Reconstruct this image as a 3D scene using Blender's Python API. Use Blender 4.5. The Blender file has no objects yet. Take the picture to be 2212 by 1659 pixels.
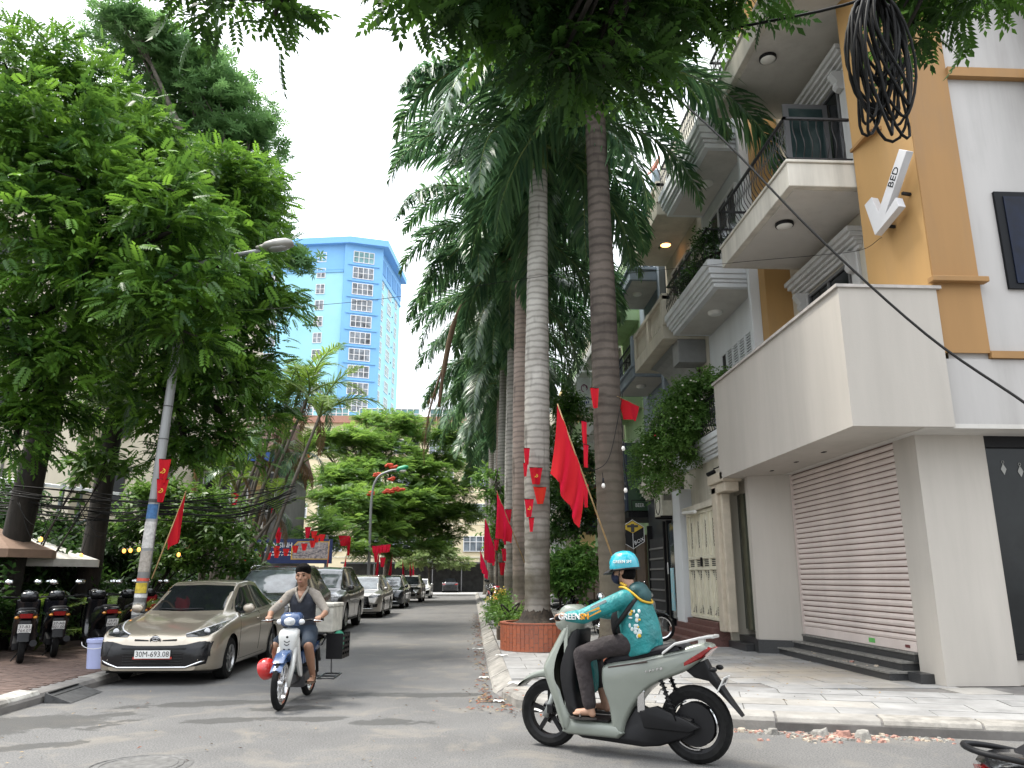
import bpy, bmesh, math, random
import numpy as np
from mathutils import Vector, Matrix, Euler
from mathutils.bvhtree import BVHTree
R = math.radians
random.seed(7)
SC = bpy.context.scene
COL = SC.collection
# ---------------------------------------------------------------- camera, sky, sun, exposure
PITCH, YAW, EYE = R(14.15), R(2.87), 1.5
cam = bpy.data.cameras.new('camera'); camo = bpy.data.objects.new('camera', cam); COL.objects.link(camo)
cam.sensor_width = 36.0; cam.lens = 27.06; cam.clip_start = 0.05; cam.clip_end = 3000
camo.location = (0, 0, EYE); camo.rotation_euler = (math.pi/2 + PITCH, 0, -YAW)
SC.camera = camo
SUN_DIR = Vector((-0.42, 0.14, 0.90)).normalized()
world = bpy.data.worlds.new('World'); SC.world = world; world.use_nodes = True
def build_world():
    nt = world.node_tree; nt.nodes.clear()
    out = nt.nodes.new('ShaderNodeOutputWorld'); bg = nt.nodes.new('ShaderNodeBackground')
    sky = nt.nodes.new('ShaderNodeTexSky'); sky.sky_type = 'NISHITA'; sky.sun_disc = False
    sky.sun_elevation = math.asin(SUN_DIR.z); sky.sun_rotation = math.atan2(SUN_DIR.x, SUN_DIR.y)
    sky.air_density = 1.2; sky.dust_density = 2.0
    tc = nt.nodes.new('ShaderNodeTexCoord'); mp = nt.nodes.new('ShaderNodeMapping')
    mp.inputs['Scale'].default_value = (1.0, 1.0, 2.2)
    nz = nt.nodes.new('ShaderNodeTexNoise'); nz.inputs['Scale'].default_value = 2.3; nz.inputs['Detail'].default_value = 5
    rp = nt.nodes.new('ShaderNodeValToRGB')
    rp.color_ramp.elements[0].position = 0.30; rp.color_ramp.elements[0].color = (.66, .66, .66, 1)
    rp.color_ramp.elements[1].position = 0.62; rp.color_ramp.elements[1].color = (.97, .97, .97, 1)
    mx = nt.nodes.new('ShaderNodeMix'); mx.data_type = 'RGBA'
    mx.inputs['B'].default_value = (8.6, 8.9, 9.3, 1)      # bright overcast cloud
    bg.inputs['Strength'].default_value = 0.12
    L = nt.links.new
    L(tc.outputs['Generated'], mp.inputs['Vector']); L(mp.outputs['Vector'], nz.inputs['Vector'])
    L(nz.outputs['Fac'], rp.inputs['Fac']); L(rp.outputs['Color'], mx.inputs['Factor'])
    # an overcast dome is brighter overhead than at the horizon (CIE overcast sky)
    sp = nt.nodes.new('ShaderNodeSeparateXYZ'); L(tc.outputs['Generated'], sp.inputs[0])
    ma = nt.nodes.new('ShaderNodeMath'); ma.operation = 'MULTIPLY_ADD'; ma.inputs[1].default_value = .98; ma.inputs[2].default_value = .49; L(sp.outputs[2], ma.inputs[0])
    mm = nt.nodes.new('ShaderNodeMath'); mm.operation = 'MAXIMUM'; mm.inputs[1].default_value = .4; L(ma.outputs[0], mm.inputs[0])
    n2 = nt.nodes.new('ShaderNodeTexNoise'); n2.inputs['Scale'].default_value = 3.2; n2.inputs['Detail'].default_value = 6; L(mp.outputs['Vector'], n2.inputs['Vector'])
    m3 = nt.nodes.new('ShaderNodeMapRange'); m3.inputs[1].default_value = .35; m3.inputs[2].default_value = .65; m3.inputs[3].default_value = .72; m3.inputs[4].default_value = 1.15; L(n2.outputs['Fac'], m3.inputs[0])
    m4 = nt.nodes.new('ShaderNodeMath'); m4.operation = 'MULTIPLY'; L(mm.outputs[0], m4.inputs[0]); L(m3.outputs[0], m4.inputs[1])
    vm = nt.nodes.new('ShaderNodeVectorMath'); vm.operation = 'SCALE'; vm.inputs[0].default_value = (8.7, 8.95, 9.3); L(m4.outputs[0], vm.inputs['Scale']); L(vm.outputs['Vector'], mx.inputs['B'])
    L(sky.outputs['Color'], mx.inputs['A']); L(mx.outputs['Result'], bg.inputs['Color']); L(bg.outputs['Background'], out.inputs['Surface'])
build_world()
sun = bpy.data.lights.new('sun', 'SUN'); suno = bpy.data.objects.new('sun', sun); COL.objects.link(suno)
sun.energy = 1.9; sun.angle = R(12); sun.color = (1.0, .95, .86)
suno.location = (0, 0, 60); suno.rotation_euler = SUN_DIR.to_track_quat('Z', 'Y').to_euler()
SC.view_settings.view_transform = 'Standard'; SC.view_settings.look = 'None'; SC.view_settings.gamma = 1.0
SC.view_settings.exposure = 1.55
SC.view_settings.use_curve_mapping = False

# ---------------------------------------------------------------- helpers
def P(x, y, Y):
    """world point at street depth Y that lies on the sight line of photo point (x,y), photo 2212 wide (planning aid)"""
    fh = Vector((math.sin(YAW), math.cos(YAW), 0)); r = Vector((math.cos(YAW), -math.sin(YAW), 0))
    fw = fh*math.cos(PITCH) + Vector((0, 0, math.sin(PITCH))); up = -fh*math.sin(PITCH) + Vector((0, 0, math.cos(PITCH)))
    d = fw + r*((x-1106)/1662.5) - up*((y-829.5)/1662.5)
    return Vector((0, 0, EYE)) + d*(Y/d.y)
MATS = {}
def M(name, col, rough=.6, metal=0.0, var=.12, scale=4.0, bump=0.0, bscale=60.0, bdist=.01, spec=.5, coat=0.0, emit=None, col2=None, streak=False, alpha=None):
    if name in MATS: return MATS[name]
    m = bpy.data.materials.new(name); m.use_nodes = True; MATS[name] = m
    nt = m.node_tree; b = nt.nodes['Principled BSDF']; L = nt.links.new
    b.inputs['Roughness'].default_value = rough; b.inputs['Metallic'].default_value = metal
    b.inputs['Specular IOR Level'].default_value = spec; b.inputs['Coat Weight'].default_value = coat
    b.inputs['Coat Roughness'].default_value = .06
    tc = nt.nodes.new('ShaderNodeTexCoord')
    nz = nt.nodes.new('ShaderNodeTexNoise'); nz.inputs['Scale'].default_value = scale; nz.inputs['Detail'].default_value = 6; nz.inputs['Roughness'].default_value = .62
    src = tc.outputs['Object']
    if streak:
        mp = nt.nodes.new('ShaderNodeMapping'); mp.inputs['Scale'].default_value = (1, 1, .12); L(src, mp.inputs['Vector']); src = mp.outputs['Vector']
    L(src, nz.inputs['Vector'])
    rp = nt.nodes.new('ShaderNodeValToRGB'); c = Vector(col[:3])
    a = c*(1-var*1.6) if col2 is None else Vector(col2[:3]); z = c*(1+var*.8)
    rp.color_ramp.elements[0].position = .3; rp.color_ramp.elements[0].color = (*a, 1)
    rp.color_ramp.elements[1].position = .7; rp.color_ramp.elements[1].color = (*[min(1, q) for q in z], 1)
    L(nz.outputs['Fac'], rp.inputs['Fac']); L(rp.outputs['Color'], b.inputs['Base Color'])
    if bump:
        n2 = nt.nodes.new('ShaderNodeTexNoise'); n2.inputs['Scale'].default_value = bscale; n2.inputs['Detail'].default_value = 4
        bp = nt.nodes.new('ShaderNodeBump'); bp.inputs['Strength'].default_value = bump; bp.inputs['Distance'].default_value = bdist
        L(tc.outputs['Object'], n2.inputs['Vector']); L(n2.outputs['Fac'], bp.inputs['Height']); L(bp.outputs['Normal'], b.inputs['Normal'])
    if emit: b.inputs['Emission Color'].default_value = (*emit[0], 1); b.inputs['Emission Strength'].default_value = emit[1]
    if alpha is not None: b.inputs['Alpha'].default_value = alpha
    return m
def leafmat(name, c1, c2, trans=.38, rough=.42, spec=.35, nscale=.9):
    if name in MATS: return MATS[name]
    m = bpy.data.materials.new(name); m.use_nodes = True; MATS[name] = m
    nt = m.node_tree; b = nt.nodes['Principled BSDF']; L = nt.links.new; out = nt.nodes['Material Output']
    at = nt.nodes.new('ShaderNodeAttribute'); at.attribute_name = 'tint'
    tc = nt.nodes.new('ShaderNodeTexCoord'); nz = nt.nodes.new('ShaderNodeTexNoise'); nz.inputs['Scale'].default_value = nscale
    L(tc.outputs['Object'], nz.inputs['Vector'])
    ad = nt.nodes.new('ShaderNodeMath'); ad.operation = 'MULTIPLY_ADD'; ad.inputs[1].default_value = .7; 
    L(at.outputs['Fac'], ad.inputs[0]); 
    n2 = nt.nodes.new('ShaderNodeMath'); n2.operation = 'MULTIPLY_ADD'; n2.inputs[1].default_value = .9; n2.inputs[2].default_value = -.28
    L(nz.outputs['Fac'], n2.inputs[0]); L(n2.outputs[0], ad.inputs[2])
    rp = nt.nodes.new('ShaderNodeValToRGB')
    rp.color_ramp.elements[0].position = .15; rp.color_ramp.elements[0].color = (*c1, 1)
    rp.color_ramp.elements[1].position = .95; rp.color_ramp.elements[1].color = (*c2, 1)
    L(ad.outputs[0], rp.inputs['Fac']); L(rp.outputs['Color'], b.inputs['Base Color'])
    b.inputs['Roughness'].default_value = rough; b.inputs['Specular IOR Level'].default_value = spec
    tr = nt.nodes.new('ShaderNodeBsdfTranslucent'); hs = nt.nodes.new('ShaderNodeHueSaturation'); hs.inputs['Value'].default_value = 1.7; hs.inputs['Hue'].default_value = .485
    L(rp.outputs['Color'], hs.inputs['Color']); L(hs.outputs['Color'], tr.inputs['Color'])
    mx = nt.nodes.new('ShaderNodeMixShader'); mx.inputs[0].default_value = trans
    L(b.outputs[0], mx.inputs[1]); L(tr.outputs[0], mx.inputs[2]); L(mx.outputs[0], out.inputs['Surface'])
    return m
ORG = {}
class MB:
    def __init__(s): s.v = []; s.f = []; s.m = []; s.mi = 0
    def add(s, vs, fs, mi=None):
        o = len(s.v); s.v.extend([tuple(q) for q in vs]); mi = s.mi if mi is None else mi
        for f in fs: s.f.append(tuple(o+i for i in f)); s.m.append(mi)
        return s
    def box(s, a, b, mi=None, Mx=None):
        (x0, y0, z0), (x1, y1, z1) = a, b
        vs = [Vector(q) for q in ((x0,y0,z0),(x1,y0,z0),(x1,y1,z0),(x0,y1,z0),(x0,y0,z1),(x1,y0,z1),(x1,y1,z1),(x0,y1,z1))]
        if Mx is not None: vs = [Mx @ q for q in vs]
        return s.add(vs, ((3,2,1,0),(4,5,6,7),(0,1,5,4),(1,2,6,5),(2,3,7,6),(3,0,4,7)), mi)
    def prism(s, poly, z0, z1, mi=None, Mx=None):
        n = len(poly); vs = [Vector((x, y, z0)) for x, y in poly] + [Vector((x, y, z1)) for x, y in poly]
        if Mx is not None: vs = [Mx @ q for q in vs]
        return s.add(vs, [tuple(range(n-1, -1, -1)), tuple(range(n, 2*n))] + [(i, (i+1) % n, n+(i+1) % n, n+i) for i in range(n)], mi)
    def tube(s, pts, r, n=6, mi=None, caps=True, closed=False):
        pts = [Vector(p) for p in pts]; k = len(pts); rs = r if isinstance(r, (list, tuple)) else [r]*k
        T = []
        for i in range(k):
            a = pts[(i-1) % k] if (closed or i > 0) else pts[0]; b = pts[(i+1) % k] if (closed or i < k-1) else pts[-1]
            t = b-a; T.append(t.normalized() if t.length > 1e-9 else Vector((0, 0, 1)))
        up = Vector((0, 0, 1)) if abs(T[0].z) < .9 else Vector((1, 0, 0))
        x = T[0].cross(up).normalized(); vs = []
        for i in range(k):
            x = (x - T[i]*x.dot(T[i])); x = x.normalized() if x.length > 1e-6 else T[i].orthogonal().normalized()
            y = T[i].cross(x)
            for j in range(n):
                a = 2*math.pi*j/n; vs.append(pts[i] + (x*math.cos(a) + y*math.sin(a))*rs[i])
        fs = []; kk = k if closed else k-1
        for i in range(kk):
            for j in range(n):
                a, b = i*n, ((i+1) % k)*n; fs.append((a+j, a+(j+1) % n, b+(j+1) % n, b+j))
        if caps and not closed: fs += [tuple(range(n-1, -1, -1)), tuple((k-1)*n+j for j in range(n))]
        return s.add(vs, fs, mi)
    def loft(s, rings, mi=None, caps=True, wrap=True):
        n = len(rings[0]); vs = [q for r_ in rings for q in r_]; fs = []
        for i in range(len(rings)-1):
            for j in range(n if wrap else n-1): fs.append((i*n+j, i*n+(j+1) % n, (i+1)*n+(j+1) % n, (i+1)*n+j))
        if caps and wrap: fs += [tuple(range(n-1, -1, -1)), tuple((len(rings)-1)*n+j for j in range(n))]
        return s.add(vs, fs, mi)
    def lathe(s, prof, n=20, Mx=None, mi=None, caps=True):
        rings = []
        for r_, z in prof:
            ring = [Vector((r_*math.cos(2*math.pi*j/n), r_*math.sin(2*math.pi*j/n), z)) for j in range(n)]
            rings.append([Mx @ q for q in ring] if Mx is not None else ring)
        return s.loft(rings, mi, caps)
    def ell(s, c, r, nu=12, nv=8, mi=None, Mx=None):
        rings = []
        for i in range(nv+1):
            t = -math.pi/2 + math.pi*i/nv; ct = max(math.cos(t), 1e-3)
            ring = [Vector((r[0]*ct*math.cos(2*math.pi*j/nu), r[1]*ct*math.sin(2*math.pi*j/nu), r[2]*math.sin(t))) for j in range(nu)]
            rings.append([(Mx @ q if Mx is not None else q) + Vector(c) for q in ring])
        return s.loft(rings, mi)
    def grid(s, rows, mi=None):
        return s.loft(rows, mi, caps=False, wrap=False)
    def mesh(s, name, mats, smooth=False, off=None):
        me = bpy.data.meshes.new(name)
        vs = s.v if off is None else [(x-off[0], y-off[1], z-off[2]) for x, y, z in s.v]
        me.from_pydata(vs, [], s.f)
        if not isinstance(mats, (list, tuple)): mats = [mats]
        for m in mats: me.materials.append(m)
        if len(mats) > 1: me.polygons.foreach_set('material_index', s.m)
        if smooth:
            me.polygons.foreach_set('use_smooth', [True]*len(me.polygons))
            if smooth is not True: me.set_sharp_from_angle(angle=R(smooth))
        me.update(); return me
    def build(s, name, mats, parent=None, smooth=False, loc=None, bevel=0, label=None):
        off = ORG.get(parent.name if parent else None)
        o = bpy.data.objects.new(name, s.mesh(name, mats, smooth, off)); COL.objects.link(o)
        if parent:
            o.parent = parent; ORG[o.name] = off
        if loc is not None: o.location = loc
        if bevel:
            bm = o.modifiers.new('bevel', 'BEVEL'); bm.width = bevel; bm.segments = 2; bm.limit_method = 'ANGLE'; bm.angle_limit = R(35)
        if label: o['label'] = label
        return o
def tag(o, label=None, cat=None, group=None, kind=None):
    if label: o['label'] = label
    if cat: o['category'] = cat
    if group: o['group'] = group
    if kind: o['kind'] = kind
    return o
def thing(name, label, cat, loc=(0, 0, 0), rz=0, group=None, local=False):
    o = bpy.data.objects.new(name, None); COL.objects.link(o); o.location = loc; o.rotation_euler = (0, 0, rz)
    o.empty_display_size = .2
    if not local: ORG[o.name] = Vector(loc)
    return tag(o, label, cat, group)
def inst(name, me, parent, loc=(0, 0, 0), rot=(0, 0, 0), scale=None):
    """another object on shared mesh data; loc is a world point when the parent thing is built in world coordinates"""
    o = bpy.data.objects.new(name, me); COL.objects.link(o); off = ORG.get(parent.name) if parent else None
    o.location = Vector(loc) - off if off is not None else loc; o.rotation_euler = rot
    if scale is not None: o.scale = scale if isinstance(scale, (tuple, list)) else (scale,)*3
    if parent: o.parent = parent; ORG[o.name] = off
    return o
def copy_tree(o, parent=None):
    c = o.copy(); COL.objects.link(c); c.parent = parent
    for ch in list(o.children): copy_tree(ch, c)
    return c
def lerp(a, b, t): return a + (b-a)*t
def cr(pts, n):
    """Catmull-Rom through points, n samples per span"""
    pts = [Vector(p) for p in pts]; q = [pts[0]*2-pts[1]] + pts + [pts[-1]*2-pts[-2]]; out = []
    for i in range(1, len(q)-2):
        for k in range(n):
            t = k/n; a, b, c, d = q[i-1], q[i], q[i+1], q[i+2]
            out.append(.5*((2*b) + (c-a)*t + (2*a-5*b+4*c-d)*t*t + (3*b-a-3*c+d)*t**3))
    return out + [pts[-1]]
def text_mesh(body, size, mat, depth=.002, align='CENTER', shear=0):
    cu = bpy.data.curves.new('lettering', 'FONT'); cu.body = body; cu.size = size; cu.extrude = depth; cu.align_x = align; cu.align_y = 'CENTER'; cu.shear = shear
    cu.resolution_u = 2
    o = bpy.data.objects.new('lettering', cu); COL.objects.link(o)
    dg = bpy.context.evaluated_depsgraph_get(); me = bpy.data.meshes.new_from_object(o.evaluated_get(dg))
    bpy.data.objects.remove(o); bpy.data.curves.remove(cu); me.materials.clear(); me.materials.append(mat); return me
def lettering(body, size, mat, parent, Mx, name='lettering', depth=.002, align='CENTER', squeeze=1.0, shear=0):
    """flat letters standing in the plane given by Mx (x right, y up, z out of the surface)"""
    me = text_mesh(body, size, mat, depth, align, shear); off = ORG.get(parent.name)
    me.transform(Matrix.Diagonal((squeeze, 1, 1, 1))); me.transform(Mx)
    if off is not None: me.transform(Matrix.Translation(-off))
    o = bpy.data.objects.new(name, me); COL.objects.link(o); o.parent = parent; ORG[o.name] = off; return o
def marks(n, w, h, mat, parent, Mx, name='worn_marks', depth=.001):
    """row of unreadable dark strokes, for print the photo does not let one read"""
    mb = MB(); rd = random.Random(n*7+int(w*1000)); p = w/n
    for k in range(n):
        a = -w/2 + k*p; mb.box((a+p*.15, -h*.5, 0), (a+p*.45, h*.5, depth), Mx=Mx); mb.box((a+p*.45, h*rd.choice((-.5, -.05, .36)), 0), (a+p*.85, h*rd.choice((-.36, .1, .5))+.002, depth), Mx=Mx)
    o = mb.build(name, mat, parent); o['kind'] = 'stuff'; return o
def frame_mx(o, x, y):
    x = Vector(x).normalized(); y = Vector(y); z = x.cross(y).normalized(); y = z.cross(x)
    m = Matrix((x, y, z)).transposed().to_4x4(); m.translation = Vector(o); return m
def clip_poly(poly, clip):
    out = poly; n = len(clip)
    for i in range(n):
        a, b = clip[i], clip[(i+1) % n]; inp = out; out = []
        if not inp: return []
        side = lambda p: (b[0]-a[0])*(p[1]-a[1]) - (b[1]-a[1])*(p[0]-a[0])
        for j in range(len(inp)):
            p, q = inp[j-1], inp[j]; sp, sq = side(p), side(q)
            if (sp >= 0) != (sq >= 0):
                t = sp/(sp-sq); out.append((p[0]+(q[0]-p[0])*t, p[1]+(q[1]-p[1])*t))
            if sq >= 0: out.append(q)
    return out
# ---------------------------------------------------------------- ground, road, kerbs, pavements
def asphalt():
    m = bpy.data.materials.new('asphalt'); m.use_nodes = True; nt = m.node_tree; b = nt.nodes['Principled BSDF']; L = nt.links.new; N = nt.nodes.new
    tc = N('ShaderNodeTexCoord'); o = tc.outputs['Object']
    def noise(s, d=5, r=.6, dist=0):
        q = N('ShaderNodeTexNoise'); q.inputs['Scale'].default_value = s; q.inputs['Detail'].default_value = d; q.inputs['Roughness'].default_value = r; q.inputs['Distortion'].default_value = dist; L(o, q.inputs['Vector']); return q.outputs['Fac']
    def ramp(f, p0, c0, p1, c1):
        q = N('ShaderNodeValToRGB'); e = q.color_ramp.elements; e[0].position = p0; e[0].color = (*c0, 1); e[1].position = p1; e[1].color = (*c1, 1); L(f, q.inputs['Fac']); return q.outputs['Color']
    def mix(f, a, c, mode='MIX'):
        q = N('ShaderNodeMix'); q.data_type = 'RGBA'; q.blend_type = mode
        if isinstance(f, float): q.inputs['Factor'].default_value = f
        else: L(f, q.inputs['Factor'])
        for k, w in (('A', a), ('B', c)):
            if isinstance(w, tuple): q.inputs[k].default_value = (*w, 1)
            else: L(w, q.inputs[k])
        return q.outputs['Result']
    base = ramp(noise(.55, 6), .3, (.120, .118, .116), .72, (.172, .169, .164))
    fine = ramp(noise(60, 5, .8), .36, (.45, .45, .45), .66, (1.4, 1.4, 1.4))
    c = mix(1.0, base, fine, 'MULTIPLY')
    dust = ramp(noise(1.6, 6, .65, .6), .52, (0, 0, 0), .8, (1, 1, 1))
    c = mix(dust, c, (.215, .195, .165))
    # old damp stains with outlines of their own
    px = N('ShaderNodeSeparateXYZ'); L(o, px.inputs[0]); warp = noise(2.0, 9, .74); stain = None
    def mth(op, a, b2=None, c2=None):
        q = N('ShaderNodeMath'); q.operation = op
        for i, w in enumerate((a, b2, c2)):
            if w is None: continue
            if isinstance(w, (int, float)): q.inputs[i].default_value = w
            else: L(w, q.inputs[i])
        return q.outputs[0]
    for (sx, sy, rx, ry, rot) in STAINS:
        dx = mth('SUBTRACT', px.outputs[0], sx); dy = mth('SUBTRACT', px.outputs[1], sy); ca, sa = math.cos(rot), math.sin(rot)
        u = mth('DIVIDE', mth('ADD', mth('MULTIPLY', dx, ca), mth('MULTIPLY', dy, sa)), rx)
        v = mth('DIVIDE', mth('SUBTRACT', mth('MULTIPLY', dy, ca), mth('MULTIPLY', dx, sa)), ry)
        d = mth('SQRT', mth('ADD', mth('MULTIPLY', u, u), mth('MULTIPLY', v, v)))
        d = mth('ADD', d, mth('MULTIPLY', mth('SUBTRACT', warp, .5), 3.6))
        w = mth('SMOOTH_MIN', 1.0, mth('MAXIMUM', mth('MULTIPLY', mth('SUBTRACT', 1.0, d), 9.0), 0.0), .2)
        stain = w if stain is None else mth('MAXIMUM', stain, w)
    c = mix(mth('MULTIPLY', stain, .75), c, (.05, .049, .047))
    cr_ = N('ShaderNodeTexVoronoi'); cr_.feature = 'DISTANCE_TO_EDGE'; cr_.inputs['Scale'].default_value = .42; L(o, cr_.inputs['Vector'])
    L(c, b.inputs['Base Color'])
    rr = mth('SUBTRACT', .88, mth('MULTIPLY', stain, .22)); L(rr, b.inputs['Roughness']); b.inputs['Specular IOR Level'].default_value = .3
    bp = N('ShaderNodeBump'); bp.inputs['Strength'].default_value = .55; bp.inputs['Distance'].default_value = .006
    L(noise(120, 3, .7), bp.inputs['Height']); L(bp.outputs['Normal'], b.inputs['Normal'])
    return m
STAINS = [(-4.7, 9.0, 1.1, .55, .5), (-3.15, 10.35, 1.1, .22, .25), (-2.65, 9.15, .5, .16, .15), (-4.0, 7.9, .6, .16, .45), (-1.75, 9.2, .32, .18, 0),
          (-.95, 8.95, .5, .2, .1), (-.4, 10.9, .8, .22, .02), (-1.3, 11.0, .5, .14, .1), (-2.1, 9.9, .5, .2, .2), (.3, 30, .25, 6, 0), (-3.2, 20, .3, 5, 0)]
g = MB().add([(-700, -500, 0), (700, -500, 0), (700, 1500, 0), (-700, 1500, 0)], [(0, 1, 2, 3)]).build('road', asphalt()); tag(g, kind='structure')
m_slab = M('grey_paving', (.275, .272, .266), .85, var=.2, scale=2.2, bump=.35, bscale=40)
m_slab2 = M('grey_paving_dark', (.25, .248, .244), .85, var=.22, scale=2.7, bump=.35, bscale=40)
m_slab3 = M('dusty_paving', (.29, .277, .255), .9, var=.22, scale=1.8, bump=.35, bscale=40)
m_mortar = M('pavement_mortar', (.17, .16, .15), .95, var=.25, scale=3)
m_kerb = M('kerb_concrete', (.27, .255, .23), .92, var=.3, scale=5, bump=.6, bscale=30)
m_kerb_w = M('kerb_concrete_white_worn', (.42, .41, .38), .92, var=.45, scale=7, bump=.6, bscale=30, col2=(.17, .16, .14))
def add_dust(m, c, r_, col):
    nt = m.node_tree; L = nt.links.new; b = nt.nodes['Principled BSDF']; src = b.inputs['Base Color'].links[0].from_socket
    tc = nt.nodes.new('ShaderNodeTexCoord'); vm = nt.nodes.new('ShaderNodeVectorMath'); vm.operation = 'DISTANCE'; vm.inputs[1].default_value = (*c, .14); L(tc.outputs['Object'], vm.inputs[0])
    nz = nt.nodes.new('ShaderNodeTexNoise'); nz.inputs['Scale'].default_value = 2.6; nz.inputs['Detail'].default_value = 8; nz.inputs['Roughness'].default_value = .7; L(tc.outputs['Object'], nz.inputs['Vector'])
    ma = nt.nodes.new('ShaderNodeMath'); ma.operation = 'MULTIPLY_ADD'; ma.inputs[1].default_value = -1/r_; ma.inputs[2].default_value = .55; L(vm.outputs['Value'], ma.inputs[0])
    ad = nt.nodes.new('ShaderNodeMath'); ad.operation = 'ADD'; ad.use_clamp = True; L(ma.outputs[0], ad.inputs[0]); L(nz.outputs['Fac'], ad.inputs[1])
    rp = nt.nodes.new('ShaderNodeValToRGB'); rp.color_ramp.elements[0].position = .5; rp.color_ramp.elements[1].position = 1.0; L(ad.outputs[0], rp.inputs['Fac'])
    mx = nt.nodes.new('ShaderNodeMix'); mx.data_type = 'RGBA'; mx.inputs['B'].default_value = (*col, 1); L(rp.outputs['Color'], mx.inputs['Factor']); L(src, mx.inputs['A']); L(mx.outputs['Result'], b.inputs['Base Color'])
for q in (m_slab, m_slab2, m_slab3): add_dust(q, (4.9, 11.9), 3.0, (.33, .29, .235))
PAVE = [(.56, 78), (.56, 11.1), (.86, 10.0), (2.95, 8.62), (4.55, 8.12), (6.0, 7.68), (16, 4.8), (16, 78)]
pav = MB().prism(PAVE, 0, .128).build('pavement_right', m_mortar); tag(pav, kind='structure')
def slabs(parent, ang, su, sv, org, test, zt=.14, limit=290):
    rnd = random.Random(5); ca, sa = math.cos(ang), math.sin(ang); n = 0; cand = []
    for i in range(-40, 60):
        for j in range(-40, 80):
            off = .5*su if j % 2 else 0
            q = [(i*su+off+.006, j*sv+.006), ((i+1)*su+off-.006, j*sv+.006), ((i+1)*su+off-.006, (j+1)*sv-.006), (i*su+off+.006, (j+1)*sv-.006)]
            w = [(org[0]+ca*x-sa*y, org[1]+sa*x+ca*y) for x, y in q]
            cx = sum(p[0] for p in w)/4; cy = sum(p[1] for p in w)/4
            if not test(cx, cy): continue
            w = clip_poly(w, PAVE)
            if len(w) < 3: continue
            cand.append((math.hypot(cx, cy), w))
    cand.sort(key=lambda t: t[0])
    for d, w in cand[:limit]:
        h = zt + rnd.uniform(-.003, .003)
        MB().prism(w, .1275, h).build('paving_slab', rnd.choice((m_slab, m_slab, m_slab2, m_slab3)), parent)
slabs(pav, R(-16.5), .95, .48, (2.9, 8.62), lambda x, y: (y - 8.62) < -.296*(x-2.9) + 2.2 and x < 9.5 and x > .2)
slabs(pav, 0, .6, .6, (.56, 0), lambda x, y: (y - 8.62) >= -.296*(x-2.9) + 2.2 and y < 24 and x < 6.4 and y > 8, limit=290)
far = MB().prism([(.6, 24.2), (6.4, 24.2), (6.4, 78), (.6, 78)], .128, .14).build('pavement_far_surface', m_slab2, pav)
# kerb stones
def kerb(name, path, stones, prof, side, mats, seed, jitter=.006, L0=.9):
    rnd = random.Random(seed); base = MB(); pts = [Vector((x, y, 0)) for x, y in path]
    seg = [0]
    for a, b in zip(pts, pts[1:]): seg.append(seg[-1] + (b-a).length)
    def at(s):
        for i in range(len(pts)-1):
            if s <= seg[i+1] or i == len(pts)-2:
                t = (s-seg[i])/(seg[i+1]-seg[i]); d = (pts[i+1]-pts[i]).normalized(); return pts[i].lerp(pts[i+1], t), Vector((d.y, -d.x, 0))*side
    rows = [[at(s)[0] + at(s)[1]*u + Vector((0, 0, max(-.002, z-.014))) for u, z in prof] for s in seg]
    base.loft(rows, wrap=False, caps=False); root = base.build(name, m_mortar); tag(root, kind='structure')
    s = 0; n = 0
    while s < seg[-1] and n < stones:
        ln = L0*rnd.uniform(.92, 1.06)*(1 if n < stones*.7 else 1.0); e = min(s+ln, seg[-1]); g_ = .011
        ss = [s+g_] + [q for q in seg if s+.05 < q < e-.05] + [e-g_]
        rings = []; dz = rnd.uniform(-jitter, jitter); dt = rnd.uniform(-jitter, jitter)
        for k, q in enumerate(ss):
            p, nn = at(q); rings.append([p + nn*(u+dt) + Vector((0, 0, z + (dz if z > .03 else 0) + rnd.uniform(-jitter, jitter)*.4)) for u, z in prof])
        mb = MB(); npf = len(prof)
        mb.loft([r_ + [r_[-1]*1 - Vector((0, 0, .13)), r_[0] - Vector((0, 0, .02))] for r_ in rings])
        mb.build('kerb_stone', rnd.choice(mats), root, bevel=.008)
        s = e; n += 1
    return root
RP = [(0, 0), (.03, .035), (.2, .118), (.24, .138), (.27, .141)]
kerb('kerb_right', [(.28, 78), (.28, 30), (.27, 18), (.3, 11.2), (.42, 10.55)], 90, RP, -1, [m_kerb], 3, L0=.75)
CP = [(0, -.01), (.0, .09), (.02, .128), (.05, .143), (.33, .144)]
kerb('kerb_corner', [(.4, 10.55), (.55, 9.85), (.95, 9.4), (2.81, 8.36), (4.45, 7.87), (5.9, 7.45), (16, 4.55)], 22, CP, -1, [m_kerb, m_slab3], 9, jitter=.004, L0=.95)
LP = [(0, -.01), (.0, .085), (.03, .13), (.1, .145), (.26, .142)]
kerb('kerb_left', [(-5.3, 2), (-5.3, 12), (-5.42, 20), (-5.45, 78)], 84, LP, -1, [m_kerb, m_kerb, m_kerb_w], 4, jitter=.03, L0=.72)
m_brick_pave = M('red_pavers', (.125, .082, .066), .9, var=.3, scale=9, bump=.4, bscale=50)
lp = MB().prism([(-5.54, 2), (-5.54, 78), (-40, 78), (-40, 2)], 0, .128).build('pavement_left', m_mortar); tag(lp, kind='structure')
pv = MB(); rr = random.Random(3)
for j in range(0, 82):
    for i in range(0, 19):
        x1 = -5.57 - i*.202 - (.1 if j % 2 else 0); y0 = 8.6 + j*.102
        h = .139 + rr.uniform(-.003, .003); pv.box((x1-.197, y0, .12), (x1, y0+.097, h))
pvo = pv.build('paver_field', m_brick_pave, lp); tag(pvo, kind='stuff')
MB().prism([(-9.6, 2), (-9.6, 78), (-40, 78), (-40, 2)], .128, .15).build('garden_soil', M('garden_soil', (.05, .045, .03), .95, var=.4, scale=3), lp)
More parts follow.
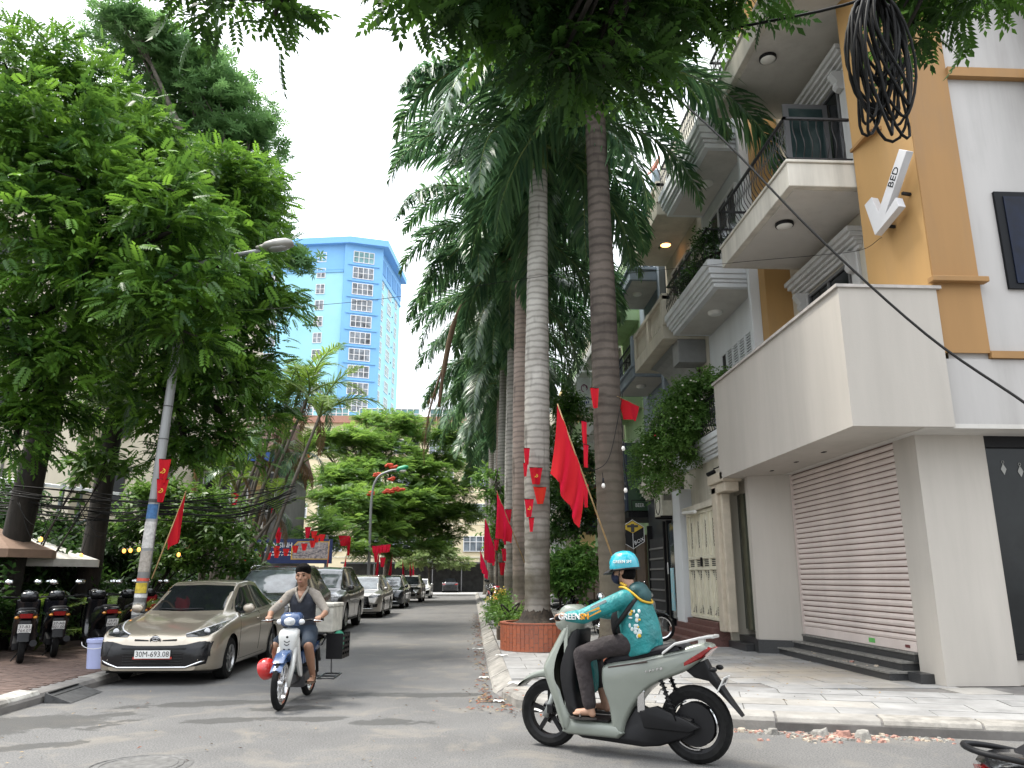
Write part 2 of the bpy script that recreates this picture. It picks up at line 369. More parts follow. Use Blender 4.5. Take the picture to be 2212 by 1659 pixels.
MB().prism([(-5.6, 17.2), (-5.6, 78), (-9.55, 78), (-9.55, 17.2)], .128, .139).build('pavement_left_far_surface', m_brick_pave, lp)
cs = MB().prism([(-60, 78.2), (60, 78.2), (60, 86.5), (-60, 86.5)], 0, .02).build('cross_street', M('pale_concrete_road', (.42, .41, .39), .9, var=.12, scale=.8)); tag(cs, kind='structure')
# ---------------------------------------------------------------- buildings on the right
m_render = M('beige_render', (.44, .408, .365), .85, var=.075, scale=1.4, bump=.15, bscale=90, streak=True)
m_cream = M('cream_wall_paint', (.56, .52, .43), .8, var=.10, scale=1.5, streak=True)
m_white = M('white_wall_paint', (.55, .55, .54), .75, var=.08, scale=1.5, streak=True)
m_soffit = M('soffit_paint', (.54, .52, .485), .85, var=.06, scale=1.0)
m_offwhite = M('balcony_offwhite', (.56, .53, .465), .8, var=.14, scale=3, streak=True)
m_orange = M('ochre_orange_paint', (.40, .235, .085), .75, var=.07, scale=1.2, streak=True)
m_orange_d = M('ochre_orange_shaded', (.31, .17, .06), .75, var=.08, scale=1.2, streak=True)  # copy of the ochre, darkened in colour for the column's shaded side
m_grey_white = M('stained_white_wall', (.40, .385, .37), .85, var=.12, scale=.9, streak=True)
m_iron = M('black_wrought_iron', (.02, .02, .022), .45, metal=.3, var=.2, scale=20)
m_glass = M('dark_window_glass', (.014, .016, .017), .12, var=.3, scale=1.5, spec=.3)
m_glass2 = M('green_window_glass', (.03, .05, .05), .06, var=.3, scale=1.5, spec=.7)
m_alu = M('grey_window_frame', (.16, .16, .165), .4, metal=.3, var=.05)
m_whiteframe = M('white_window_frame', (.72, .72, .72), .5, var=.05)
m_granite = M('black_granite', (.035, .036, .038), .35, var=.4, scale=60, bump=.05, col2=(.02, .02, .02))
m_granite_t = M('worn_granite_tread', (.19, .185, .17), .6, var=.3, scale=12)
m_slat = M('shutter_slat_pinkish', (.62, .54, .50), .5, var=.09, scale=1.3, streak=True)
m_gap = M('shutter_gap_brown', (.15, .09, .07), .8)
m_dark = M('dark_interior', (.02, .02, .02), .9)
m_black = M('black_plastic', (.010, .010, .011), .5, var=.2, spec=.22)
m_bluegrey = M('blue_grey_paint', (.225, .275, .325), .7, var=.08, scale=2, streak=True)
m_green = M('pale_green_paint', (.40, .55, .30), .8, var=.12, scale=2, streak=True)
m_lampw = M('lamp_opal', (.75, .74, .70), .4, var=.03)
def add_streaks(m, k, s_=3.0):
    nt = m.node_tree; L = nt.links.new; b = nt.nodes['Principled BSDF']; src = b.inputs['Base Color'].links[0].from_socket
    tc = nt.nodes.new('ShaderNodeTexCoord'); mp = nt.nodes.new('ShaderNodeMapping'); mp.inputs['Scale'].default_value = (s_, s_, s_*.07); L(tc.outputs['Object'], mp.inputs['Vector'])
    nz = nt.nodes.new('ShaderNodeTexNoise'); nz.inputs['Scale'].default_value = 1.0; nz.inputs['Detail'].default_value = 8; nz.inputs['Roughness'].default_value = .7; L(mp.outputs['Vector'], nz.inputs['Vector'])
    n2 = nt.nodes.new('ShaderNodeTexNoise'); n2.inputs['Scale'].default_value = .55; n2.inputs['Detail'].default_value = 5; L(tc.outputs['Object'], n2.inputs['Vector'])
    mu = nt.nodes.new('ShaderNodeMath'); mu.operation = 'MULTIPLY'; L(nz.outputs['Fac'], mu.inputs[0]); L(n2.outputs['Fac'], mu.inputs[1])
    rp = nt.nodes.new('ShaderNodeValToRGB'); rp.color_ramp.elements[0].position = .24; rp.color_ramp.elements[0].color = (0, 0, 0, 1); rp.color_ramp.elements[1].position = .40; rp.color_ramp.elements[1].color = (k, k, k, 1); L(mu.outputs[0], rp.inputs['Fac'])
    mx = nt.nodes.new('ShaderNodeMix'); mx.data_type = 'RGBA'; mx.inputs['B'].default_value = (.13, .115, .095, 1); L(rp.outputs['Color'], mx.inputs['Factor']); L(src, mx.inputs['A']); L(mx.outputs['Result'], b.inputs['Base Color'])
for q_, k_ in ((m_render, .09), (m_cream, .3), (m_white, .2), (m_offwhite, .3), (m_orange, .15), (m_orange_d, .2), (m_grey_white, .25), (m_bluegrey, .3), (m_soffit, .2)): add_streaks(q_, k_)
XF = 5.05                                   # line of the balcony fronts
def wavy_bar(h=.74):
    mb = MB(); pts = [(0, 0, 0), (-.005, 0, .06), (-.075, 0, .2), (-.07, 0, .32), (-.02, 0, .45), (.012, 0, .58), (0, 0, .66), (0, 0, h)]
    mb.tube(cr(pts, 3), .0085, 5); return mb.mesh('baluster', m_iron)
def curl_bar(h=.7):
    mb = MB(); mb.tube([(0, 0, 0), (-.05, 0, .18), (-.05, 0, .3), (0, 0, .5), (0, 0, h)], .008, 5)
    for z0 in (.2, .46): mb.tube([(-.045*(z0 < .3), .035*math.cos(a), z0+.05*math.sin(a)) for a in [k*math.pi/4 for k in range(8)]], .006, 4, closed=True)
    return mb.mesh('baluster', m_iron)
ME_WAVY, ME_CURL = wavy_bar(), curl_bar()
def railing(parent, x0, x1, y0, y1, z0, z1, me, h, step=.125):
    """iron railing on three sides of a balcony, bars one by one"""
    mb = MB()
    for (a, b) in (((x0, y0), (x0, y1)), ((x0, y0), (x1, y0)), ((x0, y1), (x1, y1))):
        mb.box((min(a[0], b[0])-.025, min(a[1], b[1])-.025, z1-.035), (max(a[0], b[0])+.025, max(a[1], b[1])+.025, z1))
        mb.box((min(a[0], b[0])-.012, min(a[1], b[1])-.012, z0+.04), (max(a[0], b[0])+.012, max(a[1], b[1])+.012, z0+.058))
    rail = mb.build('railing', m_iron, parent); s = (1, 1, (z1-z0-.02)/h)
    n = int((y1-y0)/step)
    for i in range(n+1): inst('baluster', me, rail, (x0, y0+(y1-y0)*i/n, z0), (0, 0, 0), s)
    n = int((x1-x0)/step)
    for i in range(1, n): inst('baluster', me, rail, (x0+(x1-x0)*i/n, y0, z0), (0, 0, R(90)), s)
    return rail
def disc_lamp(parent, c, r=.17, rim=None, lit=False):
    mb = MB(); T = Matrix.Translation(c)
    mb.lathe([(r, 0), (r, -.05), (r*.96, -.06)], 20, T); o = mb.build('soffit_lamp', rim or m_lampw, parent, smooth=40)
    MB().lathe([(r*.9, -.055), (r*.82, -.075), (r*.3, -.09), (.001, -.092)], 20, T).build('lamp_diffuser', M('lit_amber_diffuser', (.8, .4, .15), .4, emit=((1, .42, .12), 2.6)) if lit else m_lampw, o, smooth=True)
def stepped_slab(parent, x0, x1, y0, y1, z0, z1, mat, steps=((0, .18), (-.04, .30), (-.09, .48), (-.13, .72), (-.17, 1.0)), name='balcony_slab'):
    """balcony slab with a cornice that steps outward upwards; x0 = front at the bottom"""
    mb = MB(); prev = 0
    for dx, t in steps:
        mb.box((x0+dx, y0+dx, lerp(z0, z1, prev)), (x1, y1-dx, lerp(z0, z1, t))); prev = t
    return mb.build(name, mat, parent, bevel=.012)
def window(parent, x, y0, y1, z0, z1, mat_f, mat_g, panes=2, name='window', depth=.06, fr=.06):
    """window in a wall that faces -X"""
    mb = MB()
    mb.box((x-depth, y0, z0), (x+.05, y0+fr, z1)); mb.box((x-depth, y1-fr, z0), (x+.05, y1, z1))
    mb.box((x-depth, y0+fr, z0), (x+.05, y1-fr, z0+fr)); mb.box((x-depth, y0+fr, z1-fr), (x+.05, y1-fr, z1))
    for i in range(1, panes):
        y = lerp(y0, y1, i/panes); mb.box((x-depth+.005, y-fr/2, z0+fr), (x+.05, y+fr/2, z1-fr))
    f = mb.build(name, mat_f, parent)
    for i in range(panes):
        a = lerp(y0+fr*.5, y1-fr*.5, i/panes); b = lerp(y0+fr*.5, y1-fr*.5, (i+1)/panes)
        MB().box((x-.022, a+.03, z0+fr), (x-.012, b-.03, z1-fr)).build('pane', mat_g, f)
    return f
# ---- corner building
b1 = thing('corner_house', 'beige and orange corner house with roller shutter and big white upper box', 'building', (6.6, 13, .14))
W = 6.66
mb = MB(); mb.box((W, 11.0, 5.3), (14, 15.28, 16)); mb.box((W, 9.86, 3.5), (14, 11.0, 16)); mb.build('upper_wall', m_cream, b1)
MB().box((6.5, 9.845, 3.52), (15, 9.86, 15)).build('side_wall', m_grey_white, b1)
mb = MB(); mb.box((6.24, 10.95, .14), (13.8, 15.2, 3.46)); mb.build('ground_floor_core', m_dark, b1)
# ground floor walls
MB().box((6.14, 10.3, .14), (7.13, 10.88, 3.47)).build('corner_pillar', m_render, b1)
mb = MB(); mb.prism([(5.43, 15.2), (5.41, 14.98), (6.1, 14.62), (6.2, 14.62), (6.2, 15.2)], .38, 3.47); mb.build('return_wall', m_render, b1)
mb = MB(); mb.prism([(5.4, 15.2), (5.38, 14.95), (6.09, 14.58), (6.2, 14.58), (6.2, 15.2)], .13, .379); mb.build('plinth', m_granite, b1)
MB().box((6.0, 9.8, 3.44), (14, 15.35, 3.5)).build('ground_soffit', m_soffit, b1)
# box
mb = MB(); mb.box((5.0, 9.76, 3.45), (6.4, 15.4, 5.40)); mb.build('projecting_box', m_render, b1)
mb = MB(); mb.box((4.96, 9.73, 5.401), (6.46, 15.43, 5.445)); mb.build('box_cap', M('cap_flashing', (.42, .39, .36), .8, var=.15, scale=6), b1)
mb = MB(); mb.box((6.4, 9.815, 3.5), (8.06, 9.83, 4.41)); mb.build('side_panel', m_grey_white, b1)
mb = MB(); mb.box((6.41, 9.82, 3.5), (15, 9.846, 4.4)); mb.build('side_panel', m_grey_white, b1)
for sy in (11.9, 12.98, 14.1): MB().box((5.55, sy-.05, 3.44), (5.6, sy+.05, 3.452)).build('slit_light', m_dark, b1)
# roller shutter: slats one by one
shut = MB().box((6.17, 10.88, .5), (6.2, 14.62, 3.45)).build('roller_shutter', m_gap, b1)
n = 30; pitch = (3.43-.64)/n
sl = MB(); sl.loft([[Vector((0, y, 0)), Vector((-.012, y, pitch*.12)), Vector((-.02, y, pitch*.42)), Vector((-.012, y, pitch*.72)), Vector((0, y, pitch*.82)), Vector((.008, y, pitch*.82)), Vector((.008, y, 0))] for y in (10.885, 14.615)])
sl_me = sl.mesh('slat', m_slat)
for i in range(n):
    o = inst('slat', sl_me, shut, (6.16, 0, .645+i*pitch))
    o.location = Vector((6.16, 0, .645+i*pitch)) - ORG[b1.name]
MB().box((6.135, 10.89, .505), (6.168, 14.61, .64)).build('bottom_bar', m_slat, shut, bevel=.006)
MB().box((6.128, 12.02, .545), (6.134, 12.2, .61)).build('sticker', M('green_sticker', (.12, .42, .1), .6), shut)
MB().box((6.128, 11.05, .55), (6.134, 11.17, .59)).build('keyhole_plate', M('brown_plate', (.12, .03, .03), .5), shut)
MB().box((6.12, 14.6, .5), (6.18, 14.66, 3.45)).build('guide_rail', m_slat, shut)
# steps
for (x0, y0, y1, z) in ((5.68, 10.86, 15.0, .26), (5.92, 10.95, 14.66, .38), (6.08, 10.89, 14.61, .50)):
    MB().box((x0+.02, y0+.015, .135 if z < .3 else z-.125), (6.3, y1, z-.028)).build('step_riser', m_granite, b1)
    MB().box((x0, y0, z-.028), (6.31, y1+.005, z)).build('step_tread', m_granite_t, b1, bevel=.004)
MB().box((5.95, 10.55, .13), (6.2, 10.86, .262)).build('step_end', m_granite, b1)
# side shop window facing the cross street
MB().box((7.13, 10.36, .14), (14, 10.6, .5)).build('side_sill_wall', m_render, b1)
MB().box((7.13, 10.40, .5), (14, 10.45, 3.47)).build('shop_window', m_glass, b1)
mb = MB(); mb.box((7.13, 10.34, 3.28), (14, 10.40, 3.45)); mb.box((7.13, 10.34, .45), (14, 10.41, .52)); mb.build('shop_window_frame', m_black, b1)
for i in range(6):
    orn = MB(); T = frame_mx((7.42+i*.24, 10.395, 2.98-.03*(i % 2)), (1, 0, 0), (0, 0, 1))
    orn.prism([(0, .08), (.04, 0), (0, -.08), (-.04, 0)], 0, .004, Mx=T); orn.tube([T @ Vector((.02*math.cos(a), .1+.02*math.sin(a), .003)) for a in [k*math.pi/3 for k in range(6)]], .004, 4, closed=True)
    orn.build('window_sticker', M('faded_white_sticker', (.35, .35, .33), .7), b1)
# orange column, ledges
col = [(6.15, 11.02), (6.39, 9.80), (7.06, 9.80), (7.06, 11.02)]
mb = MB(); mb.prism(col, 4.5, 15); oc = mb.build('orange_column', m_orange, b1)
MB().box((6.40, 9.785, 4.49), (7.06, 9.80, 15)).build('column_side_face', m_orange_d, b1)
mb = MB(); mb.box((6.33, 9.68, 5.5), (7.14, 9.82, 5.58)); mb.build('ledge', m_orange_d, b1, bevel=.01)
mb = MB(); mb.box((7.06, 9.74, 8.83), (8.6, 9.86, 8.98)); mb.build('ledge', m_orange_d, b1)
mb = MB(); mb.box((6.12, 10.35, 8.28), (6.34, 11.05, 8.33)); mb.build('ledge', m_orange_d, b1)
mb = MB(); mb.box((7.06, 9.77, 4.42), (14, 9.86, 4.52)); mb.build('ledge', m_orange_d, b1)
MB().box((8.3, 9.3, 8.6), (12, 9.86, 9.0)).build('side_cornice', m_white, b1, bevel=.03)
MB().box((8.55, 9.55, 9.2), (9.6, 9.86, 13.5)).build('side_downpipe_box', M('brown_panel', (.12, .085, .065), .8, var=.2), b1)
mb = MB(); mb.tube([(8.0, 9.4, 9.9), (8.35, 9.6, 10.15), (9.0, 9.7, 10.6)], .05, 8); mb.build('side_bracket', m_black, b1)
# blue louvre window on the side wall
mb = MB(); mb.box((7.5, 9.80, 5.45), (9.5, 9.845, 6.95)); wf = mb.build('window', M('near_black_navy_frame', (.005, .006, .008), .6, spec=.2), b1)
for i in range(5): MB().box((7.62+i*.36, 9.785, 5.53), (7.94+i*.36, 9.80, 6.87)).build('pane', M('deep_blue_glass', (.002, .007, .024), .3, var=.4, spec=.2), wf)
# orange strip at the far end of the house
MB().box((6.1, 14.95, 5.44), (6.7, 15.29, 16)).build('orange_strip', m_orange, b1)
# balconies of the corner house
for (z0, z1, y0, y1) in ((7.66, 8.08, 11.06, 14.5), (11.1, 11.6, 10.3, 14.42)):
    MB().box((XF, y0, z0), (W+.02, y1, z1)).build('balcony_slab', m_offwhite, b1, bevel=.015)
    MB().box((XF-.03, y0-.03, z1), (W, y1+.03, z1+.05)).build('balcony_cap', m_offwhite, b1, bevel=.01)
    MB().box((XF+.12, y0+.12, z0-.012), (W-.02, y1-.12, z0-.0005)).build('balcony_soffit', m_soffit, b1)
    railing(b1, XF+.03, W-.5, y0+.03, y1-.03, z1+.05, z1+.85, ME_WAVY, .74, .13)
disc_lamp(b1, (5.49, 12.37, 7.645), .16, m_black); disc_lamp(b1, (5.48, 12.39, 11.085), .16, m_black)
def pediment_window(zb, zt, y0, y1):
    """french window with moulded head and scrolled corbels, wall faces -X"""
    window(b1, W-.005, y0, y1, zb, zt, m_alu, m_glass, 2)
    mb = MB()
    for dx, a, b in ((.07, 0, .07), (.12, .07, .13), (.18, .13, .19), (.25, .19, .27), (.30, .27, .36)):
        mb.box((W-dx, y0-.38-dx*.5, zt+.08+a), (W, y1+.38+dx*.5, zt+.08+b))
    mb.build('window_head', m_white, b1, bevel=.012)
    for yy in (y0-.17, y1+.17):
        MB().box((W-.06, yy-.13, zb-.3), (W, yy+.13, zt+.08)).build('pilaster', m_white, b1, bevel=.01)
        c = MB(); prof = [(0, 0), (-.2, 0), (-.22, -.05), (-.17, -.12), (-.12, -.2), (-.14, -.28), (-.1, -.34), (-.05, -.36), (0, -.36)]
        T = frame_mx((W-.06, yy+.08, zt+.08), (1, 0, 0), (0, 0, 1)); c.prism(prof, 0, .16, Mx=T); c.build('corbel', m_white, b1)
pediment_window(5.45, 6.95, 12.4, 14.1)
pediment_window(8.12, 10.35, 12.1, 14.0)
window(b1, W-.005, 11.1, 11.72, 5.45, 7.2, m_alu, m_glass2, 1); window(b1, W-.005, 11.08, 11.6, 8.12, 10.6, m_alu, m_glass2, 1)
# open door leaf on the balcony
d = MB(); d.box((5.75, 12.55, 8.14), (6.6, 12.6, 10.2)); dl = d.build('open_door_leaf', m_alu, b1)
MB().box((5.85, 12.542, 8.5), (6.5, 12.55, 10.1)).build('pane', m_glass2, dl)
MB().box((5.55, 13.2, 8.13), (6.0, 13.8, 8.75)).build('balcony_box', M('pale_lilac_plastic', (.55, .55, .62), .6), b1, bevel=.04)
# arrow sign
arrow = thing('arrow_sign', 'white arrow shaped box sign reading BED on the orange column', 'sign', (6.2, 10.4, 6.5))
ax = (Vector((6.39, 9.80, 0)) - Vector((6.15, 11.02, 0))).normalized(); T = frame_mx((6.155, 10.46, 6.52), ax, (0, 0, 1))   # x along the face towards the corner, z out
th = R(52)
def rot2(p): return (p[0]*math.cos(th)-p[1]*math.sin(th), p[0]*math.sin(th)+p[1]*math.cos(th))
poly = [(0, 0), (.5, .0), (.5, .11), (.2, .11), (1.02, .0), (1.02, 0)]
shape = [rot2(q) for q in [(0, 0), (.50, -.30), (.60, -.17), (.33, -.07), (1.25, -.07), (1.25, .10), (.33, .10), (.50, .36), (.36, .46)]]
s_ = MB(); s_.prism(shape, .03, .15, Mx=T); s_.build('arrow_body', M('white_sign_box', (.50, .50, .51), .5, var=.05), arrow, bevel=.004)
s_ = MB(); s_.box((.12, .08, -.1), (.16, .12, .04), Mx=T); s_.box((.5, .42, -.1), (.54, .46, .04), Mx=T); s_.build('bracket', m_black, arrow)
lettering('BED', .17, m_black, arrow, T @ Matrix.Translation((*rot2((.86, .015)), .152)) @ Matrix.Rotation(th, 4, 'Z'))
# ---- second house, white with cornices
m_w2 = M('cool_white_paint', (.60, .62, .63), .75, var=.07, scale=1.5, streak=True)
b2 = thing('white_cornice_house', 'white terrace house with stepped cornice balconies above the folding cream gate', 'building', (6.6, 17.2, .14))
W2 = 6.2
mb = MB(); mb.box((W2, 15.3, 3.6), (14, 19.25, 15.4)); mb.build('upper_wall', m_w2, b2)
mb = MB(); mb.box((5.3, 16.2, .14), (14, 19.2, 4.05)); mb.build('ground_wall', m_cream, b2)
for y0 in (15.31, 15.45): MB().box((W2-.3+(y0-15.31), y0, 5.4), (W2, y0+.13, 15.4)).build('pilaster', m_w2, b2, bevel=.01)
for z0, z1 in ((11.12, 11.8), (7.7, 8.28), (4.05, 4.52)):
    stepped_slab(b2, XF+.17, W2+.02, 15.62, 19.15, z0, z1, m_w2)
    MB().box((XF+.3, 15.75, z0-.012), (W2-.02, 19.0, z0-.0005)).build('balcony_soffit', m_soffit, b2)
    railing(b2, XF+.08, W2, 15.6, 19.15, z1, z1+.8, ME_CURL, .7, .14)
    disc_lamp(b2, (5.73, 17.2, z0-.013), .17)
window(b2, W2-.005, 16.4, 18.4, 8.35, 10.7, m_whiteframe, m_glass, 3); window(b2, W2-.005, 16.4, 18.4, 11.9, 14.2, m_whiteframe, m_glass, 3)
sh = MB().box((W2-.03, 15.55, 5.0), (W2+.01, 18.2, 6.95)).build('louvre_window', m_w2, b2)
for i in range(6):
    y0 = 15.62+i*.43; fr = MB(); fr.box((W2-.07, y0, 6.32), (W2-.03, y0+.05, 6.9)); fr.box((W2-.07, y0+.35, 6.32), (W2-.03, y0+.4, 6.9)); fr.box((W2-.07, y0+.05, 6.84), (W2-.03, y0+.35, 6.9)); fr.box((W2-.07, y0+.05, 6.32), (W2-.03, y0+.35, 6.38))
    lf = fr.build('shutter_leaf', m_w2, sh)
    MB().box((W2-.045, y0+.05, 6.38), (W2-.032, y0+.35, 6.84)).build('shutter_gap', m_dark, lf)
    if 0 < i < 5:
        for k in range(7): MB().box((W2-.075, y0+.05, 6.39+k*.065), (W2-.045, y0+.35, 6.42+k*.065)).build('louvre', m_w2, lf)
# cream folding gate
gate = MB().box((5.16, 16.28, .62), (5.2, 18.52, 3.0)).build('folding_gate', M('cream_gate_paint', (.62, .585, .46), .55, var=.1, scale=4), b2)
mg = M('cream_gate_paint', (0, 0, 0)); mslot = m_dark
for i in range(4):
    y0 = 16.3+i*.555; mb = MB()
    mb.box((5.12, y0, .64), (5.16, y0+.04, 2.98)); mb.box((5.12, y0+.505, .64), (5.16, y0+.545, 2.98))
    for za, zb in ((.64, .7), (1.68, 1.74), (1.92, 1.98), (2.92, 2.98)): mb.box((5.12, y0+.04, za), (5.16, y0+.505, zb))
    mb.box((5.135, y0+.26, .7), (5.158, y0+.285, 1.66)); mb.box((5.135, y0+.26, 2.0), (5.158, y0+.285, 2.9))
    leaf = mb.build('gate_leaf', mg, gate)
    slot = MB()
    for k in range(4): slot.box((5.153, y0+.07, 1.755+k*.04), (5.159, y0+.47, 1.778+k*.04))
    for k in range(6):
        w = .2*(1-k/6); slot.box((5.153, y0+.27-w, 1.64-k*.035), (5.159, y0+.27+w, 1.66-k*.035)); slot.box((5.153, y0+.27-.2+k*.03, .74+k*.03), (5.159, y0+.27+.2-k*.03, .755+k*.03))
    for k in range(8):
        zc = 2.2+k*.075; slot.tube([(5.155, y0+.27+.035*math.cos(a), zc+.035*math.sin(a)) for a in [q*math.pi/4 for q in range(8)]], .006, 4, closed=True)
    slot.build('gate_ornament', mslot, leaf)['kind'] = 'stuff'
MB().box((5.09, 17.36, 1.75), (5.13, 17.44, 1.95)).build('gate_handle', m_black, gate)
mb = MB(); mb.box((5.05, 16.2, 3.0), (5.3, 18.6, 3.12)); mb.build('gate_head', m_cream, b2)
mb = MB(); mb.tube([(5.0, 17.3, 2.95), (5.0, 18.3, 3.0)], .04, 8); mb.build('tube_light', m_lampw, b2)
for i, (x0, z) in enumerate(((4.55, .26), (4.75, .38), (4.95, .5), (5.05, .61))):
    MB().box((x0, 16.3, .13 if i == 0 else z-.121), (5.3, 19.2, z)).build('step', M('maroon_granite', (.13, .06, .05), .5, var=.3, scale=30), b2, bevel=.005)
# beige framed doorway next to the corner house
mb = MB(); mb.box((5.05, 15.9, .45), (5.2, 16.2, 3.35)); mb.box((5.12, 15.75, .45), (5.3, 15.9, 3.2)); mb.box((5.05, 15.3, 3.2), (5.35, 16.2, 3.4)); mb.box((5.0, 15.25, 3.4), (5.4, 16.26, 3.6))
mb.build('door_frame', M('beige_door_stone', (.48, .42, .33), .7, var=.1, scale=5), b2, bevel=.02)
mb = MB(); mb.box((5.6, 15.3, .5), (5.66, 16.25, 3.2)); gd = mb.build('glass_door', M('olive_glass', (.06, .07, .05), .08, spec=.7), b2)
mb = MB(); mb.box((5.55, 15.8, .5), (5.6, 15.9, 3.2)); mb.build('door_stile', M('olive_metal', (.12, .115, .075), .5), gd)
MB().box((5.55, 15.3, 3.2), (6.2, 16.2, 4.05)).build('door_head_wall', m_cream, b2)
# ramps of dark stone in front of the doorway
for (xa, ya, xb, yb) in ((4.46, 16.9, 5.75, 16.6), (4.48, 18.0, 5.2, 17.9)):
    mb = MB(); mb.add([(xa, ya-.2, .142), (xa, ya+.2, .142), (5.6, yb+.2, .5), (5.6, yb-.2, .5), (5.6, yb-.2, .142), (5.6, yb+.2, .142)], [(0, 3, 2, 1), (0, 4, 3), (1, 2, 5), (3, 4, 5, 2), (0, 1, 5, 4)])
    mb.build('ramp', m_granite_t, b2)
for x0, z in ((5.25, .27), (5.45, .39)): MB().box((x0, 15.25, .13 if z < .3 else z-.12), (6.1, 16.3, z)).build('step', m_granite, b2, bevel=.004)
# security camera
mb = MB(); mb.tube([(5.5, 16.1, 3.9), (5.1, 16.1, 3.75)], .015, 6); mb.tube([(5.12, 16.1, 3.7), (4.95, 16.05, 3.62)], .045, 10); mb.build('security_camera', m_black, b2)
# ---- third house, cream with stone balustrades, shop below
b3 = thing('cream_balustrade_house', 'cream terrace house with turned stone balustrades above a black fronted shop', 'building', (6.6, 21.3, .14))
MB().box((W2, 19.3, 3.7), (14, 23.3, 15)).build('upper_wall', m_cream, b3)
MB().box((5.3, 19.3, .14), (14, 23.3, 3.75)).build('ground_wall', M('black_shop_front', (.03, .033, .037), .35, var=.2, scale=3), b3)
bal = MB(); bal.lathe([(.05, 0), (.05, .04), (.03, .07), (.06, .2), (.065, .28), (.035, .42), (.03, .5), (.05, .55), (.05, .6)], 10); bal_me = bal.mesh('baluster', m_cream, smooth=50)
for z0, zt in ((11.38, 12.35), (7.75, 8.97)):
    MB().box((XF, 19.55, z0), (W2+.02, 23.2, z0+.38)).build('balcony_slab', m_cream, b3, bevel=.02)
    mb = MB(); zr = zt
    for y in (19.62, 21.35, 23.1): mb.box((XF, y-.12, z0+.38), (XF+.24, y+.12, zr+.06))
    mb.box((XF-.02, 19.5, zr-.12), (XF+.2, 23.2, zr)); mb.box((XF, 19.5, zr-.12), (W2, 19.68, zr)); mb.box((XF+.24, 19.52, z0+.38), (W2, 19.66, zr-.12)); br_ = mb.build('balustrade', m_cream, b3, bevel=.01)
    hh = (zr-.12-z0-.38)/.6
    for i in range(16):
        y = 19.85 + i*.2
        if abs(y-21.35) > .14: inst('baluster', bal_me, br_, (XF+.1, y, z0+.38), (0, 0, 0), (1, 1, hh))
disc_lamp(b3, (5.75, 21.4, 11.375), .17, lit=True)
window(b3, W2-.005, 20.2, 22.4, 8.4, 10.8, m_whiteframe, m_glass, 3); window(b3, W2-.005, 20.2, 22.4, 12.2, 14.2, m_whiteframe, m_glass, 3)
# metal duct under the balcony
dp = MB(); prof = []
for k in range(7):
    a = R(90)*k/6; prof.append((XF+.35+.75*math.sin(a)*.9, 7.7-1.0*(1-math.cos(a))))
for k in range(6):
    (xa, za), (xb, zb) = prof[k], prof[k+1]
    MB().add([(xa, 20.0, za), (xa, 22.6, za), (xb, 22.6, zb), (xb, 20.0, zb), (xa+.02, 20.0, za+.03), (xa+.02, 22.6, za+.03), (xb+.02, 22.6, zb+.03), (xb+.02, 20.0, zb+.03)], [(0, 1, 2, 3), (7, 6, 5, 4), (0, 3, 7, 4), (1, 5, 6, 2)]).build('duct_panel', M('grey_duct_metal', (.27, .275, .275), .5, metal=.3, var=.08), b3)
MB().box((XF+.4, 19.55, 7.1), (W2, 20.15, 7.74)).build('duct_box', M('grey_duct_metal', (.27, .275, .275)), b3, bevel=.01)
stepped_slab(b3, XF+.15, W2+.02, 19.4, 23.2, 3.75, 4.25, m_cream)
MB().box((XF+.05, 19.4, 4.25), (XF+.2, 23.2, 5.0)).build('balcony_parapet', m_cream, b3, bevel=.02)
window(b3, W2-.005, 20.2, 22.4, 4.6, 7.0, m_whiteframe, m_glass, 2)
MB().box((4.95, 19.35, 3.05), (5.25, 19.42, 3.8)).build('shop_head', m_offwhite, b3)
ac = thing('air_conditioner', 'weathered off white air conditioner unit bracketed above the black shop front', 'air conditioner', (5.1, 19.7, 3.0))
ac_b = MB().box((4.72, 19.25, 3.02), (5.04, 20.0, 3.6)).build('casing', M('yellowed_plastic', (.50, .48, .40), .6, var=.15, scale=6), ac, bevel=.02)
mb = MB(); [mb.box((4.78, 19.243, 3.40+k*.03), (4.98, 19.25, 3.415+k*.03)) for k in range(5)]; mb.build('vent', m_dark, ac_b)
mb = MB(); mb.tube([(4.715, 19.62+.24*math.cos(a), 3.31+.24*math.sin(a)) for a in [k*math.pi/8 for k in range(16)]], .012, 5, closed=True); mb.build('fan_guard', m_black, ac_b)
mb = MB(); mb.box((4.7, 19.3, 2.97), (5.3, 19.36, 3.02)); mb.box((4.7, 19.85, 2.97), (5.3, 19.91, 3.02)); mb.build('bracket', m_black, ac)
# shop front detail
mb = MB(); mb.box((5.2, 19.5, .5), (5.3, 20.6, 2.9)); dr = mb.build('shop_glass', M('shop_glass_dark', (.05, .065, .07), .08, spec=.7), b3)
for y in (19.42, 20.62, 21.0, 22.9): MB().box((5.16, y, .14), (5.3, y+.1, 3.0)).build('shop_post', m_black, b3)
MB().box((5.2, 21.15, .4), (5.3, 22.85, 2.6)).build('shop_grille', m_dark, b3)
for k in range(7): MB().box((5.17, 21.15, .6+k*.28), (5.2, 22.85, .65+k*.28)).build('grille_bar', m_alu, b3)
m_sw = M('white_lettering', (.75, .75, .75), .5, var=.02)
T39 = frame_mx((5.145, 19.47, 2.55), (0, -1, 0), (0, 0, 1))
lettering('3', .26, m_sw, b3, T39 @ Matrix.Translation((0, .1, .012))); lettering('9', .26, m_sw, b3, T39 @ Matrix.Translation((-.03, -.14, .012)))
ban = MB().box((5.1, 19.9, .7), (5.12, 20.2, 1.75)).build('poster', M('blue_poster', (.12, .38, .46), .6, var=.5, scale=6, col2=(.5, .58, .6)), b3)
MB().box((5.155, 19.44, 1.62), (5.16, 19.52, 1.95)).build('notice', m_sw, b3); MB().box((5.155, 20.62, 1.6), (5.16, 20.7, 1.9)).build('notice', m_sw, b3)
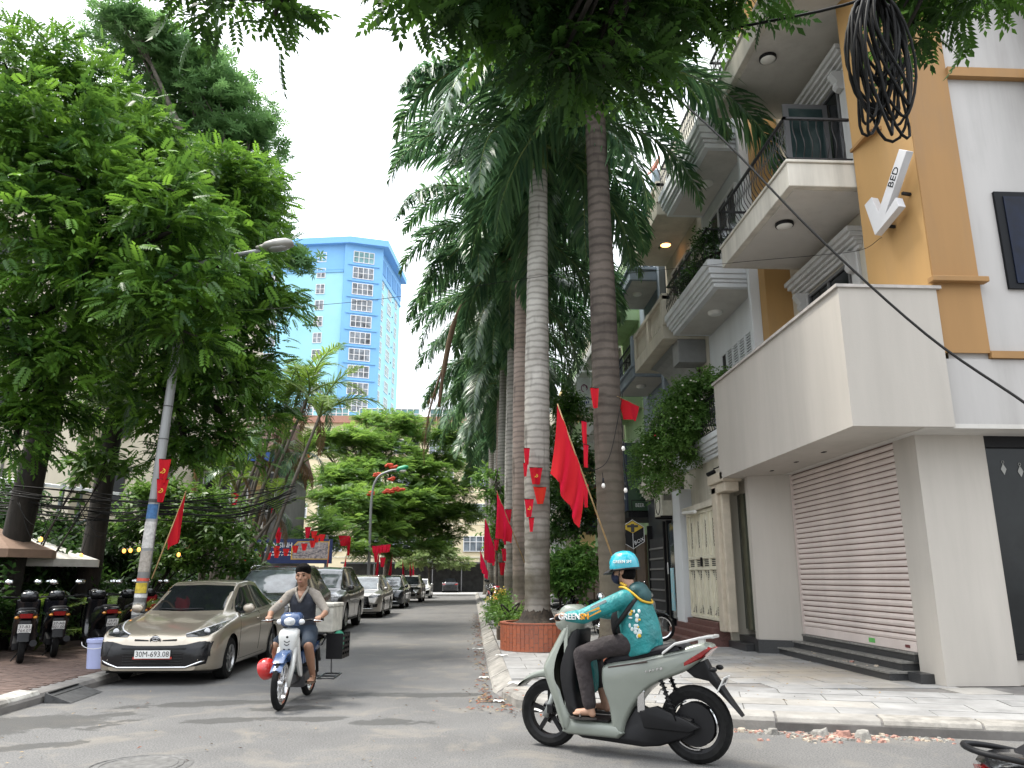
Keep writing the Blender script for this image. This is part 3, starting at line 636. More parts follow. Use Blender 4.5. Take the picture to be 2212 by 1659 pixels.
MB().box((5.08, 18.72, 2.35), (5.1, 18.84, 2.62)).build('house_number_plate', M('navy_plate', (.02, .03, .08), .4), b2)
for y in (15.3+3.9,): MB().box((5.0, 18.6, .14), (5.3, 19.3, 3.6)).build('white_pier', m_w2, b2)
# ---- cube shop sign
cube = thing('hexagon_sign', 'black hanging hexagon sign with yellow top and the word BOX', 'sign', (4.7, 23.0, 2.6))
T = frame_mx((4.72, 22.9, 2.75), (1, -.25, 0), (0, 0, 1)); hexp = [(.38*math.sin(R(60*k)), .42*math.cos(R(60*k))) for k in range(6)][::-1]
MB().prism(hexp, -.03, .03, Mx=T).build('sign_board', m_black, cube)
MB().prism([(0, .39), (-.31, .2), (0, .03), (.31, .2)], .03, .034, Mx=T).build('sign_top', M('sign_yellow', (.62, .42, .02), .5), cube)
mb = MB(); mb.prism([(-.05, .3), (-.05, .06), (.05, .06), (.05, .3)], .034, .037, Mx=T); mb.prism([(-.16, .2), (-.16, .27), (.16, .27), (.16, .2)], .034, .0375, Mx=T); mb.build('sign_mark', M('sign_black_mark', (.03, .03, .03), .5), cube)
mb = MB(); edge = [T @ Vector((x, y, .035)) for x, y in hexp]; mb.tube(edge, .01, 5, closed=True); mb.tube([T @ Vector((0, .03, .035)), T @ Vector((0, -.4, .035))], .009, 5); mb.build('sign_edge', m_sw, cube)
lettering('BOX', .15, m_sw, cube, T @ Matrix.Translation((.17, -.2, .036)) @ Matrix.Rotation(R(25), 4, 'Z'), shear=.2)
mb = MB(); mb.tube([T @ Vector((0, .4, 0)), T @ Vector((0, 1.0, 0))], .012, 6); mb.tube([T @ Vector((0, 1.0, 0)), Vector((5.25, 22.9, 3.75))], .012, 6); mb.build('hanger', m_black, cube)
# ---- fourth house, blue grey, with the long green shop sign
b4 = thing('blue_grey_house', 'blue grey terrace house with dark railed balconies behind the dark palm trunk', 'building', (6.6, 25.5, .14))
MB().box((W2, 23.35, .14), (14, 27.3, 15)).build('upper_wall', m_bluegrey, b4)
for z0, z1 in ((11.1, 11.45), (7.8, 8.1)):
    MB().box((XF+.05, 23.7, z0), (W2+.02, 26.6, z1)).build('balcony_slab', m_bluegrey, b4, bevel=.02)
    MB().box((XF-.02, 23.63, z1), (W2, 26.67, z1+.09)).build('balcony_cap', m_bluegrey, b4, bevel=.02)
    MB().box((XF+.15, 23.8, z0-.012), (W2-.02, 26.5, z0-.0005)).build('balcony_soffit', m_soffit, b4)
    railing(b4, XF+.12, W2, 23.75, 26.5, z1+.09, z1+.95, ME_CURL, .7, .16)
    for y in (23.8, 26.5): MB().box((XF+.02, y-.12, z1+.09), (XF+.26, y+.12, z1+1.05)).build('balcony_post', m_bluegrey, b4, bevel=.01)
    disc_lamp(b4, (5.6, 24.9, z0-.013), .16)
MB().box((W2-.2, 23.36, .14), (W2, 23.7, 15)).build('pilaster', m_bluegrey, b4)
for z in (4.7, 8.5, 11.9): window(b4, W2-.005, 24.2, 26.4, z, z+2.1, m_whiteframe, m_glass, 2)
gs = thing('green_shop_sign', 'long dark green projecting shop sign board beside the black shop', 'sign', (5.3, 24.5, 3.5))
MB().box((4.75, 23.55, 3.5), (5.35, 23.75, 5.6)).build('sign_board', M('dark_green_board', (.035, .075, .04), .35, var=.15), gs)
MB().box((4.7, 23.53, 3.5), (4.75, 26.0, 5.6)).build('sign_face', M('navy_board', (.02, .03, .06), .35), gs)
MB().box((4.75, 23.6, 3.3), (6.3, 26.0, 3.5)).build('sign_frame', m_black, gs)
lettering('BEER', .16, m_sw, gs, frame_mx((5.1, 23.545, 3.66), (1, 0, 0), (0, 0, 1)), squeeze=.8)
lettering('X', .5, m_sw, gs, frame_mx((4.695, 23.9, 4.0), (0, -1, 0), (0, 0, 1)))
# ---- houses further down the row
def row_house(y0, y1, mat, mat2, label, name, zs=((4.0, 4.4), (7.6, 8.0), (11.0, 11.4)), top=14.5, xf=XF):
    b = thing(name, label, 'building', (6.6, (y0+y1)/2, .14))
    MB().box((W2, y0, .14), (14, y1, top)).build('wall', mat, b)
    for z0, z1 in zs:
        MB().box((xf, y0+.15, z0), (W2+.02, y1-.15, z1)).build('balcony_slab', mat2, b, bevel=.02)
        MB().box((xf+.02, y0+.15, z1), (xf+.16, y1-.15, z1+.85)).build('balcony_parapet', mat, b, bevel=.02)
        MB().box((xf+.16, y0+.15, z1), (W2, y0+.27, z1+.85)).build('balcony_parapet', mat, b, bevel=.02)
        window(b, W2-.005, y0+.8, y1-.8, z1+.1, z1+2.2, m_whiteframe, m_glass, 3)
    for i in range(2): MB().box((6.1, y0+.3+i*(y1-y0)/2, .3), (W2-.01, y0+.2+(i+.85)*(y1-y0)/2, 3.0)).build('shop_door', M('brown_shop_door', (.10, .06, .04), .6, var=.3), b)
    return b
row_house(27.35, 31.0, m_green, m_green, 'pale green terrace house behind the shrubby tree', 'green_house')
row_house(31.05, 35.0, m_cream, m_white, 'cream terrace house with white balcony slabs and hanging hotel board', 'cream_house')
row_house(35.05, 39.5, m_green, m_w2, 'pale green house with white balcony slabs further along the row', 'green_white_house')
row_house(39.55, 45.0, M('yellow_wall_paint', (.62, .47, .2), .8, var=.12, scale=2), m_white, 'yellow terrace house with white balconies', 'yellow_house')
row_house(45.05, 52.0, m_cream, m_cream, 'plain cream terrace house with cream balconies', 'cream_house')
row_house(52.05, 62.0, m_w2, m_w2, 'plain white terrace house at the quiet end of the row', 'white_house')
row_house(62.05, 74.0, m_offwhite, m_white, 'wide off white terrace house closing the row', 'off_white_house')
hs = thing('hotel_sign', 'white projecting sign board with purple ring logo and blue lettering', 'sign', (5.1, 33, 8.4))
MB().box((4.55, 33.1, 8.5), (5.2, 33.2, 10.2)).build('sign_board', M('white_board', (.62, .64, .66), .4, var=.06), hs)
MB().box((5.1, 33.12, 8.4), (6.3, 33.18, 8.5)).build('bracket', m_black, hs)
Th = frame_mx((4.87, 33.095, 9.7), (1, 0, 0), (0, 0, 1)); mb = MB()
mb.tube([Th @ Vector((.17*math.cos(a)*.7, .17*math.sin(a), .004)) for a in [k*math.pi/8 for k in range(13)]], .02, 5); mb.tube([Th @ Vector((.05+.1*math.cos(a), .02+.13*math.sin(a), .004)) for a in [k*math.pi/6-1 for k in range(8)]], .016, 5); mb.build('logo', M('purple_logo', (.2, .03, .12), .5), hs)
marks(6, .52, .11, M('blue_lettering', (.03, .06, .25), .5), hs, Th @ Matrix.Translation((0, -.45, .004))); marks(5, .46, .11, MATS['blue_lettering'], hs, Th @ Matrix.Translation((0, -.65, .004)))
os_ = thing('orange_letter_sign', 'tall dark sign board with rows of orange lettering', 'sign', (5.0, 29.5, 3))
MB().box((4.3, 29.5, 3.1), (5.2, 29.6, 5.0)).build('sign_board', M('brown_board', (.10, .05, .04), .5, var=.2), os_); MB().box((5.2, 29.52, 4.8), (6.3, 29.58, 4.9)).build('bracket', m_black, os_)
for k in range(6): marks((6, 7, 5, 7, 6, 7)[k], .7, .15, M('orange_lettering', (.7, .3, .02), .5) if k < 4 else MATS['blue_lettering'], os_, frame_mx((4.75, 29.495, 4.8-k*.29), (1, 0, 0), (0, 0, 1)))
# ---------------------------------------------------------------- palms and trees
def trunk_mat(name, c_lo, c_hi, ring=.35, rs=7.0, streak=(.05, .045, .04)):
    m = bpy.data.materials.new(name); m.use_nodes = True; MATS[name] = m; nt = m.node_tree; b = nt.nodes['Principled BSDF']; L = nt.links.new; N = nt.nodes.new
    tc = N('ShaderNodeTexCoord'); o = tc.outputs['Object']
    def noise(s, d=5, mp=None):
        q = N('ShaderNodeTexNoise'); q.inputs['Scale'].default_value = s; q.inputs['Detail'].default_value = d
        if mp: w = N('ShaderNodeMapping'); w.inputs['Scale'].default_value = mp; L(o, w.inputs['Vector']); L(w.outputs['Vector'], q.inputs['Vector'])
        else: L(o, q.inputs['Vector'])
        return q.outputs['Fac']
    def ramp(f, p0, c0, p1, c1):
        q = N('ShaderNodeValToRGB'); e = q.color_ramp.elements; e[0].position = p0; e[0].color = (*c0, 1); e[1].position = p1; e[1].color = (*c1, 1); L(f, q.inputs['Fac']); return q.outputs['Color']
    def mix(f, a, c, mode='MIX'):
        q = N('ShaderNodeMix'); q.data_type = 'RGBA'; q.blend_type = mode
        if isinstance(f, float): q.inputs['Factor'].default_value = f
        else: L(f, q.inputs['Factor'])
        for k, w in (('A', a), ('B', c)):
            if isinstance(w, tuple): q.inputs[k].default_value = (*w, 1)
            else: L(w, q.inputs[k])
        return q.outputs['Result']
    c = ramp(noise(2.2, 6), .3, c_lo, .7, c_hi)
    wv = N('ShaderNodeTexWave'); wv.wave_type = 'BANDS'; wv.bands_direction = 'Z'; wv.inputs['Scale'].default_value = rs*.32; wv.inputs['Distortion'].default_value = 3.0; wv.inputs['Detail'].default_value = 3; wv.inputs['Detail Scale'].default_value = 1.5; L(o, wv.inputs['Vector'])
    rg = ramp(wv.outputs['Fac'], .0, (1-ring,)*3, .5, (1.12,)*3); c = mix(1.0, c, rg, 'MULTIPLY')
    st = ramp(noise(6, 6, (1, 1, .16)), .56, (0, 0, 0), .68, (1, 1, 1)); pt = ramp(noise(.9, 3), .46, (0, 0, 0), .66, (1, 1, 1))
    mm = N('ShaderNodeMix'); mm.data_type = 'RGBA'; mm.blend_type = 'MULTIPLY'; mm.inputs['Factor'].default_value = 1; L(st, mm.inputs['A']); L(pt, mm.inputs['B'])
    c = mix(mm.outputs['Result'], c, streak)
    # algae on the lowest three metres
    sp = N('ShaderNodeSeparateXYZ'); L(o, sp.inputs[0]); mr = N('ShaderNodeMapRange'); mr.inputs[1].default_value = 5.2; mr.inputs[2].default_value = 1.0; L(sp.outputs[2], mr.inputs[0])
    wn = noise(1.7, 5); ml = N('ShaderNodeMath'); ml.operation = 'MULTIPLY'; L(mr.outputs[0], ml.inputs[0]); L(wn, ml.inputs[1]); m2 = N('ShaderNodeMath'); m2.operation = 'MULTIPLY'; m2.inputs[1].default_value = 1.75; m2.use_clamp = True; L(ml.outputs[0], m2.inputs[0])
    c = mix(m2.outputs[0], c, (.085, .075, .055))
    L(c, b.inputs['Base Color']); b.inputs['Roughness'].default_value = .9; b.inputs['Specular IOR Level'].default_value = .2
    bp = N('ShaderNodeBump'); bp.inputs['Strength'].default_value = .5; bp.inputs['Distance'].default_value = .02; L(noise(14, 5), bp.inputs['Height']); L(bp.outputs['Normal'], b.inputs['Normal'])
    return m
m_palm = leafmat('palm_leaflet', (.036, .092, .05), (.12, .23, .09), .36, .32, .6)
m_palm_y = leafmat('areca_leaflet', (.06, .13, .02), (.20, .32, .05), .42, .4, .4)
m_palm_dead = leafmat('dead_palm_leaflet', (.13, .08, .045), (.28, .19, .10), .15, .8, .1)
m_rachis = M('palm_rachis', (.16, .22, .06), .5)
def np_mesh(name, verts, faces, mats, tint=None, midx=None, smooth=False):
    """verts (n,3), faces (m,4) quads"""
    me = bpy.data.meshes.new(name); n, m = len(verts), len(faces)
    me.vertices.add(n); me.vertices.foreach_set('co', np.asarray(verts, np.float32).ravel())
    me.loops.add(m*4); me.loops.foreach_set('vertex_index', np.asarray(faces, np.int32).ravel())
    me.polygons.add(m); me.polygons.foreach_set('loop_start', np.arange(m, dtype=np.int32)*4); 
    for q in (mats if isinstance(mats, (list, tuple)) else [mats]): me.materials.append(q)
    if midx is not None: me.polygons.foreach_set('material_index', np.asarray(midx, np.int32))
    if smooth: me.polygons.foreach_set('use_smooth', np.ones(m, bool))
    me.update(calc_edges=True)
    if tint is not None:
        a = me.attributes.new('tint', 'FLOAT', 'FACE'); a.data.foreach_set('value', np.asarray(tint, np.float32))
    return me
def frond_mesh(name, seed, L=3.6, e0=50, e1=-60, nl=118, leaf=.98, hang=.5, mat=None, planes=3, wid=.058, bare=.1):
    rg = np.random.default_rng(seed); V = []; F = []; T = []; MI = []
    ns = 14; pts = [np.zeros(3)]; dirs = []
    tw = rg.uniform(-.25, .25)
    for i in range(ns):
        t = (i+.5)/ns; e = R(e0 + (e1-e0)*t**1.25); d = np.array([math.cos(e), tw*t*math.cos(e), math.sin(e)]); d /= np.linalg.norm(d); dirs.append(d); pts.append(pts[-1] + d*L/ns)
    pts = np.array(pts); dirs.append(dirs[-1]); dirs = np.array(dirs)
    mb = MB(); mb.tube([tuple(p) for p in pts], [max(.008, .04*(1-i/ns)**.8) for i in range(ns+1)], 4)
    for v in mb.v: V.append(v)
    for f in mb.f[:-2]: F.append(f); T.append(.5); MI.append(1)
    for k in range(nl):
        t = bare + (1-bare)*(k+rg.uniform(-.3, .3))/nl; t = min(max(t, .02), .995)
        q = t*ns; i = int(q); p = pts[i] + (pts[i+1]-pts[i])*(q-i); d = dirs[i]
        side = np.cross(d, [0, 0, 1.0]); side /= np.linalg.norm(side)+1e-9; up = np.cross(side, d)
        ll = leaf*math.sin(math.pi*min(1, .16+.84*t)**.85)**.6*rg.uniform(.85, 1.1)
        ll = max(ll, .18)
        for s in (-1, 1):
            a = R(rg.uniform(30, 52)); pl = R(rg.choice([-20, 4, 28]) if planes == 3 else rg.uniform(-6, 22))
            dr = side*s*math.cos(a)*math.cos(pl) + up*math.cos(a)*math.sin(pl) + d*math.sin(a)
            w = wid*rg.uniform(.8, 1.15); o = len(V); pp = p.copy(); cur = dr.copy(); wd = np.cross(cur, up); wd /= np.linalg.norm(wd)+1e-9
            tint = rg.uniform(0, 1)
            for j, ww in enumerate((.45, 1, .85, .08)):
                V.append(pp - wd*w*ww*.5); V.append(pp + wd*w*ww*.5)
                cur = cur + np.array([0, 0, -hang*rg.uniform(.6, 1.2)*(.3+j*.45)]); cur /= np.linalg.norm(cur); pp = pp + cur*ll/3
            for j in range(3): F.append((o+2*j, o+2*j+1, o+2*j+3, o+2*j+2)); T.append(tint); MI.append(0)
    return np_mesh(name, np.array([tuple(v) for v in V]), np.array(F), [mat or m_palm, m_rachis if mat is not m_palm_dead else M('dead_rachis', (.2, .13, .08), .8)], T, MI)
FR = [frond_mesh('frond', 1, 3.4, 80, 10, hang=.22), frond_mesh('frond', 2, 3.9, 62, -35, hang=.35), frond_mesh('frond', 3, 4.3, 42, -66, hang=.45), frond_mesh('frond', 4, 4.4, 22, -80, hang=.5), frond_mesh('frond', 5, 4.3, -2, -86, hang=.55), frond_mesh('frond', 6, 4.2, 30, -72, hang=.5)]
FR_OLD = frond_mesh('frond', 9, 3.6, -20, -87, hang=.5)
TM = [trunk_mat('palm_bark_pale', (.33, .31, .28), (.50, .48, .44), .3), trunk_mat('palm_bark_dark', (.06, .05, .043), (.12, .10, .085), .3, 5.5, (.03, .022, .02)), trunk_mat('palm_bark_pinkish', (.27, .21, .18), (.37, .30, .26), .25), trunk_mat('palm_bark_grey', (.24, .225, .205), (.37, .35, .32), .3)]
m_soil = M('planter_soil', (.035, .026, .018), .95, var=.5, scale=14, bump=1.0, bscale=20)
m_shaft = M('palm_crownshaft_green', (.16, .24, .07), .45, var=.2, scale=3, streak=True)
def palm(label, x, y, H, mat, seed, r=.235, group=None, lean=(0, 0), nf=23, root=None, base=.14):
    rd = random.Random(seed); o = thing('royal_palm', label, 'palm tree', (x, y, base), 0, group, local=True)
    H = H-base; prof = []; n = int(H/.07)
    for i in range(n+1):
        t = i/n; z = H*t
        rr_ = r*(1 + .55*math.exp(-z/.33) + .10*math.sin(min(1, t*1.15)*math.pi)**2 - .16*t**3)
        rr_ += .004*(1 if (i % 3) else -1)
        prof.append((rr_, z))
    mb = MB(); rings = []
    for rr_, z in prof:
        t = z/H; cx, cy = lean[0]*t*t, lean[1]*t*t
        rings.append([Vector((cx+rr_*math.cos(2*math.pi*j/18)*(1+.01*math.sin(z*3+j)), cy+rr_*math.sin(2*math.pi*j/18), z)) for j in range(18)])
    mb.loft(rings); mb.build('trunk', mat, o, smooth=True)
    tx, ty = lean
    mb = MB(); mb.lathe([(r*.86, H-.02), (r*.98, H+.12), (r*.8, H+.8), (r*.4, H+1.35), (r*.2, H+1.6)], 14, Matrix.Translation((tx, ty, 0))); mb.build('crownshaft', m_shaft, o, smooth=True)
    for i in range(nf):
        a = i*2.399963 + rd.uniform(-.25, .25); q = i/(nf-1)
        me = FR[0] if q < .1 else FR[1] if q < .25 else FR[2] if q < .42 else FR[5] if q < .58 else FR[3] if q < .78 else FR[4]
        if q > .93: me = FR_OLD
        inst('frond', me, o, (tx, ty, H + 1.5 - .75*q), (rd.uniform(-.12, .12), rd.uniform(-.1, .1), a), rd.uniform(.98, 1.22))
    return o
PG = 'royal palms along the kerb'
palm1 = palm('pale grey royal palm growing from the round orange tiled planter', 1.31, 15.95, 10.7, TM[0], 1, .245, lean=(.12, .2))
palm2 = palm('dark brown royal palm strung with light bulbs and small red flags', 2.5, 14.0, 11.2, TM[1], 2, .24, lean=(-.08, 0), nf=15)
palm3 = palm('pinkish royal palm with a flag on a long bamboo pole in front', 1.31, 20.6, 10.6, TM[2], 3, .25, lean=(.05, .1))
for i, y in enumerate((24.9, 28.6, 32.8, 37.2, 42.5, 48.0, 54.0, 61.0, 68.0)):
    palm(('first','second','third','fourth','fifth','sixth','seventh','eighth','ninth')[i] + ' grey royal palm beyond the pinkish one in the receding row', 1.30+.1*math.sin(i*2.1), y, 10.5+.5*math.sin(i*1.7), TM[(3, 0, 3, 2, 0, 3, 3, 0, 3)[i]], 10+i, .225, PG, nf=22 if i < 5 else 17, lean=(.1*math.sin(i), 0))
# dead frond hanging from the crown
df = frond_mesh('dead_frond', 21, 3.3, -70, -92, leaf=.55, hang=.9, mat=m_palm_dead, wid=.03, nl=70, bare=.25)
pz = P(960, 900, 27.5); o = inst('dead_frond', df, palm3); 
o.location = Vector((-2.3, 3.6, 8.1)) ; o.rotation_euler = (0, 0, R(170))
mb = MB(); mb.tube(cr([(-.1, .3, 10.5), (-1.0, 1.6, 10.5), (-1.9, 3.0, 9.6), (-2.3, 3.6, 8.0), (-2.45, 3.7, 6.7)], 4), [.05]*5+[.07]*4+[.10]*4+[.06]*4, 6); mb.build('dead_frond_stalk', MATS['dead_rachis'], palm3, smooth=True)
# ---- broadleaf foliage
def leaf_template(kind):
    """quads of one leaf spray lying along +X; each leaflet is two quads folded on the midrib"""
    V = []; F = []
    def leaflet(p, d, n, l, w):
        p, d, n = np.array(p, float), np.array(d, float), np.array(n, float); d /= np.linalg.norm(d); s = np.cross(d, n); s /= np.linalg.norm(s); o = len(V)
        m1 = p + d*l*.45; t = p + d*l - n*l*.12
        V.extend([p, m1 + s*w*.5 + n*w*.12, t, m1 - s*w*.5 + n*w*.12]); F.append((o, o+1, o+2, o+3))
    if kind == 'pinnate':
        for k in range(6):
            x = .08+.062*k; z = -.10*(x/.45)**2
            for s in (-1, 1): leaflet((x, 0, z), (.6, s, -.22), (0, 0, 1), .145*(1-.05*abs(k-2.5)), .07)
        leaflet((.44, 0, -.1), (1, 0, -.4), (0, 0, 1), .15, .07)
    elif kind == 'star':
        for k in range(7):
            a = k*2*math.pi/7; leaflet((0, 0, 0), (math.cos(a), math.sin(a), .25), (0, 0, 1), .26, .075)
    elif kind == 'feather':
        for k in range(7):
            x = .06*k
            for s in (-1, 1): leaflet((x, 0, -.05*(x/.4)**2), (.45, s, -.05), (0, 0, 1), .2*(1-.08*abs(k-3)), .05)
    elif kind == 'broad':
        for k in range(6):
            a = k*2.4; e = .15+.12*k; leaflet((.05*k, 0, 0), (math.cos(a)*.8+.5, math.sin(a), -.25), (0, 0, 1), .2, .085)
    elif kind == 'small':
        for k in range(7):
            a = k*2.4; leaflet((.04*k, .01*math.cos(a), 0), (.5, math.sin(a), .3*math.cos(a)), (0, .2, 1), .075, .042)
    return np.array(V), np.array(F)
TPL = {k: leaf_template(k) for k in ('pinnate', 'star', 'feather', 'broad', 'small')}
def foliage_mesh(name, lobes, kind, mat, seed, dens=14, size=1.0, clump=.45, shell=.5, droop=.25, flat=1.0):
    rg = np.random.default_rng(seed); tv, tf = TPL[kind]; A = []; B = []; S = []; TI = []
    for (c, r) in lobes:
        c = np.array(c, float); r = np.array(r if isinstance(r, (tuple, list)) else (r, r, r*.85), float)
        area = 4*math.pi*(r[0]*r[1]*r[2])**(2/3); N = int(area*dens); K = max(5, int(area/(clump*clump*2.2)))
        d = rg.normal(size=(K, 3)); d /= np.linalg.norm(d, axis=1)[:, None]; d[:, 2] = np.where(d[:, 2] < -.5, -d[:, 2]*.6, d[:, 2])
        cc = c + d*r*rg.uniform(.62, 1.06, (K, 1)); ctint = rg.uniform(0, 1, K)**2.0
        k = rg.integers(0, K, N); pos = cc[k] + np.clip(rg.normal(size=(N, 3)), -1.7, 1.7)*clump*np.array([.55, .55, .38*flat])
        inn = rg.uniform(size=N) < .22; pos[inn] = c + (pos[inn]-c)*rg.uniform(.2, .8, (inn.sum(), 1))
        out = (pos - c)/r; out /= np.linalg.norm(out, axis=1)[:, None]+1e-6
        f = out*.8 + rg.normal(size=(N, 3))*.55; f[:, 2] = f[:, 2]*flat*.7 - droop; f /= np.linalg.norm(f, axis=1)[:, None]
        A.append(pos); B.append(f); S.append(size*rg.uniform(.7, 1.2, N)); TI.append(np.clip(ctint[k]*.6 + rg.uniform(0, .4, N), 0, 1))
    pos = np.concatenate(A); f = np.concatenate(B); s = np.concatenate(S); ti = np.concatenate(TI); N = len(pos)
    up = np.tile([0, 0, 1.0], (N, 1)) + rg.normal(size=(N, 3))*.35; side = np.cross(up, f); side /= np.linalg.norm(side, axis=1)[:, None]+1e-9; up = np.cross(f, side)
    Rm = np.stack([f, side, up], axis=2)*s[:, None, None]
    V = np.einsum('nij,kj->nki', Rm, tv) + pos[:, None, :]; Fa = tf[None] + (np.arange(N)*len(tv))[:, None, None]
    return np_mesh(name, V.reshape(-1, 3), Fa.reshape(-1, 4), mat, np.repeat(ti, len(tf)))
def tree(name, label, base, lobes, kind, leaf, bark, trunk, seed, dens=14, size=1.0, clump=.45, droop=.25, flat=1.0, group=None, cat='tree', limb=.07, fork=None, nolimb=()):
    """trunk = [(x,y,z,r),...] world; limbs run from the fork to every lobe"""
    o = thing(name, label, cat, base, 0, group); rd = random.Random(seed)
    mb = MB(); tp = cr([t[:3] for t in trunk], 5); k = len(tp)-1
    tr = [np.interp(i/k*(len(trunk)-1), range(len(trunk)), [t[3] for t in trunk])*(1+rd.uniform(-.04, .04)) for i in range(k+1)]
    mb.tube(tp, tr, 12); mb.build('trunk', bark, o, smooth=True)
    top = Vector(trunk[-1][:3]); fk = Vector(fork) if fork else top
    lm = MB()
    for i, (c, r) in enumerate(lobes):
        if i in nolimb: continue
        c = Vector(c); mid = fk.lerp(c, .5) + Vector((rd.uniform(-.3, .3), rd.uniform(-.3, .3), rd.uniform(.0, .5)))
        ps = cr([fk, mid, c], 4); lm.tube(ps, [lerp(limb*1.6, limb*.35, q/(len(ps)-1)) for q in range(len(ps))], 6)
        rr_ = r if not isinstance(r, (tuple, list)) else r[0]
        for q in range(4):
            e = c + Vector((rd.uniform(-1, 1), rd.uniform(-1, 1), rd.uniform(-.5, .8)))*rr_*.75; lm.tube([ps[-3], c.lerp(e, .5) + Vector((0, 0, .1)), e], [limb*.4, limb*.25, limb*.1], 4)
    lm.build('limbs', bark, o, smooth=True)
    me = foliage_mesh('crown', lobes, kind, leaf, seed, dens, size, clump, droop=droop, flat=flat); me.transform(Matrix.Translation(-Vector(base)))
    c = bpy.data.objects.new('crown', me); COL.objects.link(c); c.parent = o; ORG[c.name] = ORG[o.name]; c['kind'] = 'stuff'
    return o
m_bark = M('dark_tree_bark', (.022, .018, .014), .95, var=.4, scale=9, bump=1.0, bscale=18, streak=True)
m_bark2 = M('grey_tree_bark', (.13, .115, .095), .95, var=.35, scale=9, bump=.8, bscale=18)
lf_big = leafmat('street_tree_leaf', (.018, .058, .012), (.135, .29, .032), .38, .45, .32)
lf_back = leafmat('back_tree_leaf', (.055, .13, .045), (.13, .26, .08), .4, .5, .3)
lf_flam = leafmat('flame_tree_leaf', (.04, .105, .02), (.19, .33, .06), .42, .5, .3)
lf_dark = leafmat('overhang_leaf', (.014, .04, .01), (.065, .16, .02), .32, .5, .22)
lf_small = leafmat('shrub_leaf', (.04, .10, .018), (.14, .26, .05), .35, .4, .4)
def LB(lst): return [(P(x, y, Y), r) for x, y, Y, r in lst]
# two big street trees on the left
tree('street_tree', 'big leafy street tree with a thick leaning dark trunk behind the parked motorbikes', (-9.4, 16.3, .14),
     LB([(40, 165, 14.5, 1.4), (185, 235, 15.5, 1.35), (110, 320, 14, 1.5), (290, 330, 15.5, 1.2), (20, 340, 13.8, 1.2), (220, 430, 14.2, 1.5), (60, 520, 13.6, 1.4), (330, 500, 15, 1.4), (180, 620, 14, 1.4), (40, 720, 13.8, 1.2), (130, 800, 14.2, 1.1), (70, 880, 14.5, .9), (20, 960, 14.3, .7), (370, 500, 13.2, .85), (415, 655, 13.1, .75), (350, 420, 13.4, .8), (395, 740, 13.2, .7), (330, 650, 13, .9), (475, 605, 13.3, .4), (540, 585, 13.6, .28)]),
     'pinnate', lf_big, m_bark, [(-9.4, 16.3, -.05, .33), (-9.2, 16.3, 2.2, .27), (-8.9, 16.2, 5.0, .25), (-8.2, 15.8, 7.5, .2)], 31, dens=34, size=.76, clump=.34, limb=.09)
tree('street_tree', 'tall leafy street tree with an upright dark trunk beside the lamp post', (-8.8, 18.9, .14),
     LB([(450, 420, 17.5, 1.4), (520, 430, 18, 1.2), (360, 380, 18.5, 1.4), (540, 500, 18.3, 1.0), (470, 540, 17, 1.3), (580, 650, 18.5, .8), (520, 680, 18, 1.15), (400, 690, 17, 1.4), (290, 760, 17.5, 1.4), (545, 800, 18.5, .9), (460, 830, 17.2, 1.2), (350, 880, 17, 1.1), (480, 960, 17.5, .9), (400, 980, 17, .7), (240, 880, 18, 1.0), (560, 900, 18.4, .7)]),
     'pinnate', lf_big, m_bark, [(-8.95, 18.9, -.05, .28), (-8.85, 18.9, 3, .23), (-8.7, 18.9, 6, .22), (-8.2, 18.9, 8.5, .15)], 32, dens=34, size=.76, clump=.34, limb=.09)
tree('umbrella_tree', 'tall tree of whorled narrow leaves rising behind the street trees', (-11.5, 29, .14),
     LB([(300, 110, 28, (2.2, 2.2, 1.2)), (400, 160, 29, (2.4, 2.2, 1.3)), (480, 230, 29, (2.2, 2, 1.2)), (540, 310, 29.5, (1.6, 1.6, .9)), (360, 250, 30, (2.6, 2, 1.5)), (440, 330, 30, (2.4, 2, 1.5)), (560, 400, 29, (1.0, 1.2, .7)), (590, 520, 29, (1.1, 1.3, 1.0)), (620, 575, 28.5, (1.0, 1, .7)), (290, 60, 27, (1.6, 1.6, .7)), (520, 430, 30, (1.8, 1.6, 1.2))]),
     'star', lf_back, m_bark2, [(-11.5, 29, -.05, .35), (-11.4, 29, 6, .3), (-11, 29, 12, .22), (-10.5, 29, 16, .14)], 33, dens=20, size=1.1, clump=.45, droop=-.1, limb=.1)
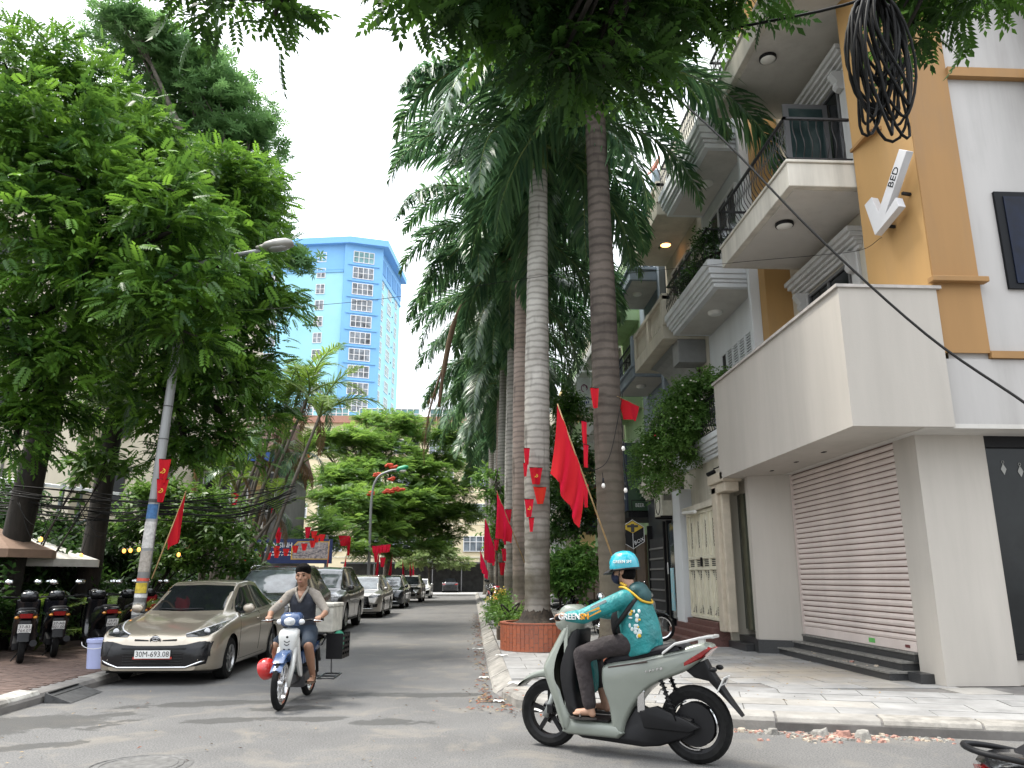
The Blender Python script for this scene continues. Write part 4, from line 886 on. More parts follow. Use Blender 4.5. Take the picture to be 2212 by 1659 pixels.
# flame tree at the middle of the street
tree('flame_tree', 'broad flame tree with feathery layered foliage and a few red blossoms', (-5.9, 55, .14),
     LB([(760, 960, 52, (2.4, 2.4, 1.0)), (850, 925, 55, (3.0, 2.6, 1.3)), (930, 950, 56, (2.2, 2.2, 1.1)), (800, 1020, 50, (2.6, 2.4, 1.0)), (900, 1020, 53, (2.6, 2.4, 1.1)), (720, 1040, 48, (1.8, 2, .8)), (770, 1085, 46, (2.2, 2.2, .9)), (870, 1090, 50, (2.6, 2.2, 1.1)), (960, 1060, 55, (2.2, 2.2, 1.1)), (1000, 1110, 56, (1.6, 1.8, .8)), (910, 1150, 54, (2.0, 2.2, .8)), (830, 1155, 47, (1.8, 2, .7)), (740, 1130, 44, (1.4, 1.6, .7)), (950, 1010, 57, (2, 2, 1.2)), (690, 960, 52, (1.6, 1.8, .8)), (820, 980, 53, (3, 2.4, 1.6)), (900, 1080, 52, (3, 2.4, 1.6)), (790, 1070, 48, (2.4, 2, 1.3)), (850, 1130, 49, (2.4, 2, 1.3)), (940, 1120, 53, (2.2, 2, 1.2)), (720, 1085, 46, (1.5, 1.5, 1.1)), (740, 1180, 42, (1.2, 1.2, .7)), (825, 1190, 46, (1.5, 1.5, .7)), (900, 1185, 50, (1.8, 1.6, .8)), (690, 1150, 40, (1.2, 1.2, .9)), (965, 1165, 54, (1.4, 1.4, .7))]),
     'feather', lf_flam, m_bark2, [(-5.9, 55, -.05, .3), (-5.85, 54.8, 2, .26), (-5.7, 54, 4.5, .2)], 34, dens=22, size=1.15, clump=.7, droop=.05, flat=.5, limb=.09)
tree('small_street_tree', 'low spreading pale tree at the far end of the street', (-3.9, 72, .14),
     LB([(940, 1205, 71, (2.4, 2.0, 1.0)), (905, 1215, 71, (1.6, 1.6, .7)), (980, 1215, 71, (1.6, 1.5, .8)), (945, 1190, 72, (1.6, 1.5, .7))]), 'feather', leafmat('pale_tree_leaf', (.09, .14, .04), (.22, .30, .11), .4, .5, .3), m_bark2,
     [(-3.9, 72, -.05, .12), (-3.9, 72, 2.2, .09)], 35, dens=16, size=1.1, clump=.6, flat=.4, limb=.05)
# tree whose branches hang over the camera: it stands behind, to the right
tree('overhanging_tree', 'dark leafy branches hanging down in front of the palm crowns', (3.4, -2.5, 0),
     LB([(1130, 10, 5.6, .5), (1250, 60, 5.8, .58), (1380, 50, 5.8, .55), (1300, 150, 5.9, .42), (1210, 130, 5.7, .36), (1490, -10, 5.9, .4), (1590, -20, 5.8, .32), (1030, -30, 5.6, .5), (1250, -120, 5.4, .7), (1450, -120, 5.4, .7), (920, -40, 5.6, .35), (860, -30, 5.5, .3), (520, 0, 5.6, .34), (590, 40, 5.6, .24), (430, -40, 5.5, .3), (1990, -30, 6.2, .42), (1960, 60, 6.3, .24), (2150, -10, 6.0, .36), (2080, -50, 6, .4)])
     + [((1.8, 2.6, 7.6), (1.1, 1.2, .5)), ((3.0, -1.5, 8), (2.0, 1.8, 1.1)), ((1.5, -5.5, 7.2), (3, 2.4, 2)), ((6.5, -4.5, 7), (2.4, 2.0, 1.8))],  # unseen lobes over and behind the camera, added to shade walls and foreground
     'pinnate', lf_dark, m_bark, [(3.4, -2.5, -.05, .3), (3.35, -2.4, 2.5, .25), (3.1, -2, 5.5, .19), (2.7, -1.2, 7.2, .12)], 36, dens=50, size=.66, clump=.19, droop=.35, limb=.05)
# ---------------------------------------------------------------- tower and buildings at the end of the street
m_tower = M('pale_cyan_paint', (.33, .64, .76), .8, var=.05, scale=.2)
m_tower_d = M('sky_blue_paint', (.20, .45, .76), .8, var=.05, scale=.2)
m_twin = M('tower_glass', (.20, .23, .26), .12, var=.6, scale=.6, spec=.6)
m_twin2 = M('tower_glass_teal', (.16, .34, .36), .12, var=.4, scale=.6, spec=.6)
tw = thing('office_tower', 'tall pale blue tower block with darker blue corner bay and roof', 'tower', (-35, 165, 0))
A = Vector((-27.3, 153.0, 0)); B = Vector((-20.6, 155.0, 0)); Cc = Vector((-18.0, 174.5, 0)); D = Vector((-50, 156.0, 0)); E_ = Vector((-45, 176, 0))
MB().prism([tuple(q[:2]) for q in (D, A, B, Cc, E_)], 0, 64.6).build('wall', m_tower, tw)
MB().prism([tuple((q + (q-Vector((-34, 165, 0))).normalized()*.12)[:2]) for q in (D, A, B, Cc, E_)], 64.6, 70.2).build('top_storey', m_tower_d, tw)
MB().prism([tuple((q + (q-Vector((-34, 165, 0))).normalized()*d)[:2]) for q, d in ((D, 1.2), (A, 1.6), (B, 2.3), (Cc, 1.6), (E_, 1))], 70.2, 71.6).build('roof_slab', M('roof_blue_paint', (.20, .47, .84), .7, var=.03), tw)
ab = (B-A); T = frame_mx(A, ab, (0, 0, 1)); w = ab.length
MB().box((-.5, 0, -.15), (w+.6, 70.2, .5), Mx=T).build('corner_bay', m_tower_d, tw)
def twindow(T, x, z, wd, h, cols, rows, mg, mf=m_whiteframe, fr=.14):
    mb = MB(); mb.box((x, z, .02), (x+wd, z+fr, .14), Mx=T); mb.box((x, z+h-fr, .02), (x+wd, z+h, .14), Mx=T)
    for i in range(cols+1): xx = x + (wd-fr)*i/cols; mb.box((xx, z+fr, .02), (xx+fr, z+h-fr, .138), Mx=T)
    for j in range(1, rows): zz = z + (h-fr)*(j/rows); mb.box((x+fr, zz, .02), (x+wd-fr, zz+fr*.8, .136), Mx=T)
    f = mb.build('window', mf, tw); MB().box((x+.05, z+.05, .01), (x+wd-.05, z+h-.05, .06), Mx=T).build('pane', mg, f)
Tb = T @ Matrix.Translation((0, 0, .5))
for k in range(16):
    z = 66.2 - 3.58*k
    if z < 8: break
    twindow(Tb, 1.3, z, w-2.6, 2.6, 4, 2, m_twin if k else m_twin2)
    MB().box((.3, z-.62, 0), (w-.1, z-.4, .22), Mx=Tb).build('bay_ledge', m_tower_d, tw)
da = (A-D); Td = frame_mx(D, da, (0, 0, 1)); wl = da.length
for k in range(16):
    z = 66.4 - 3.58*k
    if z < 8: break
    twindow(Td, wl-6.3, z, 1.9, 2.2, 2, 2, m_twin); twindow(Td, wl-16.6, z-.6, 2.3, 2.2, 2, 2, m_twin)
bc = (Cc-B); Tc = frame_mx(B, bc, (0, 0, 1)); wr = bc.length
for k in range(16):
    z = 62.2 - 3.58*k
    if z < 8: break
    twindow(Tc, 2.0, z, 1.9, 2.4, 2, 2, m_twin2); twindow(Tc, 7.6, z-.2, 3.2, 2.4, 3, 2, m_twin2); twindow(Tc, 14.4, z, 1.9, 2.4, 2, 2, m_twin2)
    MB().box((12.4, z+.3, 0), (12.7, z+.6, .1), Mx=Tc).build('vent', m_dark, tw)
MB().box((.5, 64.0, -.1), (wr, 64.5, .25), Mx=Tc).build('belt_course', m_tower_d, tw); MB().box((0, 64.0, -.1), (wl-.6, 64.45, .2), Mx=Td).build('belt_course', m_tower_d, tw)
for i in range(4): MB().box((1.0+i*4.9, 65.4, .02), (4.9+i*4.9, 68.6, .2), Mx=Tc).build('loggia', M('loggia_shade_blue', (.10, .28, .55), .8), tw)
MB().tube([(-41, 160, 71.6), (-41, 160, 75)], .06, 5).build('antenna', m_alu, tw)
# cream building across the end
m_endw = M('cream_school_wall', (.72, .62, .42), .85, var=.06, scale=.6)
eb = thing('end_building', 'long cream building with rows of white framed windows closing the street', 'building', (-6, 92, 0))
MB().box((-40, 88.5, 0), (30, 104, 18.9)).build('wall', m_endw, eb)
MB().box((-40.3, 88, 18.9), (30.3, 104.3, 19.7)).build('roof_edge', M('terracotta_fascia', (.42, .22, .16), .8, var=.1), eb)
for r_ in range(5):
    z = 4.45 + 3.65*r_; MB().box((-40, 88.42, z-.75), (30, 88.5, z-.6)).build('string_course', M('pale_band', (.74, .68, .52), .8), eb)
    for i in range(-9, 7):
        x = -1.05 + i*4.1; mb = MB(); wd, h = 2.9, 1.55
        for q in range(5): mb.box((x+(wd-.09)*q/4, 88.3, z), (x+(wd-.09)*q/4+.09, 88.5, z+h))
        mb.box((x, 88.31, z-.08), (x+wd, 88.5, z)); mb.box((x, 88.31, z+h), (x+wd, 88.5, z+h+.08)); mb.box((x, 88.31, z+h*.62), (x+wd, 88.45, z+h*.62+.07))
        f = mb.build('window', m_whiteframe, eb); MB().box((x+.02, 88.40, z), (x+wd-.02, 88.48, z+h)).build('pane', m_twin if r_ < 4 else m_twin2, f)
MB().box((-5.0, 88.3, 3.2), (-3.4, 88.52, 5.6)).build('stair_window', m_whiteframe, eb)
cp = thing('carport', 'dark open carport roof on posts in front of the cream building', 'carport', (-1, 86.5, 0))
MB().box((-14, 84.8, 3.0), (9, 88.2, 3.16)).build('roof', M('dark_sheet_roof', (.06, .065, .065), .6, var=.2), cp)
MB().box((-14, 88.1, .02), (9, 88.25, 3.0)).build('back_wall', M('carport_back', (.05, .05, .048), .9, var=.3, scale=2), cp)
for i in range(8): MB().box((-13.6+i*3.1, 84.9, .02), (-13.5+i*3.1, 85.0, 3.0)).build('post', m_alu, cp)
for i in range(30): MB().tube([(-13.5+i*.75, 84.85, 3.16), (-13.5+i*.75, 84.85, 3.55)], .015, 4).build('roof_bar', m_alu, cp)
# ---------------------------------------------------------------- left side background
lb = thing('cream_flats', 'tall cream block of flats behind the left street trees', 'building', (-20, 33, .14))
m_flat = M('cream_flat_wall', (.60, .54, .42), .85, var=.08, scale=1, streak=True)
MB().box((-34, 30, .14), (-15.2, 44, 17)).build('wall', m_flat, lb)
MB().box((-15.2, 31.5, .14), (-12.4, 44, 16.5)).build('set_back_wall', m_flat, lb)
for i in range(5):
    for k in range(4):
        x = -32 + k*4.2; window_ = MB(); window_.box((x, 29.93, 4.3+i*3), (x+1.6, 30, 5.9+i*3)); f = window_.build('window', m_alu, lb); MB().box((x+.08, 29.91, 4.38+i*3), (x+1.52, 29.93, 5.82+i*3)).build('pane', m_glass, f)
    MB().box((-14.9, 31.4, 4+i*3), (-13.9, 31.5, 5.6+i*3)).build('window', m_glass, lb)
mb = MB()
for x in (-16.6, -17.9): mb.tube([(x, 29.9, .14), (x, 29.9, 17)], .06, 6)
mb.build('drain_pipe', m_offwhite, lb)
# low house with blue eaves behind the areca palms
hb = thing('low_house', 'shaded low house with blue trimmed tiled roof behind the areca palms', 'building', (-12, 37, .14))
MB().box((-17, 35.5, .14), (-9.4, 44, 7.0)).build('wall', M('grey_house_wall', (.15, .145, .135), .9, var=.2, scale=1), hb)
mb = MB(); mb.add([(-17.6, 34.6, 7.0), (-9.0, 34.6, 7.0), (-9.0, 39.5, 9.2), (-17.6, 39.5, 9.2), (-17.6, 34.6, 6.85), (-9.0, 34.6, 6.85), (-9.0, 44, 6.9), (-17.6, 44, 6.9)], [(0, 1, 2, 3), (0, 4, 5, 1), (1, 5, 6, 2), (3, 2, 6, 7), (0, 3, 7, 4), (4, 7, 6, 5)]); mb.build('roof', M('brown_roof_tile', (.17, .10, .075), .9, var=.25, scale=6), hb)
MB().box((-17.7, 34.5, 6.55), (-8.9, 34.62, 6.95)).build('fascia', M('blue_fascia', (.03, .09, .33), .6), hb)
for i in range(4):
    x = -16.2+i*2.0; f = MB().box((x, 35.42, 4.4), (x+1.3, 35.5, 6.2)).build('window', m_whiteframe, hb); MB().box((x+.08, 35.40, 4.48), (x+1.22, 35.42, 6.12)).build('pane', m_glass, f)
mb = MB(); mb.box((-17, 34.7, 3.6), (-9.2, 35.5, 3.75)); mb.build('balcony_slab', m_offwhite, hb)
for i in range(34): MB().tube([(-16.9+i*.24, 34.75, 3.75), (-16.9+i*.24, 34.75, 4.6)], .018, 4).build('baluster', m_whiteframe, hb)
for x in (-12.6, -9.7): MB().box((x, 34.7, .14), (x+.3, 35.0, 6.6)).build('pillar', M('ochre_pillar', (.30, .19, .08), .8, var=.2), hb)
# billboard
bb = thing('billboard', 'navy blue billboard reading TUYEN SINH with a round cornered photo panel', 'billboard', (-8.6, 38, .14))
MB().box((-9.4, 33.9, 2.1), (-5.98, 34.0, 3.12)).build('board', M('navy_billboard', (.015, .03, .11), .5, var=.15), bb)
for x in (-9.2, -6.3): MB().box((x, 34.0, .14), (x+.1, 34.1, 3.3)).build('post', m_alu, bb)
Tq = frame_mx((-8.4, 33.895, 2.85), (1, 0, 0), (0, 0, 1))
lettering('TUYỂN SINH', .3, m_sw, bb, Tq, squeeze=.85)
for k, (wd, z) in enumerate(((1.7, -.28), (1.5, -.4))): marks((16, 13)[k], wd, .06, m_sw, bb, Tq @ Matrix.Translation((0, z, 0)), depth=.003)
fr = [(-.85+.0, -.4), (.75, -.4), (.75, .36), (-.6, .36), (-.85, .1)]; Tf = frame_mx((-6.85, 33.895, 2.66), (1, 0, 0), (0, 0, 1))
MB().prism(fr, 0, .004, Mx=Tf).build('photo_edge', M('gold_edge', (.6, .36, .05), .5), bb)
MB().prism([(x*.93, y*.9) for x, y in fr], .004, .008, Mx=Tf).build('photo_panel', M('print_of_people', (.32, .27, .24), .6, var=1.0, scale=9, col2=(.03, .04, .09)), bb)
MB().box((-8.35, 33.89, 2.85), (-8.2, 33.9, 3.0)).build('qr_blank', m_sw, bb) if False else None
# green shade tent / parasols
for (nm, lab, c, r_, h, col) in (('parasol', 'brown cafe parasol with scalloped edge over the parked motorbikes', (-9.75, 16.4), 1.25, 2.05, (.26, .17, .12)), ('parasol', 'off white cafe parasol tucked below the brown one', (-9.9, 18.2), 1.5, 1.9, (.62, .60, .55))):
    p = thing(nm, lab, 'parasol', (*c, .14), 0, local=True); n = 8; mb = MB(); ring = [Vector((r_*math.cos(2*math.pi*k/n), r_*math.sin(2*math.pi*k/n), h-.14)) for k in range(n)]; low = [Vector((q.x*1.0, q.y*1.0, q.z-.16)) for q in ring]
    mb.add([Vector((0, 0, h+.35))] + ring, [(0, 1+k, 1+(k+1) % n) for k in range(n)]); mb.loft([ring, low], caps=False)
    mb.build('canopy', M('parasol_cloth_%d' % int(col[0]*100), col, .85, var=.1), p); MB().tube([(0, 0, 0), (0, 0, h+.4)], .025, 8).build('pole', m_alu, p)
aw = thing('white_awning', 'white sheet awning on grey steel posts among the left trees', 'awning', (-12, 21, .14))
mb = MB(); mb.add([(-16, 21.5, 4.5), (-9.6, 21.5, 3.75), (-9.6, 24.5, 3.9), (-16, 24.5, 4.7), (-16, 21.5, 4.42), (-9.6, 21.5, 3.67), (-9.6, 24.5, 3.82), (-16, 24.5, 4.62)], [(0, 1, 2, 3), (7, 6, 5, 4), (0, 4, 5, 1), (1, 5, 6, 2), (2, 6, 7, 3), (3, 7, 4, 0)]); mb.build('sheet', m_white, aw)
MB().box((-13.6, 21.45, 3.1), (-11.6, 21.5, 4.0)).build('valance', m_grey_white, aw)
for x, y in ((-11.3, 21.6), (-10.95, 21.9), (-13.9, 21.6)): MB().tube([(x, y, .14), (x+.15, y, 4.0)], .06, 8).build('post', M('grey_steel_post', (.28, .30, .32), .5, metal=.4), aw)
mb = MB(); mb.tube([(-11.2, 21.6, 2.6), (-9.9, 21.6, 3.3)], .04, 6); mb.build('brace', MATS['grey_steel_post'], aw)
# hedge and garden plants behind the motorbikes
def bush(name, label, base, lobes, kind, mat, seed, dens, size, clump=.3, stem=.03, group=None, cat='shrub', droop=.15):
    return tree(name, label, base, lobes, kind, mat, m_bark, [(base[0], base[1], base[2]-.02, stem), (base[0], base[1], base[2]+.35, stem*.8)], seed, dens, size, clump, droop, limb=stem*.6, group=group, cat=cat)
lf_hedge = leafmat('hedge_leaf', (.012, .034, .009), (.05, .12, .022), .3, .4, .4)
for i in range(7):
    y = 14.8 + i*2.3; rd = random.Random(i)
    bush('hedge_shrub', ('dark rounded hedge shrub of broad leaves behind the motorbikes', 'dark hedge shrub under the brown parasol', 'dark hedge shrub between the tree trunks', 'dense hedge shrub beside the upright trunk', 'dense dark shrub under the white awning edge', 'dark shrub below the areca palms', 'dark shrub beside the billboard posts')[i], (-9.4, y, .15), [((-9.3+rd.uniform(-.2, .2), y, .8), (.75, 1.25, .7)), ((-10.2, y+.6, 1.6), (1.0, 1.1, 1.0))], 'broad', lf_hedge, 60+i, 36, .9, .3)
bush('climber_shrub', 'tall pale green leafy shrub behind the red flag and lamp post', (-8.2, 20.3, .15), LB([(470, 1130, 20, .7), (440, 1090, 20.5, .6), (500, 1170, 19.7, .5), (400, 1150, 20.5, .7), (330, 1090, 21, .8), (300, 1160, 21.5, .8), (380, 1220, 20, .7), (520, 1225, 20.6, .55)]), 'broad', lf_small, 71, 40, .9, .3)
bush('green_bank', 'tall dark leafy bank of creepers behind the parasols', (-11.8, 19.5, .15), [((-11.8, 19.2, 2.2), (1.3, 1.2, 1.2)), ((-12.6, 20.5, 2.8), (1.5, 1.3, 1.2)), ((-11.3, 21, 1.8), (1.3, 1.3, 1.3)), ((-13.8, 20, 2.0), (1.5, 1.4, 1.6))], 'broad', lf_hedge, 72, 30, 1.0, .35)
bush('young_sapling', 'young tree with large pale leaves against the cream flats', (-9.9, 17.8, .15), LB([(195, 985, 17.5, .28), (235, 1010, 17.6, .25), (170, 1040, 17.6, .2)]), 'broad', lf_small, 73, 30, 1.5, .25)
# areca palm clump
FA = [frond_mesh('frond', 51, 2.3, 75, 5, nl=44, leaf=.62, hang=.12, mat=m_palm_y, planes=2, wid=.04), frond_mesh('frond', 52, 2.4, 50, -45, nl=44, leaf=.62, hang=.2, mat=m_palm_y, planes=2, wid=.04), frond_mesh('frond', 53, 2.4, 15, -80, nl=44, leaf=.6, hang=.35, mat=m_palm, planes=2, wid=.04), frond_mesh('frond', 54, 2.2, -35, -90, nl=50, leaf=.5, hang=.6, mat=m_palm_dead, planes=2, wid=.035)]
m_cane = M('areca_cane', (.16, .135, .11), .85, var=.35, scale=6, streak=True)
ar = thing('areca_palm', 'tall clump of slim areca palms with ragged brown skirts', 'palm tree', (-8.6, 26, .14)); rd = random.Random(8)
canes = [(520, 1020, .0), (540, 960, 0), (560, 985, 0), (585, 930, 0), (600, 880, 1), (625, 850, 1), (650, 830, 1), (668, 850, 1), (610, 960, 0), (640, 980, 0), (575, 1060, 0), (505, 1080, 0), (470, 1060, 0), (655, 1000, 0), (690, 900, 1), (485, 1010, 0), (548, 1090, 0), (597, 1110, 0)]
for i, (x, y, big) in enumerate(canes):
    t = P(x, y, 25+rd.uniform(-1.5, 2)); b0 = Vector((lerp(t.x, -9.2, .45)+rd.uniform(-.4, .4), t.y+rd.uniform(-.8, .8), .12)); mid = b0.lerp(t, .5) + Vector((rd.uniform(-.25, .1), 0, .3))
    ps = cr([b0, mid, t], 6); mb = MB(); mb.tube(ps, [.06-.015*q/len(ps) for q in range(len(ps))], 7); mb.build('cane', m_cane, ar, smooth=True)
    for k in range(7 if big else 4):
        me = FA[rd.choice((0, 1, 1, 2))] if k < (6 if big else 3) else FA[3]
        inst('frond', me, ar, t, (rd.uniform(-.2, .2), rd.uniform(-.2, .2), k*2.4+rd.uniform(-.4, .4)), (rd.uniform(.75, 1.05) if big else rd.uniform(.6, .85))*(1 if me is not FA[3] else .7))
# fern-like young palms at the foot
for i, (x, y, Y) in enumerate(((265, 1215, 17.3), (420, 1260, 21), (520, 1240, 22), (95, 1255, 16.2), (560, 1230, 23), (480, 1250, 20.5))):
    q = P(x, y, Y); yp = thing('young_palm', ('young fan of palm fronds at the foot of the upright tree trunk', 'young palm tuft beside the lamp post', 'young palm tuft under the red flag', 'young palm tuft below the brown parasol', 'young palm tuft at the areca stems', 'low palm tuft behind the gold car')[i], 'palm plant', (q.x, q.y, .15), 0, local=True); rd = random.Random(i+90)
    for k in range(8): inst('frond', FA[1] if k % 2 else FA[0], yp, (0, 0, 0), (rd.uniform(-.2, .2), 0, k*.8+rd.uniform(-.3, .3)), rd.uniform(.45, .7))
# lamp posts
m_pole = M('galvanised_pole', (.30, .31, .31), .5, metal=.25, var=.2, scale=4, streak=True)
lpst = thing('street_lamp', 'tall leaning grey lamp post plastered with paper notices and tape', 'street lamp', (-5.66, 13.9, .14))
pth = [(-5.67, 13.9, .13), (-5.6, 13.9, 2.4), (-5.53, 13.9, 4.6), (-5.46, 13.9, 6.75)]
MB().tube(pth, [.105, .095, .08, .066], 14).build('pole', m_pole, lpst, smooth=True)
arm = cr([(-5.46, 13.9, 6.7), (-5.38, 13.88, 7.1), (-5.1, 13.85, 7.32), (-4.1, 13.75, 7.52)], 5); MB().tube(arm, .042, 8).build('arm', m_pole, lpst, smooth=True)
hd = MB(); Th = frame_mx((-4.15, 13.74, 7.53), (1, -.08, .14), (0, 1, 0))
hd.loft([[Th @ Vector((x, yw*math.cos(a), .02+zh*math.sin(a)*(1 if math.sin(a) > 0 else .55))) for a in [k*math.pi/6 for k in range(12)]] for x, yw, zh in ((0, .06, .05), (.12, .07, .07), (.18, .13, .10), (.38, .16, .13), (.58, .15, .12), (.68, .1, .07), (.70, .04, .02))])
ho = hd.build('lamp_head', M('grey_lamp_shell', (.30, .29, .27), .5, var=.1), lpst, smooth=True)
hd = MB(); hd.loft([[Th @ Vector((x, yw*math.cos(a), -.04+zh*math.sin(a))) for a in [k*math.pi/5 for k in range(10)]] for x, yw, zh in ((.22, .06, .03), (.3, .11, .05), (.5, .11, .05), (.6, .05, .02))]); hd.build('lamp_glass', M('lamp_bowl_glass', (.22, .22, .21), .15, spec=.7), ho, smooth=True)
for (z0, z1, c) in ((.9, 1.1, (.36, .36, .34)), (1.25, 1.42, (.5, .38, .04)), (1.45, 1.5, (.5, .08, .05)), (1.6, 1.95, (.34, .31, .27)), (2.0, 2.45, (.50, .49, .47)), (2.5, 2.75, (.05, .14, .30)), (1.18, 1.24, (.6, .6, .58)), (2.78, 2.84, (.06, .06, .06)), (3.9, 3.92, (.1, .1, .1)), (4.5, 4.52, (.1, .1, .1))):
    xa = lerp(-5.67, -5.6, (z0-.13)/2.27) if z0 < 2.4 else lerp(-5.6, -5.53, (z0-2.4)/2.2); xb = lerp(-5.67, -5.6, (z1-.13)/2.27) if z1 < 2.4 else lerp(-5.6, -5.53, (z1-2.4)/2.2)
    rr_ = .105-.0045*z0
    if z1-z0 > .1 and c[0] > .3 or c == (.05, .14, .30):
        rows = [[Vector((x + (rr_+.003)*math.cos(a), 13.9 + (rr_+.003)*math.sin(a), z)) for a in [R(-160+q*20) for q in range(8)]] for x, z in ((xa, z0), (xb, z1))]; MB().grid(rows).build('paper_notice', M('notice_%02d%02d' % (c[0]*99, c[2]*99), c, .8, var=.25, scale=18), lpst)
    else: MB().tube([(xa, 13.9, z0), (xb, 13.9, z1)], rr_+.003, 14).build('tape_band', M('notice_%02d%02d' % (c[0]*99, c[2]*99), c, .7, var=.2, scale=18), lpst)
l2 = thing('street_lamp', 'slender grey lamp post with a green lamp head', 'street lamp', (-5.45, 42, .14))
MB().tube(cr([(-5.45, 42, .13), (-5.45, 42, 3), (-5.46, 42, 5.7), (-5.2, 42, 6.75), (-4.6, 42, 7.12), (-4.1, 42, 7.22)], 6), [.085]*6+[.07]*6+[.06]*19, 10).build('pole', m_pole, l2, smooth=True)
mb = MB(); mb.loft([[Vector((x, 42+yw*math.cos(a), zc+zh*math.sin(a))) for a in [k*math.pi/4 for k in range(8)]] for x, yw, zc, zh in ((-4.2, .06, 7.2, .06), (-4.1, .14, 7.24, .13), (-3.75, .16, 7.32, .15), (-3.55, .1, 7.36, .08))]); l2h = mb.build('lamp_head', M('green_lamp_shell', (.03, .33, .16), .5), l2, smooth=True)
mb = MB(); mb.ell((-3.85, 42, 7.17), (.22, .12, .1), 10, 6); mb.build('lamp_glass', m_lampw, l2h, smooth=True)
# ---------------------------------------------------------------- cars
def car_paint(name, col, metal=.55, rough=.32): return M(name, col, rough, metal=metal, var=.03, scale=2, coat=.9)
m_cglass = M('car_glass', (.010, .012, .013), .05, var=.2, scale=2, spec=.5)
m_tyre = M('tyre_rubber', (.012, .012, .012), .85, var=.3, scale=20, spec=.15)
m_rim = M('alloy_rim', (.42, .42, .42), .3, metal=.9, var=.05)
m_rimd = M('dark_alloy_rim', (.12, .12, .125), .35, metal=.8, var=.05)
m_chrome = M('chrome_trim', (.62, .62, .63), .12, metal=1.0, var=.02)
m_lens = M('headlamp_lens', (.05, .052, .055), .1, metal=.2, var=.6, scale=18, spec=.8)
m_drl = M('lamp_white_bezel', (.62, .63, .64), .2, var=.1)
m_redlens = M('red_lens', (.24, .010, .010), .15, var=.3, scale=14, spec=.7)
m_plate = M('plate_white', (.66, .66, .64), .5, var=.05)
m_gloss = M('gloss_black', (.009, .009, .010), .18, var=.1, spec=.35)
m_well = M('wheel_well', (.01, .01, .01), .95)
def ip(tbl, y): return float(np.interp(y, [t[0] for t in tbl], [t[1] for t in tbl]))
def sm_tbl(tbl, n=6):
    q = cr([(a, b, 0) for a, b in tbl], n); return [(p.x, p.y) for p in q]
class Body:
    """car body of lofted sections; local x across, y from the nose (0) to the tail (L), z up"""
    def __init__(s, L, W, top, belt, roofw, sill=.2, nose=.42, tail=.3, p=2.6, wheels=(.9, 3.45), wr=.33, tum=.9):
        s.L, s.W = L, W; top, belt, roofw = sm_tbl(top), sm_tbl(belt), sm_tbl(roofw)
        ys = sorted(set([0, .012, .03, .06, .1, .15, .21, .28] + [.36+.055*i for i in range(int((L-.7)/.055))] + [L-.34, L-.26, L-.19, L-.13, L-.08, L-.045, L-.02, L]))
        G_ = []
        for y in ys:
            a = 1-min(1, y/nose); b = 1-min(1, (L-y)/tail)
            pl = max(.30, (1-a**p)**(1/p))*max(.45, (1-b**p)**(1/p)); w = W/2*(.62+.38*pl) if a > 0 else W/2*(.72+.28*pl)
            zt, zb, wr_ = ip(top, y), ip(belt, y), ip(roofw, y); zs = sill + .035*max(a, b)**2 + .01; wr_ = min(wr_, w*.9); zb = min(zb, zt-.015)
            cab = max(0, min(1, (zt-zb-.12)/.2)); zr = lerp(zb+(zt-zb)*.72, zt-.055, cab)
            pts = [(w*.80, 0, zs-.02), (w*.955, 0, zs+.0), (w*.985, 0, zs+.14), (w*1.0, 0, lerp(zs, zb, .55)), (w*.99, 0, zb-.09), (w*lerp(.955, tum+.02, cab), 0, zb), (lerp(w*.93, wr_, .55), 0, lerp(zb, zr, .5)), (wr_, 0, zr), (wr_*.9, 0, lerp(zr, zt, .62)), (wr_*.5, 0, zt-.012), (0, 0, zt)]
            G_.append([Vector((q.x, y, q.z)) for q in cr(pts, 3)])
        s.ys = ys; n = len(G_[0]); mb = MB(); idx = {}
        rows = [[Vector((-q.x, q.y, q.z)) for q in g_[:-1]] + g_[::-1] for g_ in G_]
        s.full = MB().loft(rows, wrap=False, caps=False); m = len(rows[0])
        s.full.add([q for q in rows[0]], [tuple(range(m))]); s.full.add([q for q in rows[-1]], [tuple(range(m-1, -1, -1))])
        s.bvh = BVHTree.FromPolygons(s.full.v, s.full.f); s.wheels = wheels; s.wr = wr; s.sill = sill
        R_ = wr+.055; keep = []; V = [Vector(q) for q in s.full.v]; cnt = {}
        for fi, f in enumerate(s.full.f):
            c = sum((V[i] for i in f), Vector())/len(f)
            cut = any((c.y-wy)**2 + (c.z-wr)**2 < R_*R_ for wy in wheels) and abs(c.x) > W*.30 and len(f) == 4
            if not cut: keep.append(f)
            else:
                for i in f: cnt[i] = cnt.get(i, 0)+1
        kv = set(i for f in keep for i in f)
        for i in cnt:
            if i in kv:
                for wy in wheels:
                    d = Vector((0, V[i].y-wy, V[i].z-wr))
                    if d.length < R_*1.25 and abs(V[i].x) > W*.3: d = d.normalized()*R_; V[i].y = wy+d.y; V[i].z = wr+d.z
        s.mb = MB(); s.mb.v = [tuple(q) for q in V]; s.mb.f = keep; s.mb.m = [0]*len(keep)
    def cast(s, p, d):
        p, d = Vector(p), Vector(d)
        for k in range(14):
            h = s.bvh.ray_cast(p, d)[0]
            if h is not None: return h
            if abs(d.y) > .5: p.x *= .96
            p.z = p.z*.97 + .6*.03
        return s.bvh.find_nearest(p)[0]
    def front(s, top, bot, nu=10, nv=3, off=.006, mirror=False):
        """skin patch seen from the front: top/bottom polylines in (x,z)"""
        return s._patch(top, bot, nu, nv, lambda a, b: ((a, -1, b), (0, 1, 0)), off)
    def rear(s, top, bot, nu=8, nv=3, off=.006): return s._patch(top, bot, nu, nv, lambda a, b: ((a, s.L+1, b), (0, -1, 0)), off)
